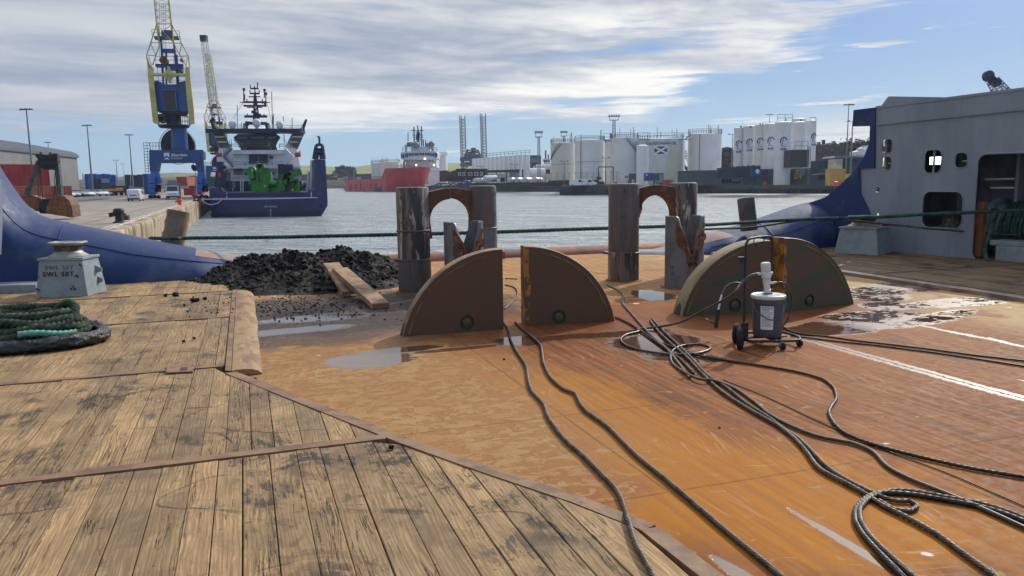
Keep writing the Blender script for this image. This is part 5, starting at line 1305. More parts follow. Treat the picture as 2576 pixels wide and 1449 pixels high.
cC = container('shipping_container', 'brick orange shipping container on the ground behind the grab bucket', onq(62, 116), 12.2, R(40), M['box_rust'], 'shipping containers beside the warehouse')

# ------------------------------------------------ lamp posts
def lamp_post(top, Y, label, r=.16, heads=4, grp='tall lamp posts on the quays', gz=QZ, name='lamp_post'):
    tp = atY(*top, Y); b = Vector((tp.x, Y, gz)); t_ = thing(name, label, 'lamp post', b, group=grp)
    mb = MB(); mb.cyl(b, tp, r*1.3, r*.6, n=10); mb.build('post', M['galv'], t_, True)
    mb = MB(); s = 1.1
    mb.cyl(tp-Vector((s, 0, 0)), tp+Vector((s, 0, 0)), .06, n=6)
    for k in range(heads):
        x = -s+2*s*k/(heads-1) if heads > 1 else s; mb.box(tp+Vector((x, -.1, .12)), (.62, .5, .18), m=Matrix.Rotation(R(20 if x > 0 else -20), 3, 'Y'))
    mb.build('lamp_head', M['crane_dark'], t_); return t_
lamp_post(K1(125, 522), 176, 'lamp post in front of the warehouse, leftmost on the quay', .22)
lamp_post(K1(414, 598), 224, 'lamp post at the right corner of the warehouse', .22)
lamp_post(K1(614, 643), 270, 'lamp post between the warehouse and the big crane', .22)
lamp_post(K1(551, 763), 380, 'shorter far lamp post beside the blue tanks', .2, 2)
lamp_post(K1(228, 678), 320, 'lamp post showing only its head above the warehouse roof', .2)
lamp_post(Z1(1845, 480), 520, 'very thin far mast left of the third lamp post', .12, 2)

# ------------------------------------------------ vehicles
def sect(w, z0, z1, x, sh=.12): return [(x, -w/2, z0), (x, -w/2, z0+(z1-z0)*.55), (x, -w/2+sh*.5, z1-.08), (x, -w/2+sh, z1), (x, w/2-sh, z1), (x, w/2-sh*.5, z1-.08), (x, w/2, z0+(z1-z0)*.55), (x, w/2, z0)]
def wheels(t_, xs, w, r):
    for x in xs:
        for s in (-1, 1):
            mb = MB(); mb.lathe((x, s*w/2-s*.1, r), [(r*.8, -.1), (r, -.07), (r, .07), (r*.8, .1)], 16, (0, s, 0)); wh = mb.build('wheel', M['tyre'], t_, True)
            mb = MB(); mb.lathe((x, s*w/2-s*.1, r), [(r*.55, .101), (r*.5, .108), (.001, .108)], 12, (0, s, 0)); mb.build('rim', M['chrome'], wh, True)
def car(label, mat, grp):
    t_ = thing('parked_car', label, 'car', (0, 0, 0), 0, grp); w = 1.78
    prof = [(-2.1, .45, .72), (-2.05, .28, .95), (-1.6, .26, 1.0), (-.9, .26, 1.02), (0, .26, 1.02), (.9, .26, .98), (1.5, .26, .88), (2.0, .28, .74), (2.12, .42, .6)]
    mb = MB(); mb.loft([sect(w-(.2 if i in (0, 8) else 0), z0, z1, x) for i, (x, z0, z1) in enumerate(prof)]); mb.build('body', mat, t_, True, auto=R(35))
    mb = MB(); mb.loft([sect(w-.25, .95, z1, x, .18) for x, z1 in ((-1.95, 1.0), (-1.35, 1.38), (-.7, 1.44), (.1, 1.42), (.95, .98))]); mb.build('window_glass', M['glass_dark'], t_, True, auto=R(35))
    mb = MB(); mb.loft([[(x, -w/2+.24, z), (x, -w/2+.2, z-.03), (x, w/2-.2, z-.03), (x, w/2-.24, z)] for x, z in ((-1.42, 1.40), (-.7, 1.47), (.15, 1.45))]); mb.build('roof', mat, t_, True)
    mb = MB(); [mb.box((x, s*.68, .72), (.06, .3, .14)) for x in (2.03,) for s in (-1, 1)]; mb.build('headlight', M['white'], t_)
    wheels(t_, (-1.3, 1.32), w, .32); return t_
g = 'cars parked before the warehouse'
car0 = {k: car('x', M['car_'+k], g) for k in ('white', 'silver', 'black', 'blue')}
for k in car0.values(): k.location = (0, 0, -500)
def put_car(k, px, Y, hd, label, grp, gz=QZ, s=1.0):
    c = car0[k]
    if c.location.z < -400: c.location = onq(px, Y, gz); c.rotation_euler.z = R(hd); c['label'] = label; c['group'] = grp; c.scale = (s, s, s); return c
    return copy_tree(c, onq(px, Y, gz), R(hd), label, grp, (s, s, s))
cs = [(181, 'silver', 142, 'silver car half hidden behind the grab bucket leg'), (199, 'white', 152, 'white car seen between the legs of the grab bucket'), (222, 'white', 150, 'small white car right beside the grab bucket arm'), (236, 'silver', 154, 'pale car second right of the grab bucket arm'),
      (247, 'black', 158, 'black car in the middle of the parked row'), (262, 'silver', 160, 'grey estate car right of the black one'), (270, 'white', 166, 'white car between two grey ones in the parked row'), (285, 'silver', 172, 'dark silver car near the right end of the row'), (300, 'white', 174, 'white car second from the right end of the row'), (309, 'white', 180, 'white car at the right end of the row')]
for i, (px, k, Y, l) in enumerate(cs): put_car(k, (118, 131, 166, 180, 192, 207, 218, 234, 252, 268)[i], 178+i*3, -28, l, g, QZ, 1.14)
def van(label, mat, c, hd, grp=None, L=4.6, H=1.95, s=1):
    t_ = thing('van', label, 'van', (0, 0, 0), 0, grp); w = 1.9; h = L/2
    mb = MB(); mb.loft([sect(w, .3, z1, x, .14) for x, z1 in ((-h, H*.5), (-h+.03, H-.12), (-h+.2, H-.02), (-.3, H), (h-1.55, H-.02), (h-.85, 1.18), (h-.2, 1.0), (h, .75))]); mb.build('body', mat, t_, True, auto=R(32))
    mb = MB(); mb.prism([(h-1.58, -w/2+.16, H-.12), (h-1.58, w/2-.16, H-.12), (h-.84, w/2-.1, 1.22), (h-.84, -w/2+.1, 1.22)], (.05, 0, .06)); mb.build('windscreen', M['glass_dark'], t_)
    mb = MB()
    for sd_ in (-1, 1): mb.prism([(h-2.4, sd_*(w/2+.002), 1.2), (h-1.1, sd_*(w/2+.002), 1.2), (h-1.65, sd_*(w/2-.06), H-.25), (h-2.4, sd_*(w/2-.06), H-.25)], (0, sd_*.02, 0))
    mb.build('side_window', M['glass_dark'], t_)
    mb = MB(); mb.box((-h-.005, 0, .95), (.03, 1.0, .14)); mb.box((-h-.01, 0, .42), (.06, w-.1, .22)); mb.build('rear_bumper', M['black'], t_)
    mb = MB(); mb.box((h+.01, 0, .42), (.06, w-.1, .26)); mb.build('front_bumper', M['black'], t_)
    for sd_ in (-1, 1): mb = MB(); mb.box((-h+.0, sd_*(w/2-.08), .95), (.05, .12, .5)); mb.build('tail_light', M['orange'], t_)
    wheels(t_, (-h+.9, h-.85), w, .34); t_.location = c; t_.rotation_euler.z = R(hd); t_.scale = (s, s, s); return t_
v_ = van('white van seen from behind, left of the crane leg', M['car_white'], onq(342, 128), 106)
def flatbed(label, c, hd):
    t_ = thing('truck', label, 'truck', (0, 0, 0)); w = 2.1
    mb = MB(); mb.loft([sect(w, .45, z1, x, .16) for x, z1 in ((.9, 1.3), (.92, 2.3), (1.1, 2.42), (2.1, 2.4), (2.75, 1.45), (3.1, 1.2), (3.25, .9))]); mb.build('cab', M['car_white'], t_, True, auto=R(32))
    mb = MB(); mb.prism([(2.13, -w/2+.2, 2.28), (2.13, w/2-.2, 2.28), (2.74, w/2-.12, 1.5), (2.74, -w/2+.12, 1.5)], (.05, 0, .05)); mb.build('windscreen', M['glass_dark'], t_)
    mb = MB(); mb.box((3.2, 0, .95), (.08, 1.3, .16)); mb.box((3.24, 0, .5), (.12, w-.05, .26)); mb.build('front_bumper', M['black'], t_)
    for s in (-1, 1): mb = MB(); mb.box((3.14, s*.8, 1.0), (.1, .3, .2)); mb.build('headlight', M['lid_white'], t_)
    for s in (-1, 1): mb = MB(); mb.box((2.4, s*(w/2+.2), 1.55), (.1, .18, .35)); mb.build('mirror', M['black'], t_)
    mb = MB(); mb.box((-1.4, 0, .8), (4.6, 2.1, .12)); rails(mb, [(-3.6, -1, .86), (.8, -1, .86), (.8, 1, .86), (-3.6, 1, .86)], 1.9, .04, 1.2); mb.box((.3, 0, 2.9), (1.0, 1.5, .9)); mb.build('load_bed', M['galv'], t_)
    wheels(t_, (-2.6, 2.35), w, .42); t_.location = c; t_.rotation_euler.z = R(hd); return t_
flatbed('white flatbed truck facing us between the legs of the big crane', onq(437, 140), -70)
rt = thing('road_truck', 'low truck with orange and yellow striped tail beyond the parked cars', 'truck', onq(299, 205))
mb = MB(); c = onq(299, 205); mb.box(c+U*1.0, (4.2, 2, .5)); mb.box(c+Vector((2.6, 0, 1.6)), (1.6, 2, 1.8)); mb.box(c+Vector((0, .5, 2.3)), (3.0, 1.4, .5)); mb.build('body', M['box_dark'], rt)
mb = MB()
for i in range(7): x = -1.9+i*.55; mb.prism([c+Vector((x, -1.03, 1.25)), c+Vector((x+.27, -1.03, 1.25)), c+Vector((x+.5, -1.03, 1.75)), c+Vector((x+.23, -1.03, 1.75))], (0, -.03, 0))
mb.build('striped_board', M['chevron_y'], rt)
mb = MB(); mb.box(c+Vector((-.05, -1.0, 1.5)), (4.1, .04, .52)); mb.build('tail_board', M['orange'], rt)
for x in (-1.4, -.2, 1.2, 2.6): mb = MB(); mb.lathe(c+Vector((x, -1.0, .45)), [(.45, 0), (.45, .3)], 14, (0, 1, 0)); mb.build('wheel', M['tyre'], rt)

# ------------------------------------------------ grab bucket
gY = 60; gbp = onq(110, gY)
gb = thing('grab_bucket', 'large rusty clamshell grab bucket standing open on the quay', 'grab bucket', gbp)
mb = MB(); pts = [(690, 1220), (695, 1120), (730, 1040), (800, 980), (880, 958), (960, 975), (1025, 1030), (1065, 1110), (1080, 1200), (1085, 1285)]
f = [atY(*Z1(*p), gY) for p in pts]; bk = [atY(*Z1(x+120, y-(12 if y < 1250 else 25)), gY+1.6) for x, y in pts]
mb.loft([f, bk], closed=True, cap=True); sh1 = mb.build('shell', M['rust'], gb, True, auto=R(50))
mb = MB()
for q0, q1 in zip(zip(f[4:], f[5:]), zip(bk[4:], bk[5:])):
    (a0, a1), (b0, b1) = q0, q1; off = Vector((.03, -.0, .02)); mb.prism([a0+off, b0+off, b1+off, a1+off], off*.5)
mb.build('wear_plate', M['rust_b'] if 'rust_b' in M else M['arch_rust'], sh1)
mb = MB(); pts = [(330, 955), (490, 950), (640, 1010), (560, 1190), (520, 1180), (400, 1060)]
slab(mb, pts, gY+.3, 1.5, Z1); mb.build('shell', M['rust'], gb)
mb = MB(); slab(mb, [(500, 1010), (780, 1000), (740, 1230), (600, 1220)], gY+.5, 1.0, Z1); mb.cyl(atY(*Z1(670, 1110), gY+.2), atY(*Z1(670, 1110), gY+1.8), .38, n=20); mb.build('hinge_block', M['black'], gb)
M['old_green'] = pm('old_green', S(76,90,84), S(60,66,64), 3, rough=.7, var=.2, rust=(S(140,128,100), 5, .62, .7))
mb = MB()
for pa, pb_, w_ in ((Z1(560, 560), Z1(455, 830), .30), (Z1(455, 830), Z1(420, 950), .42), (Z1(860, 470), Z1(895, 790), .30), (Z1(895, 790), Z1(905, 940), .36), (Z1(590, 440), Z1(540, 600), .34)):
    mb = MB(); mb.bar(atY(*pa, gY+.4), atY(*pb_, gY+.4), w_, .3, up=(0, 1, 0)); mb.build('arm', M['old_green'], gb)
mb = MB(); slab(mb, [(575, 350), (850, 345), (865, 440), (830, 500), (780, 560), (700, 560), (620, 520), (590, 560), (560, 470)], gY+.1, 1.0, Z1)
slab(mb, [(525, 350), (545, 325), (590, 330), (595, 300), (620, 300), (630, 340), (735, 340), (735, 305), (765, 305), (775, 340), (800, 320), (855, 320), (862, 365), (820, 390), (560, 400)], gY-.05, .5, Z1)
for x in (680, 735, 790): mb.cyl(atY(*Z1(x, 530), gY-.1), atY(*Z1(x, 530), gY+.9), .2, n=16)
mb.build('head', M['black'], gb)
mb = MB()
for xs in (((600, 560), (575, 800), (580, 1040)), ((625, 560), (605, 800), (600, 1050)), ((610, 580), (630, 820), (640, 1010)), ((820, 520), (840, 760), (800, 980)), ((835, 540), (815, 740), (830, 960)), ((825, 500), (850, 800), (855, 960))):
    mb.tube([atY(*Z1(*p), gY+.3) for p in xs], .025, 6, step=.2)
mb.build('hanging_cable', M['black'], gb)
def bollard(px, Y, label, mat, s=1.0):
    b = onq(px, Y); t_ = thing('quay_bollard', label, 'bollard', b, group='bollards along the quay edge')
    mb = MB(); mb.lathe(b, [(.34*s, 0), (.30*s, .06*s), (.2*s, .1*s), (.19*s, .45*s)], 20); mb.build('bollard_foot', mat, t_, True)
    mb = MB(); mb.lathe(b+U*.45*s, [(.2*s, 0), (.26*s, .06*s), (.28*s, .2*s), (.22*s, .3*s), (.05*s, .33*s)], 20); mb.bar(b+U*.5*s, b+Vector((-.45*s, -.1, .42*s)), .25*s, .22*s); mb.build('bollard_head', mat, t_, True)
bollard(*(Z1(1765, 1340)[0], 53), 'black double horned bollard on the near quay edge', M['black'], 1.3)
bollard(*(Z3(526, 1270)[0], 96), 'orange red bollard on the quay edge near the crane', M['orange'], 1.1)
ob = MB(); c = onq(Z1(1860, 1270)[0], 55.5); ob.box(c+U*.25, (.5, .3, .35)); ob.box(c+Vector((-.05, 0, .5)), (.2, .2, .16)); tag(ob.build('mooring_fitting', M['arch_rust'], None, bevel=.03), 'small orange mooring fitting right of the black bollard', 'fitting')

# ------------------------------------------------ big portal crane
cY = 150
def crane(Y, T, label, small=False):
    """T maps photo crop Z2/Z3 positions of the near crane to positions of this crane"""
    t2 = lambda x, y: T(*Z2(x, y)); t3 = lambda x, y: T(*Z3(x, y)); A2 = lambda x, y, d=0: atY(*t2(x, y), Y+d); A3 = lambda x, y, d=0: atY(*t3(x, y), Y+d)
    k = Y/1950.0*.229 * (T(1, 0)[0]-T(0, 0)[0])*2.8       # about one metre per 2.8 crop pixels
    b = A3(480, 1190); b = Vector((b.x, Y, QZ)); t_ = thing('portal_crane', label, 'crane', b, group='blue and yellow portal cranes')
    s = A3(582, 600).x-A3(390, 600).x                      # column diameter
    mb = MB(); slab(mb, [(148, 600), (812, 598), (820, 760), (718, 757), (748, 860), (750, 880), (828, 875), (820, 760), (718, 757), (280, 760), (262, 868), (160, 872), (148, 760)][:2]+[(818, 760), (828, 875), (750, 880), (745, 860), (718, 757), (280, 760), (262, 868), (160, 872), (150, 760)], Y, s*1.2, t3)
    gt = mb.build('portal_beam', M['crane_blue'], t_)
    # emblem and name
    mb = MB(); slab(mb, [(330, 637), (398, 635), (400, 690), (366, 668), (333, 688)], Y-.05, .04, t3); slab(mb, [(333, 716), (345, 707), (368, 690), (392, 707), (404, 718)], Y-.05, .04, t3); mb.build('emblem', M['white'], gt)
    q0 = A3(422, 664); q1 = A3(641, 664); H_ = (q1.x-q0.x)
    lettering('Aberdeen', H_*.232, M['white'], gt, q0+Vector((0, -.06, 0)), (1, 0, -.0), U, bold=H_*.004, align='LEFT', depth=.02)
    lettering('Harbour', H_*.190, M['rail_white'], gt, A3(422, 703)+Vector((0, -.06, 0)), (1, 0, -.0), U, align='LEFT', depth=.02)
    for d in (0, s*5.5):
        for pts in ([(165, 872), (262, 868), (292, 950), (300, 1010), (230, 1030), (160, 1010)], [(748, 880), (828, 875), (856, 1000), (860, 1040), (770, 1040), (745, 960)]):
            mb = MB(); slab(mb, pts, Y+d, s*.8, t3); mb.build('leg', M['crane_lblue'], t_)
    for x0, x1 in ((148, 225), (738, 810)):
        mb = MB()
        for i, (y0, y1) in enumerate(((940, 1012), (1022, 1072), (1078, 1130), (1138, 1168))): rect(mb, x0, y0, x1-(0 if i < 2 else 6), y1, Y-.6, 1.6, t3)
        mb.build('drive_box', M['crane_lblue'], t_)
        mb = MB(); rect(mb, x0+4, 1012, x1-10, 1190, Y-.2, 1.2, t3); rect(mb, x0+60, 1030, x1+70, 1120, Y+.6, 1, t3); mb.build('bogie', M['crane_dark'], t_)
        for dx_ in (10, 60, 110):
            mb = MB(); c = A3(x0+dx_, 1180, -.2); mb.cyl(c, c+Vector((0, .5, 0)), s*.12, n=14); mb.build('wheel', M['tyre'], t_)
    # beam joining the portal to the rear
    mb = MB(); rect(mb, 160, 602, 270, 700, Y+s*1.2, s*4.5, t3); rect(mb, 720, 602, 815, 700, Y+s*1.2, s*4.5, t3); mb.build('portal_beam', M['crane_dark'], t_)
    # access ladder and rails on the portal
    mb = MB()
    for x in (80, 120, 148): mb.cyl(A3(x, 505), A3(x+22, 880 if x < 140 else 600), .05, n=5)
    for i in range(11): y = 510+i*36; dx_ = 22*i*36/375; mb.cyl(A3(80+dx_, y), A3(148 if y < 600 else 150+dx_*.3, y), .045, n=4)
    for i in range(4): mb.cyl(A3(160+36*i, 510), A3(160+36*i, 600), .045, n=4)
    for y in (510, 550): mb.cyl(A3(160, y), A3(295, y), .045, n=4)
    mb.build('ladder', M['crane_dark'], t_)
    # column
    c0 = A3(487, 600, s*.6); c1 = A3(466, 310, s*.6); c0.x = A3(485, 600).x; c1.x = A3(467, 310).x
    mb = MB(); mb.lathe(c0, [(s*.52, 0), (s*.50, (c1.z-c0.z)*.5), (s*.48, c1.z-c0.z)], 36, (c1-c0).normalized()); mb.build('column', M['crane_blue'], t_, True)
    # cable reel behind the column
    mb = MB(); rc = A3(500, 548, s*1.2); rr = (A3(672, 560).x-rc.x)*.86
    mb.cyl(rc, rc+Vector((0, .4, 0)), rr*.93, n=40); mb.build('cable_reel', M['crane_dark'], t_)
    mb = MB(); ring = [rc+Vector((math.cos(R(12*i))*rr, -.05, math.sin(R(12*i))*rr)) for i in range(31)]; mb.tube(ring, .06, 5, step=0)
    mb.build('reel_rim', M['galv'], t_)
    # slewing platform
    mb = MB(); cp = A3(460, 300, s*.6); R1 = (A3(648, 300).x-A3(272, 300).x)/2
    mb.lathe(cp, [(R1*.9, -.4), (R1, 0), (R1, .12)], 30); mb.build('platform', M['crane_dark'], t_, True)
    mb = MB(); ring = [cp+Vector((math.cos(R(15*i))*R1, math.sin(R(15*i))*R1*.8, .12)) for i in range(25)]; rails(mb, ring, (A3(0, 180).z-A3(0, 300).z)*.9, .04, 9); mb.build('railing', M['crane_dark'], t_)
    mb = MB(); c2 = A2(455, 1210, s*.6); mb.cyl(cp, Vector((cp.x-.1, cp.y, c2.z)), s*.47, n=24); mb.build('slew_ring', M['crane_dark'], t_, True)
    # machinery house
    mb = MB(); slab(mb, [(247, 900), (258, 885), (290, 888), (345, 925), (470, 925), (545, 893), (585, 888), (592, 925), (608, 1222), (272, 1214), (255, 1010)], Y, s*1.8, t2); hs = mb.build('machine_house', M['crane_blue'], t_)
    mb = MB(); slab(mb, [(338, 990), (470, 990), (492, 1205), (372, 1200)], Y-.15, .1, t2); mb.build('house_window', M['glass_dark'], hs)
    mb = MB(); slab(mb, [(334, 984), (474, 984), (474, 992), (342, 992)], Y-.4, .3, t2); slab(mb, [(470, 985), (478, 985), (496, 1205), (488, 1205)], Y-.4, .3, t2); mb.build('window_hood', M['crane_lblue'], hs)
    mb = MB(); slab(mb, [(590, 925), (600, 925), (622, 1250), (608, 1222)], Y, s*1.6, t2); slab(mb, [(290, 1212), (600, 1222), (590, 1262), (330, 1250)], Y+.2, s*1.4, t2); mb.build('house_floor', M['crane_dark'], hs)
    # yellow luffing frame: two box arms, cross tube with the star shaped knuckle, lattice jib
    for pts in ([(160, 605), (190, 700), (228, 740), (235, 860), (275, 1215), (282, 1300), (222, 1290), (175, 860), (168, 700)], [(605, 735), (630, 740), (640, 860), (678, 1215), (682, 1300), (625, 1295), (612, 1215), (582, 860), (580, 740)]):
        mb = MB(); slab(mb, pts if pts[0][0] < 300 else pts, Y-.9, s*.45, t2); a_ = mb.build('jib_arm', M['crane_yellow'], t_)
        mb = MB(); x0, x1 = (222, 282) if pts[0][0] < 300 else (624, 682); slab(mb, [(x0, 1296), (x1, 1300), (x1+(6 if x0 < 300 else 4), 1365 if x0 < 300 else 1350), (x0+8, 1345 if x0 < 300 else 1368)], Y-.85, s*.4, t2); mb.build('arm_foot', M['crane_yellow'], a_)
    mb = MB(); pA, pB = A2(232, 818, -.6), A2(584, 826, -.6); mb.cyl(pA, pB, s*.10, n=14); pc = (pA+pB)/2
    for sg in (-1, 1): mb.loft([[pc+Vector((x*s*w_, -y_*.1, z*s)) for x, y_ in ((-1, 0), (0, s*2), (1, 0), (0, -s*2))] for w_, z in ((.55, sg*.05), (.25, sg*.18), (.1, sg*.34), (.03, sg*.52))])
    mb.build('cross_tube', M['crane_yellow'], t_, True)
    mb = MB(); r = s*.032
    def L(a, b_, w_=1): mb.cyl(A2(*a, -.7), A2(*b_, -.7), r*w_, n=6)
    for a, b_, w_ in (((160, 605), (270, 270), 1.2), ((270, 270), (240, -30), 1.2), ((435, 265), (402, -30), 1.2), ((435, 265), (545, 475), 1.2), ((545, 475), (618, 612), 1.2), ((618, 612), (632, 745), 1.2), ((160, 605), (175, 720), 1.2),
                      ((270, 270), (300, 500), 1.5), ((300, 500), (225, 715), 1.1), ((435, 265), (455, 470), 1.5), ((455, 470), (600, 735), 1.1), ((215, 468), (545, 475), .9), ((165, 605), (262, 612), .9), ((520, 618), (618, 612), .9), ((205, 480), (260, 600), .8), ((178, 620), (215, 715), .8), ((545, 475), (520, 610), .8), ((610, 630), (590, 725), .8),
                      ((275, 270), (455, 470), .6), ((435, 270), (300, 370), .6), ((270, 262), (435, 262), 1), ((240, 468), (205, 470), .9), ((290, 365), (445, 450), .5)): L(a, b_, w_)
    n = 4
    for i in range(n):
        y0, y1 = 262-i*74, 262-(i+1)*74; xl0, xl1 = 270-i*7.4, 270-(i+1)*7.4; xr0, xr1 = 435-i*8.2, 435-(i+1)*8.2
        L((xl0, y0), (xr1, y1), .4); L((xr0, y0), (xl1, y1), .4); L((xl1, y1), (xr1, y1), .45)
    if True:   # inner pair of chords, further back
        for a, b_ in (((285, 270), (258, -30)), ((425, 265), (392, -30)), ((285, 270), (310, 480)), ((425, 265), (448, 470))): mb.cyl(A2(*a, 1.4), A2(*b_, 1.4), r*.9, n=5)
    if small: pass
    else:
        P0, P1 = (A2(270, 270, -.7)+A2(435, 265, -.7))/2, (A2(240, -30, -.7)+A2(402, -30, -.7))/2
        lat(mb, P1, P1+(P1-P0)*2.4, s*.8, s*.5, 16, r, rb=r*.4)
    mb.build('jib_lattice', M['crane_yellow'], t_)
    # dark tower inside the jib frame with platforms and hoist ropes
    mb = MB()
    for a, b_ in (((318, 400), (345, 925)), ((375, 560), (378, 925)), ((460, 470), (500, 925)), ((490, 600), (512, 925))): mb.bar(A2(*a, .5), A2(*b_, .5), s*.10, s*.10, up=(0, 1, 0))
    for (x0, y0, x1, y1) in ((318, 535, 475, 560), (240, 395, 525, 415), (255, 700, 560, 722), (400, 715, 560, 760), (320, 330, 440, 405)): rect(mb, x0, y0, x1, y1, Y+.2, s*.9, t2)
    mb.build('inner_tower', M['crane_blue'], t_)
    mb = MB()
    for x0, y0, x1, y1 in ((262, 700, 560, 600), (220, 395, 300, 305), (440, 410, 525, 320), (250, 925, 340, 870), (440, 925, 590, 870)):
        h_ = A2(0, y1).z-A2(0, y0).z; rails(mb, [A2(x0, y0, -.1), A2(x1, y0, -.1)], h_*.8, s*.012, s*.5)
    for x in (300, 325, 345, 365): mb.cyl(A2(x, 40, 0), A2(x+5, 650, 0), s*.012, n=4)
    for x in (275, 320): mb.cyl(A2(x, 725, .2), A2(x+15, 890, .2), s*.012, n=4)
    mb.build('railing', M['crane_dark'], t_)
    mb = MB()
    for x, y, q in ((330, 660, .2), (360, 670, .2), (345, 640, .16), (545, 660, .12), (530, 780, .14), (315, 1290, .25), (330, 1320, .2)): c = A2(x, y, -.2); mb.cyl(c, c+Vector((0, .6, 0)), s*q, n=12)
    mb.build('sheave', M['jaw_rust'], t_)
    return t_
crane(cY, lambda x, y: (x, y), 'tall blue and yellow harbour crane, the nearer and larger one')
# the second crane, scaled about its own place further along the quay
def T2(x, y):
    k = .515; return (549+(x-438)*k, 476+(y-492)*k)
crane(250, T2, 'more distant blue and yellow harbour crane behind the dark blue ship')
mb = MB()
j0, j1 = atY(543, 290, 250), atY(513, 99, 250); lat(mb, j0, j1, 2.4, 1.5, 26, .09, rb=.035)
jt = thing('crane_jib', 'long slender lattice jib of the distant crane, pale against cloud', 'crane jib', Vector((j0.x, 252, QZ)))
M['jib_pale'] = pm('jib_pale', S(168,168,146), rough=.5, var=.1); mb.build('jib_lattice', M['jib_pale'], jt); mb = MB(); mb.box(j1+U*.3, (2.0, 1.6, 1.8)); mb.build('jib_head', M['crane_dark'], jt)

# things round the crane feet and beyond
bt = 'blue storage tanks beyond the warehouse'
rs = random.Random(6)
for i, (x0, x1, y0) in enumerate(((1268, 1335, 628), (1335, 1392, 624), (1392, 1468, 626), (1468, 1525, 632), (1520, 1600, 626), (1592, 1660, 630), (1655, 1740, 640))):
    Y = 330-i*3; a = atY(*Z1(x0, y0), Y); b = atY(*Z1(x1, y0), Y); r = (b.x-a.x)/2*1.03; c = Vector(((a.x+b.x)/2, Y, QZ))
    t_ = MB(); t_.lathe(c, [(r*.97, 0), (r, .3), (r, a.z-QZ-.5), (r*1.02, a.z-QZ-.4), (r*.9, a.z-QZ-.05), (.05, a.z-QZ+.1)], 24)
    o = t_.build('storage_tank', M['tank_blue'], None, True); tag(o, ['blue tank touching the white ship, far left of the tank row', 'second blue tank from the left of the tank row', 'third blue tank from the left of the tank row', 'middle blue tank of the seven in the row', 'fifth blue tank from the left of the tank row', 'second blue tank from the right end of the row', 'blue tank at the right end of the seven in the row'][i], 'tank', bt)
def cbox(x0, y0, x1, y1, Y, mat, label, conv, name='shipping_container', cat='container', dep=6, grp=None, z0=QZ):
    a = atY(*conv(x0, y0), Y); b = atY(*conv(x1, y1), Y); t_ = thing(name, label, cat, Vector(((a.x+b.x)/2, Y+dep/2, z0)), group=grp)
    zb = max(min(b.z, z0), z0) if b.z < z0+1.2 else b.z
    mb = MB(); mb.box(((a.x+b.x)/2, Y+dep/2, (a.z+zb)/2), (b.x-a.x, dep, a.z-zb)); mb.build('box_body', mat, t_, bevel=.04)
    mb = MB(); n = max(3, int((b.x-a.x)/.6))
    for i in range(n+1): mb.box((a.x+(b.x-a.x)*i/n, Y-.03, (a.z+zb)/2), (.12, .06, a.z-zb))
    for z in (a.z-.1, zb+.1): mb.box(((a.x+b.x)/2, Y-.05, z), (b.x-a.x, .07, .16))
    mb.build('rib', mat, t_); return t_
ds = 'dark stacked boxes on the crane quay'
cbox(1400, 700, 1530, 865, 300, M['box_dark'], 'dark blue box before the blue tank row', Z1, grp=ds)
cbox(1515, 760, 1745, 885, 280, M['wall_dark'], 'wide blue grey box below the right blue tanks', Z1, grp=ds)
cbox(1870, 640, 1960, 830, 300, M['box_dark'], 'dark box left of the third lamp post', Z1, grp=ds)
cbox(1965, 655, 2110, 830, 290, M['crane_dark'], 'black stack behind the white van', Z1, grp=ds)
cbox(0, 905, 75, 1060, 240, M['box_dark'], 'dark blue stack left of the crane ladder', Z3, grp=ds)
cbox(75, 895, 145, 1160, 230, M['sign_blue'], 'blue stack directly behind the left crane leg', Z3, grp=ds)
cbox(490, 932, 622, 1045, 210, M['box_rust'], 'rust red container under the crane beam', Z3, grp=ds)
cbox(580, 1075, 722, 1165, 190, M['box_red'], 'low red skip under the crane beam', Z3, name='skip', cat='skip', grp=None)
cbox(638, 920, 735, 1160, 225, M['box_dark'], 'dark blue container beside the right crane leg', Z3, grp=ds)
cbox(870, 930, 1010, 1060, 240, M['green_net'], 'green netted stack between crane and blue ship', Z3, name='netted_stack', cat='stack', dep=4)
hb = thing('hopper', 'black hopper hanging under the right end of the crane beam', 'hopper', atY(*Z3(702, 830), cY+2))
mb = MB(); slab(mb, [(668, 795), (690, 778), (740, 800), (745, 855), (700, 862), (672, 830)], cY+1, 1.6, Z3); mb.build('hopper_body', M['crane_dark'], hb); mb = MB(); mb.cyl(atY(*Z3(700, 760), cY+1.5), atY(*Z3(702, 790), cY+1.5), .05, n=5); mb.cyl(atY(*Z3(720, 860), cY+1.5), atY(*Z3(722, 1170), cY+1.5), .06, n=5); mb.build('hanger', M['galv'], hb)
ws = thing('white_ship', 'small white ship with stepped decks beside the blue tanks', 'ship', onq(Z1(1300, 800)[0], 345, WATER))
mb = MB(); slab(mb, [(1235, 690), (1300, 680), (1370, 750), (1375, 800), (1235, 835)], 345, 12, Z1); mb.build('superstructure', M['ship_white'], ws)
mb = MB(); slab(mb, [(1232, 620), (1255, 620), (1262, 690), (1235, 690)], 346, 6, Z1); slab(mb, [(1268, 660), (1310, 665), (1325, 682), (1262, 684)], 345, 6, Z1); mb.build('wheelhouse', M['ship_white'], ws)
mb = MB()
for x in (1255, 1285, 1315, 1345): rect(mb, x, 770, x+10, 790, 344.8, .1, Z1)
mb.build('porthole', M['glass_dark'], ws)
sn = thing('notice_boards', 'two white notice boards on posts among the parked cars', 'notice board', onq(200, 138))
mb = MB(); rect(mb, 720, 797, 756, 850, 138, .08, Z1); rect(mb, 760, 793, 806, 850, 138, .08, Z1); mb.build('board', M['white'], sn); mb = MB(); rect(mb, 735, 850, 739, 960, 138, .06, Z1); rect(mb, 780, 850, 784, 960, 138, .06, Z1); mb.build('post', M['galv'], sn)
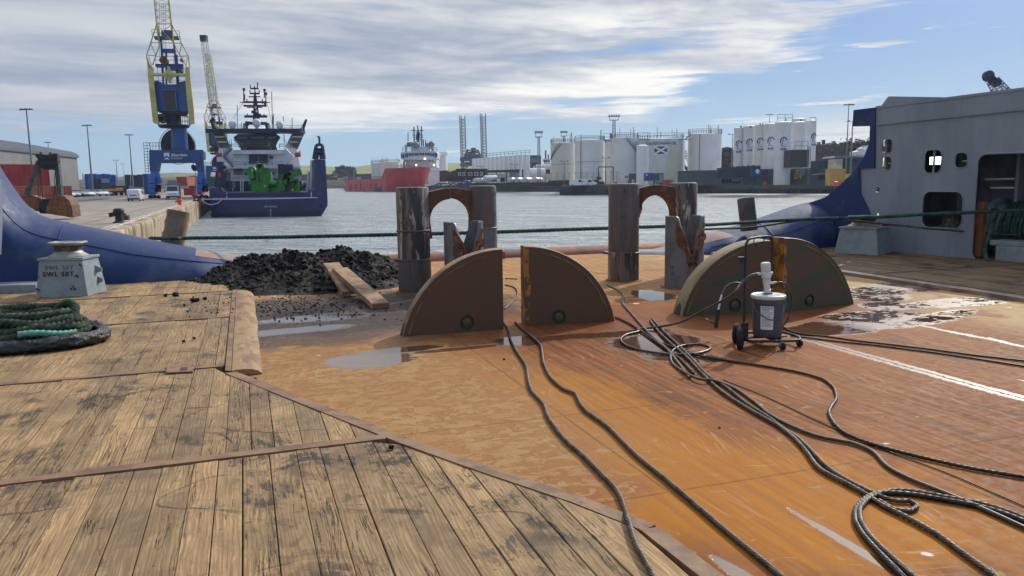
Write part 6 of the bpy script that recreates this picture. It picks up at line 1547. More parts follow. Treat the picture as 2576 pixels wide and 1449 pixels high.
# ================================================================== DARK BLUE SUPPLY SHIP (stern towards us)
bY = 124.0
bs = thing('supply_ship', 'dark blue offshore ship with white bridge moored stern towards us at the crane quay', 'ship', at(669, 545, WATER))
B = lambda x, y, d=0: atY(*K2(x, y), bY+d)
hb_ = K2(255, 1010)
# hull as a loft of cross sections running away from us (parallel to the quay)
hullpts = [(255, 1012), (355, 1012), (370, 1040), (400, 1052), (1085, 1048), (1120, 1020), (1118, 780), (1203, 783), (1216, 1000), (1222, 1130), (1220, 1160), (1196, 1200), (1150, 1245), (760, 1262), (290, 1275), (275, 1230), (258, 1090)]
r0 = [B(*p) for p in hullpts]
for p in r0[12:15]: p.z = WATER-.6
for i in (12, 13, 14): pass
def shift(ring, d, s=1.0):
    c = sum(ring, Vector())/len(ring); return [Vector((c.x+(p.x-c.x)*s, p.y, p.z))+AV*d for p in ring]
r1 = shift(r0, 9); r2 = [Vector(p) for p in shift(r0, 10)]
for r_ in (r2,):
    for i in (6, 7): r_[i].z = r_[5].z+1.0
r3 = shift(r2, 58, 1.0); r4 = shift(r2, 80, .25)
mb = MB(); mb.loft([r0, r1]); mb.loft([r2, r3, r4]); mb.build('hull', M['ship_blue'], bs, True, auto=R(35))
mb = MB(); slab(mb, [(258, 1225), (1165, 1205), (1150, 1262), (290, 1276)], bY-.12, .2, K2); bt_ = mb.build('boot_topping', M['ship_navy'], bs)
M['hull_letter'] = pm('hull_letter', S(170,180,210), rough=.6, var=.03)
q = B(757, 1167, -.2); w_ = (B(812, 1167).x-B(702, 1167).x); lettering('IMO 9924259', w_*.166, M['hull_letter'], bs, q, (1, 0, 0), U, depth=.02, bold=.008)
mb = MB()
for i in range(7): q = B(757, 1188+i*11, -.16); mb.box(q, (.2, .04, .11))
mb.build('draught_marks', M['hull_letter'], bs)
mb = MB(); mb.bar(B(285, 1100, -.1), B(1140, 1092, -.1), .1, .1); mb.bar(B(400, 1055, -.1), B(400, 1105, -.1), .14, .1); mb.bar(B(1088, 1045, -.1), B(1088, 1098, -.1), .14, .1); mb.bar(B(316, 1095, -.1), B(316, 1112, -.1), .16, .1); mb.build('fender_bar', M['hull_letter'], bs)
mb = MB(); mb.box((B(370, 1052)+B(1090, 1052))/2+AV*4+U*-.3, (B(1090, 1052).x-B(370, 1052).x, 8, .2)); mb.build('deck_plate', M['ship_navy'], bs)
# right hand tower
mb = MB()
for a, b_ in (((1108, 780), (1128, 672)), ((1195, 780), (1178, 668)), ((1128, 672), (1140, 662)), ((1178, 668), (1168, 662)), ((1140, 662), (1168, 662)), ((1133, 780), (1146, 690)), ((1170, 780), (1162, 690)), ((1118, 735), (1187, 735)), ((1124, 700), (1182, 700))): mb.bar(B(*a, 1), B(*b_, 1), .45 if a[1] > 760 or b_[1] < 675 else .2, .5, up=(0, 1, 0))
mb.bar(B(1155, 662, 1), B(1154, 598, 1), .28, .28, up=(0, 1, 0)); mb.bar(B(1154, 598, 1), B(1138, 596, 1), .26, .26, up=(0, 1, 0)); mb.build('stern_tower', M['ship_blue'], bs)
mb = MB()
for x, y0, y1 in ((1075, 880, 1045), (1100, 790, 1030), (1112, 860, 1020)): mb.bar(B(x, y0, 6), B(x-8, y1, 6), .3, 2.0, up=(0, 1, 0))
slab(mb, [(1100, 870), (1125, 790), (1120, 1010), (1090, 1020)], bY+5, 2, K2); mb.build('side_locker', M['ship_white'], bs)
# white superstructure tiers
def part(name, mat, pts, d, dep, conv=K2, par=None, Y=None, bevel=0): mb = MB(); slab(mb, pts, (Y or bY)+d, dep, conv); return mb.build(name, mat, par or bs, bevel=bevel)
low = part('superstructure', M['ship_white'], [(335, 690), (440, 690), (450, 712), (862, 712), (880, 690), (960, 690), (985, 780), (1010, 900), (1010, 1052), (330, 1052), (325, 880), (318, 770)], 26, 18)
up_ = part('superstructure', M['ship_white'], [(435, 712), (470, 705), (865, 705), (875, 712), (862, 730), (440, 730)], 28, 14)
part('bulwark_band', M['ship_white'], [(330, 838), (1000, 838), (1000, 856), (330, 856)], 24.5, 1.5, par=low)
part('bulwark_band', M['ship_white'], [(440, 712), (870, 712), (870, 738), (440, 738)], 25.2, 1, par=low)
for y0, y1, x0, x1, d in ((795, 838, 440, 880, 24.4), (920, 955, 430, 820, 24), (650, 690, 430, 500, 25), (650, 690, 830, 880, 25)): mb = MB(); rails(mb, [B(x0, y1, d), B(x1, y1, d)], B(0, y0).z-B(0, y1).z, .06, 2.2); mb.build('railing', M['steel_rail'], bs)
for x0, x1 in ((580, 653), (660, 733)): part('vent_grille', M['ship_navy'], [(x0, 740), (x1, 740), (x1, 812), (x0, 815)], 25.7, .3, par=low)
mb = MB()
for x, y in ((762, 766), (768, 892), (798, 950), (560, 895)): q = B(x, y, 25.8); mb.cyl(q, q-Vector((0, .15, 0)), .38, n=14)
mb.build('porthole', M['glass_dark'], low)
part('door', M['ship_navy'], [(820, 822), (938, 822), (945, 960), (830, 960)], 20, 4); part('door', M['steel_rail'], [(455, 858), (522, 858), (522, 905), (455, 905)], 25.6, .3, par=low)
part('deck_house', M['ship_navy'], [(452, 958), (600, 958), (600, 1052), (452, 1052)], 19, 5); part('deck_house', M['ship_navy'], [(840, 960), (1010, 960), (1010, 1052), (840, 1052)], 20, 5)
mb = MB()
for x in (513, 532): mb.bar(B(x, 935, 18.5), B(x, 1050, 18.5), .14, .14)
mb.bar(B(513, 935, 18.5), B(532, 935, 18.5), .14, .14); mb.build('ladder', M['rail_white'], bs)
# stairs either side
for s in (0, 1):
    X_ = (lambda x: x) if s == 0 else (lambda x: 1315-x)
    mb = MB()
    for (x0, y0), (x1, y1) in (((440, 680), (375, 745)), ((375, 750), (450, 830))):
        mb.bar(B(X_(x0), y0+12, 23), B(X_(x1), y1+12, 23), 1.0, .25); mb.bar(B(X_(x0), y0-20, 22.5), B(X_(x1), y1-20, 22.5), .1, .1); mb.bar(B(X_(x0), y0-6, 22.5), B(X_(x1), y1-6, 22.5), .07, .07)
        for i in range(6): f = i/5; p = B(X_(x0), y0+8, 22.5).lerp(B(X_(x1), y1+8, 22.5), f); mb.cyl(p, p+U*1.7, .05, n=4)
    mb.build('stairway', M['rail_white'] if s else M['galv'], bs)
    # raking funnel casings that carry the upper platform
    c1_ = part('funnel_casing', M['galv'], [(X_(278), 560), (X_(375), 560), (X_(428), 672), (X_(440), 700), (X_(338), 700)], 27, 6)
    mb = MB(); slab(mb, [(X_(290), 565), (X_(362), 565), (X_(412), 672), (X_(345), 690)], bY+26.8, .2, K2); mb.build('vent_grille', M['pin_dark'], c1_)
    mb = MB()
    for y, xa, xb in ((598, 305, 380), (640, 328, 400)): mb.bar(B(X_(xa), y, 26.6), B(X_(xb), y, 26.6), .18, .2)
    mb.build('casing_band', M['rail_white'], c1_)
    part('platform_horn', M['ship_navy'], [(X_(258), 458), (X_(272), 452), (X_(318), 540), (X_(285), 545)], 27, 2)
    mb = MB(); c = B(X_(445 if s == 0 else 484), 497 if s == 0 else 500, 28); rr = (B(480, 0).x-B(406, 0).x)/2
    mb.lathe(c-U*rr*.55, [(rr*.55, -.4), (rr*.85, 0), (rr, rr*.4), (rr, rr*.8), (rr*.86, rr*1.25), (rr*.5, rr*1.52), (.02, rr*1.6)], 20); mb.cyl(c-U*rr*1.35, c-U*rr*.6, rr*.25, n=8); mb.build('radome', M['ship_white'], bs, True)
    mb = MB(); q = B(X_(335), 745, 22); mb.box(q, (1.0, .8, .8)); mb.build('life_raft', M['chevron_r'], bs, bevel=.15)
mb = MB(); mb.bar(B(255, 552, 27.5), B(1020, 552, 27.5), .8, 3.4, up=(0, 1, 0)); mb.bar(B(340, 540, 27), B(960, 540, 27), .3, 2, up=(0, 1, 0)); mb.build('upper_platform', M['ship_navy'], bs)
mb = MB(); rails(mb, [B(345, 540, 26), B(550, 540, 26)], B(0, 500).z-B(0, 540).z, .06, 2); mb.build('railing', M['rail_white'], bs); mb = MB(); rails(mb, [B(740, 540, 26), B(1015, 540, 26)], B(0, 500).z-B(0, 540).z, .06, 2); mb.build('railing', M['rail_white'], bs)
mb = MB(); slab(mb, [(455, 600), (490, 575), (800, 572), (838, 600), (825, 625), (470, 625)], bY+29, 12, K2); mb.build('bridge_roof', M['ship_blue'], bs)
br = part('bridge', M['ship_navy'], [(478, 620), (822, 620), (800, 672), (815, 712), (505, 712), (520, 690)], 30, 11)
part('bridge_window', M['glass_dark'], [(486, 622), (816, 622), (792, 690), (512, 690)], 29.7, .3, par=br)
mb = MB()
for x0, x1, y in ((480, 560, 606), (602, 700, 604), (738, 800, 603), (540, 562, 692), (748, 766, 690)): mb.bar(B(x0, y+(4 if x0 == 480 else 0), 29), B(x1, y, 29), .2, .25)
for x0, y0, x1, y1 in ((735, 648, 755, 680), (515, 645, 535, 668)): rect(mb, x0, y0, x1, y1, bY+29.6, .05, K2)
mb.build('bridge_trim', M['galv'], br)
# arch and mast
mb = MB()
for a, b_, w_ in (((548, 545), (556, 490), .9), ((556, 490), (575, 486), .9), ((575, 486), (728, 490), .7), ((728, 490), (742, 545), .9)): mb.bar(B(*a, 29), B(*b_, 29), w_*.8, w_, up=(0, 1, 0))
mb.build('mast_arch', M['ship_navy'], bs)
mb = MB(); c = B(642, 480, 27.5); rr = 2.0; mb.lathe(c-U*.5, [(.45, -.35), (.68, 0), (.74, .4), (.7, .8), (.4, 1.15), (.02, 1.25)], 18); mb.cyl(c-U*1.6, c-U*.6, .3, n=10); mb.build('radome', M['ship_white'], bs, True)
mb = MB(); mb.loft([[B(x0, y, 30), B(x1, y, 30), B(x1, y, 31.5), B(x0, y, 31.5)] for x0, x1, y in ((610, 668, 470), (615, 658, 380), (616, 645, 290), (624, 634, 230), (625, 630, 185))]); mb.build('mast', M['ship_navy'], bs)
mb = MB()
for x0, x1, y, t_ in ((545, 728, 432, .45), (538, 724, 345, .35), (535, 722, 315, .35), (578, 672, 271, .2), (590, 665, 245, .3), (592, 658, 204, .28), (565, 690, 358, .18), (505, 752, 317, .15)): mb.bar(B(x0, y, 30.5), B(x1, y, 30.5), t_, t_)
for x, y0, y1 in ((538, 210, 315), (545, 250, 300), (718, 240, 318), (706, 215, 280), (592, 175, 204), (650, 155, 200), (590, 218, 245), (664, 218, 245), (566, 410, 432), (703, 412, 432), (564, 290, 315), (690, 290, 330), (540, 335, 345), (625, 185, 200)): mb.cyl(B(x, y0, 30.5), B(x, y1, 30.5), .11, n=5)
for x, y in ((540, 212), (708, 218), (720, 246), (670, 420), (610, 395), (712, 325)): mb.box(B(x, y, 30.4), (.4, .4, .5))
mb.build('mast_yard', M['ship_navy'], bs)
mb = MB()
for x, y0, y1 in ((765, 230, 540), (775, 430, 530), (485, 340, 540), (932, 440, 530), (518, 480, 545), (866, 520, 640), (780, 410, 545), (860, 430, 470)): mb.cyl(B(x, y0, 28), B(x+(8 if x == 765 else 0), y1, 28), .07, n=4)
mb.cyl(B(545, 300, 30), B(450, 450, 28), .04, n=4); mb.cyl(B(722, 300, 30), B(770, 500, 28), .04, n=4); mb.build('whip_antenna', M['steel_rail'], bs)
mb = MB()
for x, y in ((628, 360), (636, 388)): rect(mb, x, y-12, x+14, y+8, bY+29.6, .2, K2)
mb.build('mast_light', M['ship_white'], bs)
mb = MB()
for x, y in ((998, 640), (1000, 722)): rect(mb, x-8, y-11, x, y+8, bY+24, .4, K2); mb.bar(B(x-30, y, 24), B(x, y, 24), .12, .12)
mb.build('stern_bracket', M['green_net'], bs)
# deck crane on the left side
mb = MB(); mb.bar(B(350, 800, 10), B(352, 900, 10), .9, .9, up=(0, 1, 0)); mb.bar(B(370, 880, 10), B(365, 1020, 10), 1.9, 1.9, up=(0, 1, 0)); mb.bar(B(345, 815, 10), B(395, 850, 10), .5, .5, up=(0, 1, 0)); mb.box(B(385, 985, 10), (3, 1.5, 1.2)); mb.build('deck_crane', M['ship_navy'], bs)
mb = MB(); rect(mb, 378, 868, 412, 955, bY+12, 1, K2); rect(mb, 395, 965, 445, 1050, bY+13, 2, K2); mb.build('deck_gear', M['pin_steel'], bs)
mb = MB(); rect(mb, 333, 890, 348, 925, bY+9, 1, K2); mb.build('orange_gear', M['orange'], bs); mb = MB(); rect(mb, 418, 885, 432, 925, bY+11, 1, K2); mb.build('orange_gear', M['orange'], bs)
# green deck machinery
gm = thing('deck_machinery', 'bright green winch frame and folded crane standing on the blue ship deck', 'deck machinery', B(790, 1048, 5))
P_ = lambda pts, d, dep, nm='machine_body', **k: part(nm, M['ship_green'], pts, d, dep, par=gm, **k)
P_([(600, 968), (740, 968), (740, 1048), (600, 1048)], 4, 4); P_([(700, 962), (850, 962), (850, 1048), (700, 1048)], 5, 4)
P_([(860, 980), (990, 975), (990, 1042), (860, 1045)], 5, 3)
P_([(600, 868), (625, 848), (740, 850), (750, 872), (740, 878), (612, 878)], 6, 2)
mb = MB()
for x in (618, 640, 700, 742): mb.bar(B(x, 880, 5), B(x, 975, 5), .9, .9, up=(0, 1, 0))
for y in (902, 925, 950): mb.bar(B(612, y, 5), B(748, y, 5), .35, .5, up=(0, 1, 0))
for a, b_, w_ in (((660, 850), (670, 815), .8), ((690, 850), (683, 820), .8), ((645, 860), (675, 860), 1.2), ((585, 870), (610, 940), .9), ((620, 950), (620, 1010), .5), ((650, 940), (650, 1010), .5)): mb.bar(B(*a, 4.5), B(*b_, 4.5), w_, .6, up=(0, 1, 0))
for y in (955, 970, 985, 1000): mb.bar(B(620, y, 4.3), B(650, y, 4.3), .2, .2)
mb.build('winch_frame', M['ship_green'], gm)
mb = MB(); c = B(597, 880, 5); mb.cyl(c, c+Vector((0, 1.2, 0)), .8, n=18); c = B(680, 880, 5); mb.cyl(c-Vector((2, 0, 2)), c+Vector((2.4, 0, -2)), .5, n=18); mb.build('winch_drum', M['ship_green'], gm, True)
mb = MB()
for a, b_, w_ in (((845, 930), (1005, 885), .85), ((860, 935), (975, 960), .8), ((870, 915), (930, 895), .6), ((850, 940), (862, 1040), .8), ((985, 965), (985, 1040), .6), ((860, 982), (985, 962), .4), ((905, 930), (910, 985), .5), ((975, 960), (930, 985), .5)): mb.bar(B(*a, 4.5), B(*b_, 4.5), w_, .8, up=(0, 1, 0))
mb.build('folded_crane_arm', M['ship_green'], gm)
mb = MB()
for x, y in ((711, 1000), (936, 1030)): rect(mb, x-8, y-8, x+8, y+8, bY+3.9, .06, K2)
mb.build('warning_plate', M['chevron_y'], gm)
# mooring lines of the blue ship
mb = MB(); mb.tube([B(1140, 1093, -.6), B(700, 1105, -.9), B(300, 1107, -1.2), B(160, 1107, -3), Vector(onq(K2(145, 1100)[0], 120, QZ+.3))], .075, 8, step=1); tag(mb.build('mooring_line', M['hull_letter'], None, True), 'pale mooring line stretched straight along the stern of the blue ship', 'rope', 'pale mooring lines of the blue ship')
mb = MB(); mb.tube([B(360, 1110, -.4), B(320, 1142, -.8), B(270, 1152, -1.4), B(225, 1140, -2), Vector(onq(K2(195, 1118)[0], 120, QZ+.2))], .08, 8, step=.5); tag(mb.build('mooring_line', M['hull_letter'], None, True), 'pale mooring line hanging slack between blue ship and quay', 'rope', 'pale mooring lines of the blue ship')
bb = MB(); c = onq(K2(147, 1095)[0], 121); bb.lathe(c, [(.5, 0), (.35, .2), (.35, .6), (.6, .8), (.5, 1.0), (.05, 1.05)], 16); bb.bar(c+U*.3, c+Vector((.9, 0, .3)), .4, .4); tag(bb.build('quay_bollard', M['arch_rust'], None, True), 'dark rusty bollard at the quay corner holding the white lines', 'bollard', 'bollards along the quay edge')

# ================================================================== RED SHIP (bow towards us)
rY = 415.0
rs_ = thing('red_ship', 'red hulled supply ship with white bridge and dark mast, bow towards us', 'ship', at(1000, 483, WATER))
hd = (atY(*K3(440, 900), 470)-atY(*K3(1010, 900), rY)); hd.z = 0; hd.normalize(); hx = Vector((-hd.y, hd.x, 0)); hx = -hx if hx.x < 0 else hx
Cb = atY(*K3(1030, 900), rY-2); Cb.z = 0
zt = atY(*K3(1000, 745), rY).z; zm = atY(*K3(600, 870), 440).z; wh = (atY(*K3(1242, 750), rY).x-atY(*K3(800, 750), rY).x)/2*1.04
def rsec(d, wt, wb, z): c = Cb+hd*d; return [c+hx*(-wt)+U*z, c+hx*(-wt*.98)+U*(z-1.5), c+hx*(-wb)+U*(WATER-1), c+hx*(wb)+U*(WATER-1), c+hx*(wt*.98)+U*(z-1.5), c+hx*wt+U*z]
mb = MB(); mb.loft([rsec(0, .6, .2, zt+.3), rsec(3, wh*.55, .8, zt+.2), rsec(7, wh*.86, wh*.35, zt), rsec(13, wh, wh*.75, zt), rsec(22, wh, wh*.95, zt)]); mb.build('bow', M['ship_red'], rs_, True, auto=R(50))
mb = MB(); mb.loft([rsec(22.05, wh, wh*.95, zt-.2), rsec(27, wh, wh, zm), rsec(80, wh, wh, zm)]); mb.build('hull_side', M['ship_red_side'], rs_, True, auto=R(30))
for f in (.09, .21, .33, .56, .67): mb = MB(); c = Cb+hd*(76-54*f*1.15)+hx*(-wh-.1); mb.prism([c+U*(WATER+.6), c+hd*1.5+U*(WATER+.6), c+hd*.9+U*(WATER+4.6), c-hd*.6+U*(WATER+4.6)], hx*.2); mb.build('hull_recess', M['jaw_rust'], rs_)
mb = MB()
for x, y, r in ((895, 935, .5), (965, 938, .6), (1015, 935, 1.2), (1168, 932, 1.0), (1180, 930, .5)): rect(mb, x-r*6, y-r*6, x+r*6, y+r*5, rY-.5 if x < 1100 else rY+6, .1, K3)
mb.build('bow_marks', M['ship_white'], rs_)
RP = lambda nm, mat, pts, d, dep, par=None: part(nm, mat, pts, d, dep, conv=K3, par=par or rs_, Y=rY)
t1 = RP('superstructure', M['ship_white'], [(852, 640), (1195, 640), (1200, 745), (850, 748)], 8, 16)
RP('superstructure', M['ship_white'], [(800, 640), (1200, 640), (1185, 655), (815, 655)], 5, 18)
brd = RP('bridge', M['ship_white'], [(790, 580), (830, 560), (1180, 556), (1212, 580), (1205, 642), (905, 642), (810, 648)], 6, 16)
for x0, x1, y0, y1 in ((796, 835, 590, 640), (845, 878, 582, 628), (884, 916, 582, 610), (920, 945, 580, 608), (950, 1000, 580, 608), (1006, 1030, 578, 607), (1034, 1060, 578, 607), (1068, 1090, 578, 607), (1095, 1122, 578, 607), (1128, 1146, 578, 612), (1152, 1178, 580, 616), (1183, 1206, 582, 625)): RP('window', M['glass'], [(x0, y0), (x1, y0), (x1-1, y1), (x0+1, y1)], 5.6, .5, par=brd)
for x in (980, 1013, 1122, 1153): RP('window', M['glass_dark'], [(x, 662), (x+9, 662), (x+9, 679), (x, 679)], 7.7, .3, par=t1)
RP('funnel_house', M['ship_white'], [(905, 505), (1150, 502), (1140, 520), (1118, 560), (915, 560)], 10, 8)
mb = MB(); slab(mb, [(972, 425), (965, 405), (985, 300), (992, 300), (998, 345), (1012, 350), (1003, 430), (1010, 500), (978, 500)], rY+13, 2, K3); mb.build('mast', M['ship_navy'], rs_)
mb = MB(); BB = lambda x, y, d=12: atY(*K3(x, y), rY+d)
for x, y0, y1 in ((945, 285, 500), (1028, 280, 500), (985, 270, 305), (1048, 425, 500), (940, 310, 330)): mb.cyl(BB(x, y0), BB(x+3, y1), .35, n=5)
for x0, x1, y in ((912, 1055, 328), (928, 1050, 378), (935, 1050, 402), (970, 1015, 350), (940, 1040, 425)): mb.bar(BB(x0, y), BB(x1, y), .35, .35)
mb.build('mast_yard', M['ship_navy'], rs_)
mb = MB()
for x, y in ((968, 488), (1093, 488), (885, 488), (914, 480)): mb.ball(BB(x, y, 9), 1.9 if x in (968,) else 1.2, 10, 7)
mb.cyl(BB(1145, 480, 9), BB(1148, 555, 9), .35, n=6); mb.ball(BB(1145, 480, 9), 1.7, 10, 7); mb.build('radome', M['galv'], rs_, True)
mb = MB()
for x, y0, y1 in ((848, 485, 570), (862, 490, 570), (1160, 510, 560), (878, 345, 450), (1075, 430, 500)): mb.cyl(BB(x, y0, 8), BB(x, y1, 8), .25, n=5)
mb.build('antenna', M['steel_rail'], rs_); mb = MB(); rails(mb, [BB(815, 560, 6), BB(900, 555, 6)], 2.2, .12, 3); mb.build('railing', M['steel_rail'], rs_); mb = MB(); rails(mb, [BB(1120, 555, 6), BB(1205, 570, 6)], 2.2, .12, 3); mb.build('railing', M['steel_rail'], rs_); mb = MB(); mb.tube([BB(833, 745, 6), BB(832, 680, 6), BB(840, 668, 6), BB(855, 668, 6)], .5, 6, step=0); mb.bar(BB(1110, 478, 8), BB(1135, 452, 8), .8, .8); mb.bar(BB(885, 500, 8), BB(885, 460, 8), 1.6, 1.6, up=(0, 1, 0)); mb.build('deck_gear', M['steel_rail'], rs_)
for x, y in ((1068, 644), (971, 717), (1171, 715)):
    mb = MB(); q = BB(x, y, 4.6); mb.cyl(q, q-Vector((0, .3, 0)), .5, n=12); mb.build('lit_lamp', M['lamp_warm'], rs_)
q = BB(917, 768, -.5); 
mb = MB(); rails(mb, [Cb+hd*2+U*zt, Cb+hd*9+hx*(-wh*.9)+U*zt], 1.2, .1, 2); rails(mb, [Cb+hd*24-hx*wh+U*zm, Cb+hd*78-hx*wh+U*zm], 1.3, .12, 3); mb.build('railing', M['steel_rail'], rs_)
# ================================================================== FAR QUAY AND EVERYTHING ON IT
def wl_(x, y): p = at(x, y, WATER); return (p.x, p.y)
shore = [wl_(1760, 486), wl_(2090, 487), (150, 214), (330, 150), (700, 100)]
front = [(-42, 408), (-10, 382), wl_(1412, 482.5), wl_(1412.5, 491)]+shore
poly = [Vector((x, y, WATER-3)) for x, y in front]+[Vector((900, 900, WATER-3)), Vector((-60, 900, WATER-3)), Vector((-60, 430, WATER-3))]
mb = MB(); mb.prism(poly, (0, 0, FZ-WATER+3)); tag(mb.build('far_quay_ground', M['far_quay']), kind='structure')
mb = MB(); mb.prism([Vector((p.x, p.y+(.9 if i < len(front) else 0), FZ+.004)) for i, p in enumerate(poly)], (0, 0, .004)); tag(mb.build('far_quay_surface', M['far_top']), kind='structure')
# low jetty at the left, in front of the hills
jt_ = thing('stone_jetty', 'low dark stone jetty left of the red ship', 'jetty', at(905, 478, WATER))
mb = MB(); P = [at(866, 477, WATER), at(880, 479.5, WATER), at(915, 482, WATER), at(960, 482.5, WATER), at(1110, 481, WATER), at(1110, 474, WATER), at(960, 472, WATER), at(868, 474, WATER)]
mb.prism([Vector((p.x, p.y, WATER-1)) for p in P], (0, 0, 3.3)); mb.build('jetty_wall', M['far_quay'], jt_)
mb = MB(); q = atY(*Z4(570, 640), 560); mb.cyl(Vector((q.x, 560, WATER)), q, .35, n=6); mb.cyl(Vector((q.x, 560, WATER)), Vector((q.x, 560, 3)), 1.1, n=8); mb.build('beacon_mast', M['galv'], jt_)
# fenders (rounded dark piles) on the projecting piece and sheet pile wall on the right
mb = MB(); a = Vector((*wl_(1413, 491), 0)); b = Vector((*wl_(1535, 490), 0)); n = 22
for i in range(n): p = a.lerp(b, i/n); mb.lathe(Vector((p.x, p.y-.35, WATER-1)), [(.75, 0), (.75, 3.1), (.5, 3.5), (.1, 3.6)], 10)
tag(mb.build('pile_wall', M['stone_dark'], None, True), 'dark rounded fender piles along the projecting quay', 'pile wall', 'fender piles on the far quay')
mb = MB(); a = Vector((*shore[0], 0)); b = Vector((*shore[1], 0)); b = a+(b-a)*1.5; n = 78
for i in range(n): p = a.lerp(b, i/n); mb.box((p.x, p.y-.2, WATER+.3), (.55, .5, 2.2))
tag(mb.build('pile_wall', M['stone_dark']), 'row of short sheet piles at the waterline on the right', 'pile wall', 'fender piles on the far quay')
mb = MB()
for (x0, y0), (x1, y1) in zip(front[:7], front[1:7]):
    A = Vector((x0, y0, FZ)); B2 = Vector((x1, y1, FZ)); L_ = (B2-A).length; n = max(1, int(L_/9))
    if (x0, y0) == front[2]: continue
    for i in range(n): p = A.lerp(B2, (i+.04)/n); q = A.lerp(B2, (i+.94)/n); mb.bar(p+Vector((0, .35, .28)), q+Vector((0, .35, .28)), .35, .4)
tag(mb.build('quay_kerb', M['concrete']), 'pale broken kerb along the edge of the far quay', 'kerb')
def fq(px, Y, z=FZ): p = atY(px, 470, Y); return Vector((p.x, Y, z))

def tank(x0, x1, yt, Y, label, mat, conv=K4, rail=True, group='large white storage tanks', name='storage_tank', dome=.04, ringline=None, cat='tank'):
    a = atY(*conv(x0, yt), Y); b = atY(*conv(x1, yt), Y); r = (b.x-a.x)/2; c = Vector(((a.x+b.x)/2, Y+r, FZ)); sc2 = (Y+r)/Y
    c.x *= (Y+r)/Y; r *= (Y+r)/Y*.985; h = (a.z-1.65)*1.0+1.65-FZ
    t_ = thing(name, label, cat, c, group=group)
    mb = MB(); mb.lathe(c, [(r, 0), (r, h)], 56, cap=False); mb.build('tank_shell', mat, t_, True)
    mb = MB(); mb.lathe(c+U*h, [(r*1.005, -.12), (r*1.01, 0), (r*.6, r*dome*1.2), (.02, r*dome*2)], 56, cap=False); mb.build('tank_roof', mat, t_, True, auto=R(60))
    if rail:
        mb = MB(); n = 40; ring = [c+Vector((math.cos(2*math.pi*i/n)*r, math.sin(2*math.pi*i/n)*r, h)) for i in range(n+1)]; rails(mb, ring, r*.10+1.1, .05, 40)
        rr_ = random.Random(int(x0)); 
        for k in range(5): a_ = rr_.uniform(3.3, 6.1); q = c+Vector((math.cos(a_)*r*.8, math.sin(a_)*r*.8, h)); mb.cyl(q, q+U*rr_.uniform(1.5, 4), .09, n=5)
        mb.build('railing', M['steel_rail'], t_)
    mb = MB()
    if ringline: mb.lathe(c+U*(h*ringline), [(r*1.002, 0), (r*1.006, .04), (r*1.006, .14), (r*1.002, .18)], 56, cap=False); mb.build('shell_seam', M['galv'], t_)
    return t_, c, r, h
def ladder_on(t_, c, r, h, a0, a1, f0=.9, f1=.45):
    mb = MB(); n = 14
    for k in range(n):
        f = k/n; g = (k+1)/n
        for rr, dz in ((1.03, 0), (1.06, 1.1), (1.06, .6)):
            p = c+Vector((math.cos(a0+(a1-a0)*f)*r*rr, math.sin(a0+(a1-a0)*f)*r*rr, h*(f0+(f1-f0)*f)+dz)); q = c+Vector((math.cos(a0+(a1-a0)*g)*r*rr, math.sin(a0+(a1-a0)*g)*r*rr, h*(f0+(f1-f0)*g)+dz))
            mb.bar(p, q, .5 if dz == 0 else .07, .12 if dz == 0 else .07)
    mb.build('stair', M['steel_rail'], t_)
T_ = tank(145, 351, 348, 286, 'cream stained tank with curved stair, leftmost of the big tanks', M['tank_cream'], ringline=.5); ladder_on(*T_, R(-100), R(-165), .97, .62)
T_ = tank(600, 700, 348, 320, 'tank seen as a narrow strip between two nearer white tanks', M['tank_cream'])
T_ = tank(348, 604, 326, 275, 'white tank with a vertical dark pipe, second from left', M['tank_white'], ringline=.52)
mb = MB(); q = atY(*K4(405, 330), 274); mb.cyl(Vector((q.x, 276, FZ)), q+Vector((0, 2, 0)), .13, n=6); mb.build('vertical_pipe', M['steel_rail'], T_[0])
T_ = tank(650, 884, 304, 268, 'white tank with a diagonal stair, left of the flag tank', M['tank_white']); ladder_on(*T_, R(-92), R(-22), .97, .62)
T_ = tank(885, 1268, 316, 262, 'stained tank painted with a blue and white flag and dark lettering', M['tank_stain'])
t_, c, r, h = T_
# lettering and flag bent round the shell
def wrap(o, c, r, amid, zc):
    for v in o.data.vertices:
        x, y, z = v.co; a_ = amid+x/r; v.co = Vector((math.cos(a_)*(r+.02-y), math.sin(a_)*(r+.02-y), z+zc-FZ))
amid = math.atan2(-c.y, -c.x)
def tl(x, y): p = atY(*K4(x, y), c.y-r*.97); return p
o = lettering('CALEDONIAN OIL', 2.1, M['letter_navy'], t_, Vector((0, 0, 0)), (1, 0, 0), U, bold=.06, depth=.02, space=1.05)
o.data.transform(Matrix.Translation(rootloc(t_)))
q = tl(1078, 353); off = q.x-(c.x-math.sin(math.atan2(c.x, c.y))*r); wT = tl(1208, 353).x-tl(945, 353).x
xs = [v.co.x for v in o.data.vertices]; k = wT/(max(xs)-min(xs))*1.04
for v in o.data.vertices: v.co.x = v.co.x*k+off+.2; v.co.z *= k*1.0
wrap(o, c, r, amid, q.z)
def flagpart(nm, mat, pts, rr=0.0):
    mb = MB(); vs = []
    mb.prism([Vector((x, -rr, z)) for x, z in pts], (0, -.03, 0)); o = mb.build(nm, mat, None)
    bm = bmesh.new(); bm.from_mesh(o.data); bmesh.ops.subdivide_edges(bm, edges=[e for e in bm.edges if e.calc_length() > 1], cuts=5, use_grid_fill=True); bm.to_mesh(o.data); bm.free()
    wrap(o, c, r, amid, 0+FZ); o.parent = t_; CH[t_.name].append(o); return o
qa = tl(1025, 380); qb = tl(1128, 443); fx0 = off+(qa.x-q.x); fx1 = off+(qb.x-q.x); z0, z1 = qb.z-FZ, qa.z-FZ; z0 -= 0
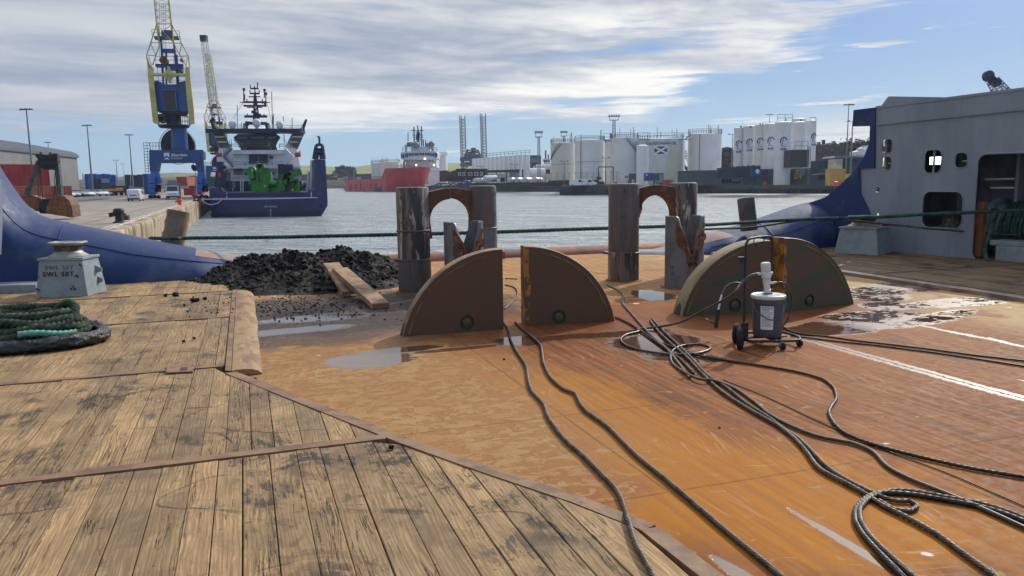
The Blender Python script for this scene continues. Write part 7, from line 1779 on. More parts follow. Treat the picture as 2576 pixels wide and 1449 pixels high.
flagpart('flag_field', M['sign_blue'], [(fx0, z0), (fx1, z0), (fx1, z1), (fx0, z1)], .02)
g_ = .42
flagpart('flag_saltire', M['white'], [(fx0, z0), (fx0+g_, z0), (fx1, z1-g_), (fx1, z1), (fx1-g_, z1), (fx0, z0+g_)], .07)
flagpart('flag_saltire', M['white'], [(fx1, z0), (fx1, z0+g_), (fx0+g_, z1), (fx0, z1), (fx0, z1-g_), (fx1-g_, z0)], .11)
for e in (((fx0-.15, z1), (fx1+.15, z1), (fx1+.15, z1+.2), (fx0-.15, z1+.2)), ((fx0-.15, z0-.2), (fx1+.15, z0-.2), (fx1+.15, z0), (fx0-.15, z0))): flagpart('flag_border', M['white'], e, .06)
T_ = tank(1190, 1282, 330, 300, 'slim white tank edge seen just right of the flag tank', M['tank_white'], rail=False)
T_ = tank(1310, 1592, 272, 262, 'white tank with a red vertical pipe, rightmost and tallest of the big tanks', M['tank_white'])
mb = MB(); q = atY(*K4(1409, 275), 259); mb.cyl(Vector((q.x, 259.6, FZ+3)), q, .16, n=6); mb.cyl(Vector((q.x, 259.4, FZ+3)), Vector((q.x+9, 261, FZ+3)), .14, n=6); mb.build('red_pipe', M['chevron_r'], T_[0])
tank(872, 974, 372, 246, 'narrow white upright tank before the stained flag tank', M['tank_white'], rail=False, dome=.10)
# catwalks between the tanks
cw_ = thing('catwalk', 'steel catwalk linking the tops of the big white tanks', 'catwalk', fq(1700, 268))
mb = MB(); zc_ = atY(*K4(900, 320), 264).z
for p, q in ((K4(880, 318), K4(980, 318)), (K4(1190, 318), K4(1325, 322)), (K4(590, 328), K4(660, 326))):
    a = atY(*p, 264); b = atY(*q, 264); mb.bar(a, b, 1.0, .2); rails(mb, [a, b], 2.2, .06, 2)
mb.bar(atY(*K4(1285, 318), 262), atY(*K4(1330, 275), 262), .9, .3)
mb.build('walkway', M['steel_rail'], cw_)
# tall silos
sl = [(2190, 2302, 145, 235, 'silo showing only its top behind the tall ones at the right'), (1698, 1778, 222, 232, 'leftmost of the tall white silos'), (1775, 1880, 207, 230, 'second tall white silo from the left'), (1875, 1964, 197, 227, 'third tall white silo from the left'), (1960, 2058, 187, 224, 'fourth tall white silo from the left'), (2300, 2393, 160, 231, 'rightmost tall white silo beside the dark houses'), (2188, 2304, 174, 222, 'tall white silo above the dark box'), (2046, 2184, 174, 214, 'widest tall white silo in the middle of the group')]
for x0, x1, y, Y, l in sl:
    t_, c, r, h = tank(x0, x1, y, Y, l, M['tank_white'], rail=False, group='tall white silos', name='silo', dome=.10, cat='silo')
    if y > 150 and x0 != 2188:                       # blue bird-like emblem and mark near the top of each silo
        am = math.atan2(-c.y, -c.x)+(.10 if x0 != 2300 else .75); zc = h-(5.2 if x0 != 2046 else 5.5)
        def em(nm, f, par=t_):
            mb = MB(); f(mb); o_ = mb.build(nm, M['sign_blue'], None)
            for v in o_.data.vertices:
                x, yy, z = v.co; a_ = am+x/r; v.co = Vector((math.cos(a_)*(r+.03-yy), math.sin(a_)*(r+.03-yy), z+zc))
            o_.parent = par; CH[par.name].append(o_)
        em('emblem', lambda mb: [mb.bar((-.75+.0*k, 0, .4), (-.75, 0, -1.0), .3, .05) if False else None for k in (0,)] and mb.tube([Vector((math.cos(R(200-20*i))*.85, 0, math.sin(R(200-20*i))*1.1+.35)) for i in range(10)], .16, 6, step=0) and mb.bar((-.1, 0, 1.1), (-.55, 0, -.9), .12, .30, up=(0, 1, 0)) and mb.bar((-.6, 0, -.9), (.55, 0, -1.0), .10, .25, up=(0, 1, 0)))
        em('mark', lambda mb: [mb.box((-.65+.42*i, 0, -1.75), (.26, .05, .6)) for i in range(4)])
mb = MB(); st = thing('silo_stair', 'railings and pipes on top of the tall silos', 'railing', fq(2040, 226))
rails(mb, [atY(*K4(2065, 170), 226), atY(*K4(2190, 168), 226)], 2.0, .06, 1.6); mb.tube([atY(*K4(2340, 160), 230), atY(*K4(2340, 135), 230), atY(*K4(2388, 135), 230), atY(*K4(2388, 160), 230)], .09, 6, step=0)
for x in (1755, 1836, 1918, 1940, 2025, 2134, 2262): mb.cyl(atY(*K4(x, 205 if x < 1900 else 185 if x < 2100 else 150), 226), atY(*K4(x, 222 if x < 1900 else 200 if x < 2100 else 170), 226), .25, n=8)
mb.build('rail', M['steel_rail'], st)
dk = cbox(2175, 408, 2320, 556, 208, M['stone_dark'], 'black square box raised before the silos', K4, name='filter_box', cat='box', dep=5, z0=FZ)
mb = MB(); rails(mb, [atY(*K4(2210, 408), 208), atY(*K4(2320, 408), 208)], 2.2, .06, 1.5)
for x in (2318, 2330, 2342): mb.cyl(atY(*K4(x, 380), 208), Vector((atY(*K4(x, 545), 208).x, 208, FZ)), .09, n=5)
for i in range(10): mb.cyl(atY(*K4(2318, 385+16*i), 208), atY(*K4(2342, 385+16*i), 208), .05, n=4)
mb.build('ladder', M['galv'], dk)
# left tanks by the red ship and the row of cylinders
tank(458, 640, 690, 520, 'streaked grey white tank left of the red ship, partly hidden by its neighbour', M['tank_stain'], K3, group='tanks beside the red ship')
tank(565, 786, 682, 480, 'stained round tank left of the red ship bridge', M['tank_cream'], K3, group='tanks beside the red ship')
tank(1100, 1320, 604, 470, 'white tank right behind the red ship bridge', M['tank_white'], K3, group='tanks beside the red ship', ringline=.45)
xsr = [300, 372, 447, 526, 608, 690, 775, 870, 960, 1055, 1150, 1245, 1340, 1475]
od = ['leftmost', 'second from left', 'third from left', 'fourth from left', 'fifth from left', 'sixth from left', 'middle', 'sixth from right', 'fifth from right', 'fourth from right', 'third from right', 'second from right', 'rightmost']
for i in range(13):
    yt = 335-(i*7); Y = 400-i*4.5
    tank(xsr[i]-2, xsr[i+1]+3, yt, Y, od[i]+' white cylinder of the long terraced row', M['tank_white'], Z5, rail=False, group='long row of white cylinders', name='cylinder_tank')
rl_ = MB(); rails(rl_, [atY(*Z5(300, 325), 398), atY(*Z5(1475, 245), 342)], 1.8, .09, 4); tag(rl_.build('roof_railing', M['steel_rail']), 'thin railing along the tops of the white cylinder row', 'railing')
gbx = thing('grey_building', 'blue grey industrial building behind the white cylinders', 'building', fq(1500, 380))
mb = MB(); slab(mb, [(1475, 265), (1690, 262), (1705, 300), (1705, 520), (1475, 520)], 380, 20, Z5); mb.build('wall', M['wall_dark'], gbx)
mb = MB(); slab(mb, [(1490, 330), (1700, 325), (1700, 415), (1510, 415)], 379, 1, Z5); mb.build('cladding', M['galv'], gbx)
ys = thing('moored_yacht', 'white ship superstructure between grey building and cream tank', 'ship', fq(1365, 360, WATER))
mb = MB(); slab(mb, [(1740, 350), (1780, 330), (1890, 335), (1890, 365), (1760, 365)], 360, 8, Z5); slab(mb, [(1750, 440), (1800, 395), (1892, 395), (1892, 450)], 360, 9, Z5); mb.build('deckhouse', M['ship_white'], ys)
mb = MB(); slab(mb, [(1755, 366), (1885, 366), (1885, 395), (1800, 395), (1780, 412)], 360.5, 7, Z5); mb.build('window_band', M['glass_dark'], ys); mb = MB(); mb.cyl(atY(*Z5(1795, 165), 362), atY(*Z5(1795, 335), 362), .35, n=5); mb.cyl(atY(*Z5(1845, 250), 362), atY(*Z5(1850, 335), 362), .3, n=5); slab(mb, [(1700, 455), (1892, 455), (1892, 640), (1700, 640)], 361, 6, Z5); mb.build('hull', M['brick'], ys)
bk = thing('brick_building', 'dark brick building with white windows beside the red ship', 'building', fq(1180, 345))
mb = MB(); slab(mb, [(-360, 580), (-220, 570), (-150, 600), (-20, 560), (-20, 545), (600, 545), (600, 800), (-360, 800)], 345, 14, Z5); mb.build('wall', M['brick'], bk)
mb = MB(); slab(mb, [(-30, 538), (606, 538), (606, 547), (-30, 547)], 344.5, 15, Z5); slab(mb, [(-230, 700), (320, 690), (320, 712), (-230, 722)], 343, 3, Z5); mb.build('roof', M['stone_dark'], bk)
for x0, x1 in ((20, 72), (100, 155), (226, 305), (352, 428), (480, 520)):
    mb = MB(); rect(mb, x0, 610, x1, 682, 344.6, .3, Z5); f_ = mb.build('window', M['white'], bk)
    mb = MB(); rect(mb, x0+8, 618, x1-8, 640, 344.3, .2, Z5); rect(mb, x0+8, 648, x1-8, 674, 344.3, .2, Z5); mb.build('pane', M['glass'], f_)
cn = thing('loading_canopy', 'long dark loading canopy on posts behind the tanker lorries', 'canopy', fq(1310, 350))
mb = MB(); slab(mb, [(600, 570), (1520, 542), (1520, 600), (600, 612)], 350, 12, Z5); mb.build('roof', M['stone_dark'], cn)
for x in (780, 990, 1325, 1500): mb = MB(); rect(mb, x, 600, x+22, 800, 350, 1, Z5); mb.build('post', M['stone_dark'], cn)
mb = MB()
for x0, x1 in ((605, 755), (818, 975), (1030, 1260), (1335, 1500)): rect(mb, x0, 635, x1, 720, 365, .5, Z5)
mb.build('white_tank_wall', M['tank_white'], cn)
mb = MB(); rect(mb, 600, 700, 1560, 800, 366, .5, Z5); mb.build('back_wall', M['stone_dark'], cn)
pv = thing('pressure_vessel', 'white horizontal vessel with pipes right of the canopy', 'vessel', fq(1355, 335))
mb = MB(); c = atY(*Z5(1620, 505), 335); mb.cyl(c-Vector((.3, 0, 0)), c+Vector((9, 2, 0)), 1.1, n=14); c = atY(*Z5(1615, 620), 333); mb.cyl(c-Vector((3, 0, 0)), c+Vector((3.5, 1, 0)), 2.0, n=14); mb.build('vessel_body', M['tank_white'], pv, True)
for x0, y0, x1, y1 in ((1560, 480, 1560, 800), (1500, 560, 1620, 560), (1540, 590, 1540, 760), (1290, 505, 1290, 660), (1625, 560, 1625, 680), (1700, 520, 1700, 640), (1720, 520, 1720, 640)): mb = MB(); mb.cyl(atY(*Z5(x0, y0), 334), atY(*Z5(x1, y1), 334), .45 if x0 == 1290 else .28, n=7); mb.build('pipe', M['tank_white'], pv)

# tanker lorries
def tanker_end(px, Y, label):
    c = fq(px, Y); t_ = thing('tanker_lorry', label, 'lorry', c, group='silver tanker lorries')
    mb = MB(); rg = []
    for i, (s, y) in enumerate(((.2, -.15), (.9, -.02), (1, .1), (1, 8), (.8, 8.3))): rg.append([c+Vector((math.cos(R(18*k))*1.35*s, y, 2.35+math.sin(R(18*k))*1.05*s)) for k in range(20)])
    for r_ in rg:
        for p in r_: p.x += (p.y-c.y)*.30
    mb.loft(rg); mb.build('tank_barrel', M['chrome'], t_, True)
    mb = MB(); mb.box(c+Vector((1, 4, 1.05)), (2.2, 8, .35)); mb.box(c+Vector((0, -.15, .9)), (2.3, .15, .3)); mb.build('chassis', M['stone_dark'], t_)
    mb = MB(); [mb.box(c+Vector((x, -.26, .95)), (.4, .06, .2)) for x in (-.85, .85)]; mb.build('tail_light', M['chevron_r'], t_)
    for x in (-.9, .9): mb = MB(); mb.cyl(c+Vector((x-.25, 1, .5)), c+Vector((x+.25, 1, .5)), .5, n=14); mb.build('wheel', M['tyre'], t_)
for x, Y, l in ((380, 322, 'tanker lorry seen end on, leftmost of the row'), (468, 318, 'tanker lorry seen end on, second from left'), (1078, 322, 'tanker lorry end between canopy posts, left one of the right group'), (1210, 320, 'tanker lorry end in the middle of the right group'), (1375, 312, 'big tanker lorry end with dark frame, right group'), (1572, 306, 'tanker lorry end at the right end of the row')): tanker_end(Z5(x, 0)[0], Y, l)
tk = thing('tanker_lorry', 'long silver tanker lorry seen from its side with cab to the right', 'lorry', fq(Z5(690, 0)[0], 314), group='silver tanker lorries')
a = atY(*Z5(560, 745), 313); b = atY(*Z5(790, 738), 316); mb = MB(); mb.lathe(a, [(.5, -.4), (1.3, -.1), (1.35, .1), (1.35, (b-a).length), (.7, (b-a).length+.4)], 20, (b-a).normalized()); mb.build('tank_barrel', M['chrome'], tk, True)
mb = MB(); slab(mb, [(805, 700), (850, 695), (868, 740), (870, 790), (805, 790)], 313, 2.4, Z5); mb.build('cab', M['car_white'], tk); mb = MB(); slab(mb, [(822, 712), (846, 710), (858, 738), (822, 740)], 312.9, .1, Z5); mb.build('side_window', M['glass_dark'], tk)
mb = MB(); rect(mb, 555, 780, 870, 796, 313.5, 2, Z5); mb.build('chassis', M['stone_dark'], tk)
for x in (600, 640, 680, 820, 850): mb = MB(); c = atY(*Z5(x, 795), 313); c.z = FZ+.5; mb.cyl(c, c+Vector((0, .4, 0)), .5, n=14); mb.build('wheel', M['tyre'], tk)
lw_ = MB(); lw_.bar(fq(1175, 300)+U*.7, fq(1520, 268)+U*.7, .3, 1.4); tag(lw_.build('low_wall', M['stone_dark']), 'low dark wall before the tanker lorries', 'wall')
for px, k, Y, l in ((1225, 'black', 330, 'leftmost dark car by the brick building'), (1260, 'black', 330, 'second dark car by the brick building'), (1290, 'black', 328, 'third dark car by the brick building'), (1335, 'silver', 325, 'silver car by the brick building'), (1385, 'black', 322, 'dark car right of the silver one by the brick building'), (1445, 'blue', 318, 'blue car at the right end of the row by the brick building')): put_car(k, K3(px, 0)[0], Y, 205, l, 'cars beside the brick building', FZ, 1.15)
van('white minibus left of the pair before the cream tank', M['car_white'], fq(Z6(545, 0)[0], 262, FZ), -12, 'white minibuses on the far quay', 5.2, 2.1, 1.12)
van('white minibus right of the pair before the cream tank', M['car_white'], fq(Z6(712, 0)[0], 264, FZ), -20, 'white minibuses on the far quay', 5.2, 2.1, 1.12)
yv = van('van with yellow and green squares on its tail', M['car_blue'], fq(Z5(225, 0)[0], 318, FZ), 80, None, 5, 2.2, 1.1)
# far rig legs, derrick
for x0, x1, yt, x0b, x1b, yb, l in ((1455, 1516, 188, 1475, 1533, 690, 'left one of two tall lattice rig legs'), (1686, 1748, 163, 1704, 1762, 630, 'right and taller one of two lattice rig legs')):
    Y = 620; a = atY(*K3((x0b+x1b)/2, yb+60), Y); b = atY(*K3((x0+x1)/2, yt), Y); w_ = atY(*K3(x1, yt), Y).x-atY(*K3(x0, yt), Y).x
    t_ = thing('rig_leg', l, 'lattice tower', Vector((a.x, Y, 0)), group='lattice legs of a distant rig'); mb = MB(); n = 16
    for k in range(3):
        a_ = R(90+120*k+15); o_ = Vector((math.cos(a_), math.sin(a_), 0))*w_*.57; mb.cyl(a+o_, b+o_+U*2, .42, n=6)
        a2_ = R(90+120*(k+1)+15); o2 = Vector((math.cos(a2_), math.sin(a2_), 0))*w_*.57
        for i in range(n): p = a.lerp(b, i/n); q = a.lerp(b, (i+1)/n); mb.cyl(p+o_, q+o2, .17, n=4); mb.cyl(p+o2, q+o_, .17, n=4)
    mb.build('lattice', M['galv'], t_); mb = MB(); mb.cyl(Vector((a.x, a.y, WATER)), a, w_*.5, n=8); mb.build('leg_foot', M['wall_dark'], t_)
dr_ = thing('drilling_derrick', 'dark drilling derrick between the two rig legs', 'derrick', Vector((atY(*K3(1608, 700), 560).x, 560, 0)))
mb = MB(); a = atY(*K3(1610, 720), 560); b = atY(*K3(1608, 545), 560); lat(mb, a, b, 17, 7, 6, .55, rb=.4); 
for y in (640, 660, 610): q = atY(*K3(1608, y), 560); mb.box(q, (18 if y > 630 else 12, 6, 1.2))
mb.build('tower', M['wall_dark'], dr_); mb = MB(); slab(mb, [(1585, 521), (1640, 521), (1636, 545), (1590, 545)], 556, 8, K3); mb.build('crown_block', M['wall_dark'], dr_)
# flood light masts
def mast(top, Y, label, w_=.9, plat=2.6, gz=FZ):
    b = atY(*top, Y); t_ = thing('light_mast', label, 'light mast', Vector((b.x, Y, gz)), group='flood light masts on the far quay')
    mb = MB(); lat(mb, Vector((b.x, Y, gz)), b-U*1, w_*1.4, w_*.8, 22, .10, rb=.06); mb.build('lattice', M['galv'], t_)
    mb = MB(); mb.box(b-U*1.2, (plat, 1.6, .2)); mb.box(b+U*.3, (plat*1.2, 1.8, .22)); 
    for k in range(5): mb.box(b+Vector((-plat/2+plat*k/4, -.5, .75)), (.5, .4, .5))
    for s in (-1, 1): mb.cyl(b+Vector((s*plat*.45, 0, -1.2)), b+Vector((s*plat*.45, 0, .5)), .08, n=4)
    mb.build('lamp_platform', M['wall_dark'], t_)
mast(K4(45, 272), 300, 'light mast at the end of the white cylinder row'); mast(K4(682, 132), 330, 'tallest light mast above the big tanks', 1.2, 4.0); mast(K4(258, 268), 345, 'light mast head peeping above the leftmost cream tank')
lamp_post(K4(1997, 112), 300, 'lamp post behind the tops of the silos', .15, 3, 'thin lamp posts on the far quay', FZ); lamp_post(K4(1684, 278), 238, 'lamp post between the rightmost tank and the silos', .16, 2, 'thin lamp posts on the far quay', FZ)
lamp_post(K5(168, 250), 205, 'lamp post in front of the dark houses, left of two', .16, 4, 'thin lamp posts on the far quay', FZ); lamp_post(K5(192, 348), 190, 'shorter lamp post in front of the houses by the grey wall', .18, 2, 'thin lamp posts on the far quay', FZ)
for (x, y, Y, l) in ((K3(2078, 712)+(300, 'low lamp post by the tanker lorries')), (K3(1692, 735)+(318, 'low lamp post before the brick building')), (Z6(310, 65)+(272, 'low lamp post left of the minibuses')), (Z6(1010, 8)+(262, 'low lamp post right of the minibuses')), (Z5(160, 505)+(330, 'low lamp post at the left end of the brick building'))): lamp_post((x, y), Y, l, .11, 2, 'thin lamp posts on the far quay', FZ)

# perimeter walls and fences
def wallseg(pts, h, mat, label, th=.3, posts=3.5, grp='grey perimeter walls of the far quay'):
    t_ = thing('perimeter_wall', label, 'wall', pts[0], group=grp); mb = MB(); mp = MB()
    for a, b in zip(pts, pts[1:]):
        mb.bar(a+U*h/2, b+U*h/2, th, h); n = max(1, int((b-a).length/posts))
        for i in range(n+1): p = a.lerp(b, i/n); mp.box(p+Vector((0, -th*.6, h/2)), (.2, .12, h))
    mb.build('wall_panel', mat, t_); mp.build('post', M['steel_rail'], t_)
hz_ = lambda x, y, Y: max(1.0, atY(x, y, Y).z-FZ)
wallseg([fq(1705, 240), fq(1900, 226), fq(2140, 205), fq(2260, 196)], 4.4, M['wall_dark'], 'long blue grey wall below the flag tank and the silos')
wallseg([fq(1582, 254), fq(1668, 249)], hz_(1620, 436, 250), M['wall_dark'], 'short grey wall with a light door below the diagonal stair tank')
wallseg([fq(1380, 284), fq(1505, 272)], 2.0, M['stone_dark'], 'dark low wall behind the white minibuses')
bw = thing('barbed_fence', 'row of Y shaped fence posts along the foot of the cream tank', 'fence', fq(1440, 283)); mb = MB()
for i in range(13): p = fq(1372+i*15, 283-i*1.3); mb.cyl(p, p+U*4.2, .07, n=4); mb.cyl(p+U*4.2, p+Vector((.6, 0, 4.8)), .06, n=4); mb.cyl(p+U*4.2, p+Vector((-.6, 0, 4.8)), .06, n=4)
mb.build('post', M['galv'], bw)
gr_ = thing('gate_frame', 'dark square gate frame before the second big tank', 'gate', fq(1480, 262)); mb = MB()
for a, b in (((885, 158), (885, 400)), ((1135, 158), (1135, 400)), ((885, 160), (1135, 160))): mb.bar(atY(*Z6(*a), 258), atY(*Z6(*b), 258), .3, .3, up=(0, 1, 0))
mb.build('frame', M['stone_dark'], gr_)
cbox(1680, 263, 1805, 395, 232, M['sign_blue'], 'dark blue kiosk with two small white notices by the wall', Z6, name='kiosk', cat='kiosk', dep=3, z0=FZ)
kn = MB(); rect(kn, 1692, 288, 1716, 306, 231.7, .1, Z6); tag(kn.build('notice', M['white']), 'small white notice on the dark blue kiosk', 'notice')
dw = MB(); rect(dw, 1258, 300, 1325, 385, 249, .2, Z6); tag(dw.build('white_door', M['tank_white']), 'white double door in the short grey wall', 'door'); dw = MB(); rect(dw, 1332, 308, 1388, 345, 249, .2, Z6); tag(dw.build('pale_panel', M['galv']), 'pale panel right of the white double door', 'panel')
dw = MB(); rect(dw, 1918, 285, 1975, 430, 228.5, .2, Z6); tag(dw.build('grey_door', M['galv']), 'pale grey door in the long blue grey wall', 'door')
rs = random.Random(12)
for x0, y0, x1, y1, m, l in ((1145, 412, 1205, 446, 'orange', 'orange box on the quay edge left of the guide pin'), (1090, 405, 1150, 450, 'box_cream', 'pale sack pile behind the guide pin top'), (1390, 395, 1450, 446, 'green_net', 'green tarpaulin heap on the far quay'), (1740, 395, 1810, 440, 'box_cream', 'pale crate below the blue kiosk'), (1860, 385, 1915, 440, 'galv', 'grey crate right of the blue kiosk'), (2000, 380, 2070, 430, 'chevron_r', 'red and white barrier stack by the long wall'), (2090, 375, 2150, 425, 'galv', 'pale drum stack by the long wall'), (860, 330, 930, 370, 'brick', 'reddish panel by the low dark wall')):
    cbox(x0, y0, x1, y1, 236, M[m], l, Z6, name='crate', cat='crate', dep=1.5, z0=FZ, grp='small goods on the far quay')
bc = MB(); c = atY(*Z6(1468, 400), 236); c.z = FZ
for i in range(4): bc.cyl(c+U*(i*.5), c+U*(i*.5+.45), .5-.05*i, n=10)
tag(bc.build('marker_post', M['chevron_y'], None, True), 'yellow striped marker post on the far quay', 'marker')
# trailer, container, orange bits, yellow blocks
tr_ = thing('box_trailer', 'dark blue ribbed box trailer parked at the far quay edge', 'trailer', fq(2062, 224))
mb = MB(); slab(mb, [(128, 640), (770, 600), (772, 770), (100, 800), (100, 700), (128, 690)], 222, 2.6, Z7); mb.build('box_body', M['box_dark'], tr_)
mb = MB()
for i in range(18): x = 135+i*36; yt_ = 640-i*2.2; mb.bar(atY(*Z7(x, yt_-4), 221.9), atY(*Z7(x-3, 795-i*1.4), 221.9), .16, .12, up=(0, 1, 0))
for i in range(7): c = atY(*Z7(180+i*80, 640-i*5), 222.2); mb.cyl(c-U*.3, c+U*.25, .5, n=8)
mb.build('rib', M['wall_dark'], tr_)
for x in (195, 245, 295, 370, 420): mb = MB(); c = atY(*Z7(x, 845), 221.6); mb.cyl(c, c+Vector((0, .5, 0)), .62, n=14); mb.build('wheel', M['tyre'], tr_)
for x in (500, 580): mb = MB(); mb.bar(atY(*Z7(x, 795), 222), atY(*Z7(x, 855), 222), .25, .25, up=(0, 1, 0)); mb.build('landing_leg', M['stone_dark'], tr_)
mb = MB(); mb.bar(atY(*Z7(328, 812), 221.5), atY(*Z7(480, 808), 221.5), .12, .2); mb.bar(atY(*Z7(328, 838), 221.5), atY(*Z7(440, 836), 221.5), .12, .2); mb.build('side_guard', M['galv'], tr_)
bq = cbox(655, 655, 792, 765, 216, M['sign_blue'], 'bright blue tank container with a round white mark', Z7, name='tank_container', cat='container', dep=2.5, z0=FZ)
mb = MB(); c = atY(*Z7(722, 690), 215.9); mb.cyl(c, c-Vector((0, .1, 0)), .55, n=14); rect(mb, 705, 716, 742, 730, 215.9, .06, Z7); mb.build('round_mark', M['white'], bq)
yb = cbox(1868, 655, 2085, 842, 178, M['box_yellow'], 'large ochre concrete block at the far quay edge', Z7, name='yellow_block', cat='block', dep=3, z0=FZ)
cbox(2082, 735, 2172, 800, 180, M['chevron_y'], 'small yellow block right of the ochre one', Z7, name='yellow_block', cat='block', dep=2, z0=FZ)
cbox(1925, 505, 2042, 650, 196, M['box_cream'], 'cream container standing on end above the ochre block', Z7, name='cream_container', cat='container', dep=4, z0=FZ)
for x0, y0, x1, y1, Y, l in ((1690, 525, 1920, 715, 212, 'dark container stack left of the cream container'), (2045, 480, 2380, 700, 206, 'long dark container stack right of the cream container')): cbox(x0, y0, x1, y1, Y, M['box_dark'], l, Z7, dep=6, z0=FZ, grp='dark container stacks')
rfx = thing('quay_shed', 'low shed with pale sunlit roof behind the cream container', 'shed', fq(2130, 214)); mb = MB(); slab(mb, [(1905, 485), (1945, 452), (2375, 438), (2375, 465), (1930, 492)], 212, 8, Z7); mb.build('roof', M['galv'], rfx); mb = MB(); slab(mb, [(1915, 490), (2375, 466), (2375, 560), (1915, 560)], 213, 6, Z7); mb.build('wall', M['box_dark'], rfx)
fl2 = thing('flatbed_trailer', 'dark flatbed trailer beside the ochre block', 'trailer', fq(2085, 196)); mb = MB(); slab(mb, [(1590, 745), (1870, 720), (1870, 745), (1600, 765)], 196, 2.5, Z7); mb.build('bed', M['stone_dark'], fl2)
for x in (1720, 1790, 1840): mb = MB(); c = atY(*Z7(x, 790), 195.8); mb.cyl(c, c+Vector((0, .5, 0)), .6, n=12); mb.build('wheel', M['tyre'], fl2)
yf = thing('yellow_framework', 'ochre steel frame with a small crate before the silo wall', 'frame', fq(1998, 215)); mb = MB()
for a, b in (((1310, 730), (1310, 810)), ((1335, 665), (1335, 810)), ((1400, 730), (1400, 810)), ((1300, 770), (1405, 770)), ((1300, 735), (1340, 735))): mb.bar(atY(*Z7(*a), 213), atY(*Z7(*b), 213), .35, .35, up=(0, 1, 0))
mb.build('post', M['box_yellow'], yf)
cbox(1362, 655, 1460, 760, 214, M['galv'], 'pale crate stack right of the ochre frame', Z7, name='crate', cat='crate', dep=1.5, z0=FZ, grp='small goods on the far quay')
for x, y, Y, l in ((835, 855, 222, 'orange bollard left of centre on the far quay edge'), (1945, 840, 170, 'orange bollard before the ochre block')):
    c = atY(*Z7(x, y), Y); c.z = FZ; mb = MB(); mb.lathe(c, [(.5, 0), (.35, .3), (.35, .7), (.55, .9), (.1, 1.05)], 12); mb.bar(c+U*.6, c+Vector((1.0, 0, .5)), .4, .4); tag(mb.build('quay_bollard', M['orange'], None, True), l, 'bollard', 'orange bollards on the far quay')

# dark houses on the right and distant crane tip
def house(pts, Y, label, chim, wins, conv=Z7):
    t_ = thing('stone_house', label, 'house', fq(conv(pts[0][0], 0)[0], Y), group='dark stone houses beyond the quay')
    mb = MB(); slab(mb, pts, Y, 12, conv); mb.build('wall', M['stone_dark'], t_)
    for x, y0, y1, w_ in chim: mb = MB(); rect(mb, x-w_, y0, x+w_, y1, Y+3, 2.5, conv); rect(mb, x-w_-3, y0-2, x+w_+3, y0+4, Y+2.6, 3.2, conv); mb.build('chimney', M['stone_dark'], t_)
    for x, y in wins: mb = MB(); rect(mb, x, y, x+24, y+36, Y-.3, .3, conv); w2 = mb.build('window', M['galv'], t_); mb = MB(); rect(mb, x+4, y+4, x+20, y+32, Y-.45, .1, conv); mb.build('pane', M['glass'], w2)
house([(1640, 290), (1695, 252), (1735, 288), (1735, 560), (1640, 560)], 330, 'gabled dark stone house touching the rightmost silo', [(1697, 236, 262, 12)], [(1720-40, 340)])
house([(1735, 290), (1815, 265), (1850, 275), (1890, 262), (1935, 238), (1980, 268), (2010, 300), (2010, 560), (1735, 560)], 335, 'wide dark stone house with tall chimneys', [(1772, 202, 275, 9), (1880, 250, 268, 10), (1932, 222, 248, 11)], [(1780, 320), (1810, 320), (1872, 336), (1835, 400), (1780, 430)])
house([(2010, 262), (2110, 250), (2280, 240), (2330, 260), (2500, 280), (2500, 560), (2010, 560)], 345, 'long dark terrace of houses rising to the right', [(2040, 242, 262, 5), (2068, 240, 260, 5), (2108, 236, 256, 9), (2185, 230, 250, 5)], [(2020, 310), (2060, 310), (2100, 308), (2140, 306)])
house([(190, 330), (250, 310), (345, 330), (350, 640), (170, 640)], 330, 'dark house behind bare trees between tank and silos', [], [(255, 552), (290, 552)])
sp_ = thing('white_ship', 'white ship superstructure glimpsed beside the blue horn on the right', 'ship', fq(2200, 190, WATER)); mb = MB(); slab(mb, [(2300, 385), (2400, 355), (2445, 310), (2520, 290), (2520, 460), (2380, 440), (2300, 440)], 190, 5, Z7); mb.build('superstructure', M['ship_white'], sp_); mb = MB(); slab(mb, [(2440, 288), (2470, 285), (2475, 312), (2440, 315)], 190, 3, Z7); slab(mb, [(2355, 335), (2385, 330), (2385, 358), (2355, 362)], 190, 3, Z7); mb.build('wheelhouse', M['ship_white'], sp_)
fc = thing('distant_crane', 'thin dark crane tip rising above the grey ship wall', 'crane', Vector((atY(*K5(1100, 160), 160).x, 160, FZ)))
mb = MB(); a = atY(*K5(1200, 330), 160); b = atY(*K5(1030, 98), 160); lat(mb, a, b, 3.4, 1.6, 16, .10, rb=.055); mb.cyl(Vector((a.x+2, 160, FZ)), a, .8, n=8); mb.build('jib_lattice', M['wall_dark'], fc)
mb = MB(); c = atY(*K5(1005, 85), 160)
for dx_, dz_, rr in ((0, .3, 1.1), (.9, -.6, .8), (1.7, -1.0, .9)): mb.cyl(c+Vector((dx_, -.4, dz_)), c+Vector((dx_, .4, dz_)), rr, n=14)
mb.build('sheave', M['crane_dark'], fc); mb = MB(); mb.cyl(atY(*K5(1040, 90), 160), atY(*K5(1160, 190), 160), .06, n=4); mb.cyl(atY(*K5(985, 90), 160), atY(*K5(988, 118), 160), .05, n=4); mb.build('stay', M['crane_dark'], fc)

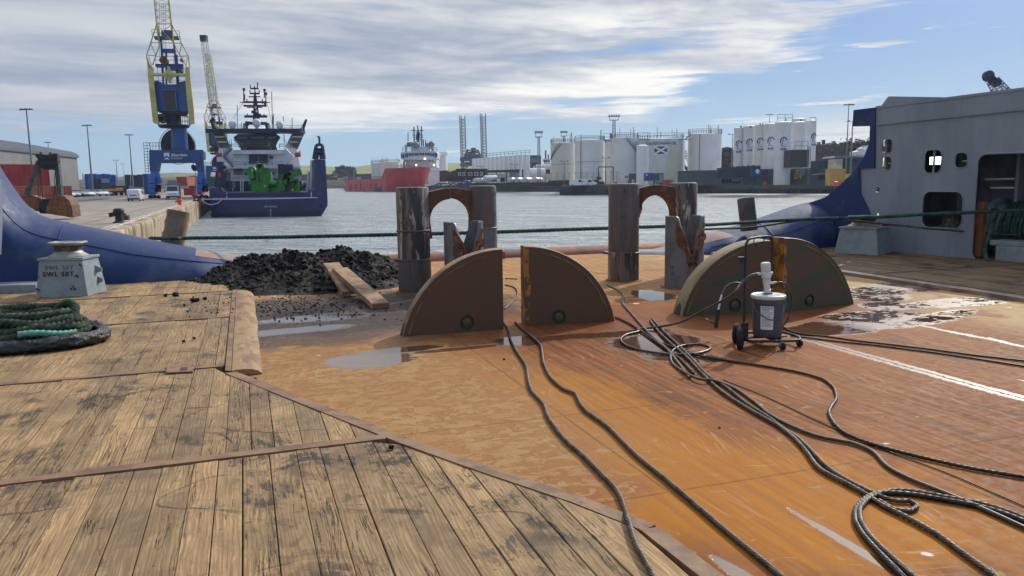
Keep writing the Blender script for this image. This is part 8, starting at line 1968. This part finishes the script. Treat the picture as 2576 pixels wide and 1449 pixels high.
# trees
def tree(px, Y, zt_, w_, label, bare, grp, base=FZ):
    c = fq(px, Y, base); H = zt_-base; t_ = thing('bare_tree' if bare else 'round_tree', label, 'tree', c, group=grp); rs = random.Random(int(px*7))
    mb = MB(); mb.cyl(c, c+U*H*.45, w_*.05, w_*.03, n=7); tips = []
    def br(p, d, L_, r_, k):
        q = p+d*L_; mb.cyl(p, q, r_, r_*.6, n=5, cap=False)
        if k == 0: tips.append(q); return
        for _ in range(3 if k > 1 else 3):
            nd = (d+Vector((rs.uniform(-.8, .8), rs.uniform(-.8, .8), rs.uniform(-.25, .55)))).normalized(); br(q, nd, L_*rs.uniform(.6, .8), r_*.6, k-1)
        tips.append(q)
    for k in range(5): br(c+U*H*rs.uniform(.25, .45), Vector((rs.uniform(-.7, .7)*w_/H*1.6, rs.uniform(-.6, .6), 1)).normalized(), H*.24, w_*.025, 3)
    mb.build('trunk', M['bark'], t_)
    mb = MB()
    for p in tips:
        for _ in range(3 if bare else 16):
            q = p+Vector((rs.gauss(0, 1), rs.gauss(0, 1), rs.gauss(0, .8)))*w_*(.05 if bare else .07); s = w_*(.022 if bare else .045)*rs.uniform(.6, 1.4)
            d1 = Vector((rs.uniform(-1, 1), rs.uniform(-1, 1), rs.uniform(-1, 1))).normalized()*s; d2 = Vector((rs.uniform(-1, 1), rs.uniform(-1, 1), rs.uniform(-1, 1))).normalized()*s
            mb.add([q-d1, q+d2, q+d1, q-d2], [(0, 1, 2, 3)])
    mb.build('crown', M['twig'] if bare else M['leaf_dark'], t_)
for px, Y, y, w_, l in ((Z7(215, 0)[0], 318, Z7(0, 318)[1], 15, 'bare tree left of the leftmost silo'), (Z7(290, 0)[0], 312, Z7(0, 308)[1], 15, 'bare tree touching the leftmost silo'), (K4(1297, 0)[0], 330, K4(0, 378)[1], 12, 'bare tree seen in the gap beside the flag tank'), (Z7(2400, 0)[0], 300, Z7(0, 165)[1], 20, 'bare tree above the houses at the blue horn'), (Z7(2300, 0)[0], 310, Z7(0, 190)[1], 16, 'bare tree behind the house roofs on the right')):
    tree(px, Y, atY(px, y, Y).z, w_, l, True, 'bare trees on the far shore')
p = atY(*Z4(362, 740), 820); tree(Z4(362, 0)[0], 820, p.z+2, 30, 'round dark tree alone on the green hillside', False, None, 5)
rs = random.Random(77); mb = MB()
for i in range(150):
    px = rs.uniform(745, 1190); q = atY(px, 470, rs.uniform(752, 775)); mb.box((q.x, q.y, 6.5+rs.uniform(-.4, 2.2)), (rs.uniform(4, 14), 5, rs.uniform(1.5, 4)))
tag(mb.build('shore_scrub', M['leaf_dark']), 'dark bushes and sheds in a band at the foot of the green hill', 'scrub', kind='stuff')
for (x0, y0, x1, y1, m, l) in ((300, 893, 392, 932, 'galv', 'pale shed below the round tree'), (10, 885, 115, 908, 'galv', 'long pale roofed shed at the left of the shore'), (645, 895, 708, 925, 'box_cream', 'cream shed behind the jetty mast'), (190, 928, 290, 942, 'box_cream', 'low pale wall on the shore')): cbox(x0, y0, x1, y1, 745, M[m], l, Z4, name='shore_shed', cat='shed', dep=8, z0=5, grp='small sheds on the far shore')

# ------------------------------------------------ thin harbour haze
hz = MB(); hz.box((60, 680, 52), (2300, 1500, 118)); hm = bpy.data.materials.new('haze'); hm.use_nodes = True; t = NT(hm.node_tree); t.n.clear()
vo = t.new('ShaderNodeVolumePrincipled'); vo.inputs['Color'].default_value = (.72, .82, 1, 1); vo.inputs['Density'].default_value = .00013; vo.inputs['Anisotropy'].default_value = .3
ou = t.new('ShaderNodeOutputMaterial'); t.l.new(vo.outputs[0], ou.inputs['Volume'])
HAZE = tag(hz.build('haze', hm), kind='stuff')
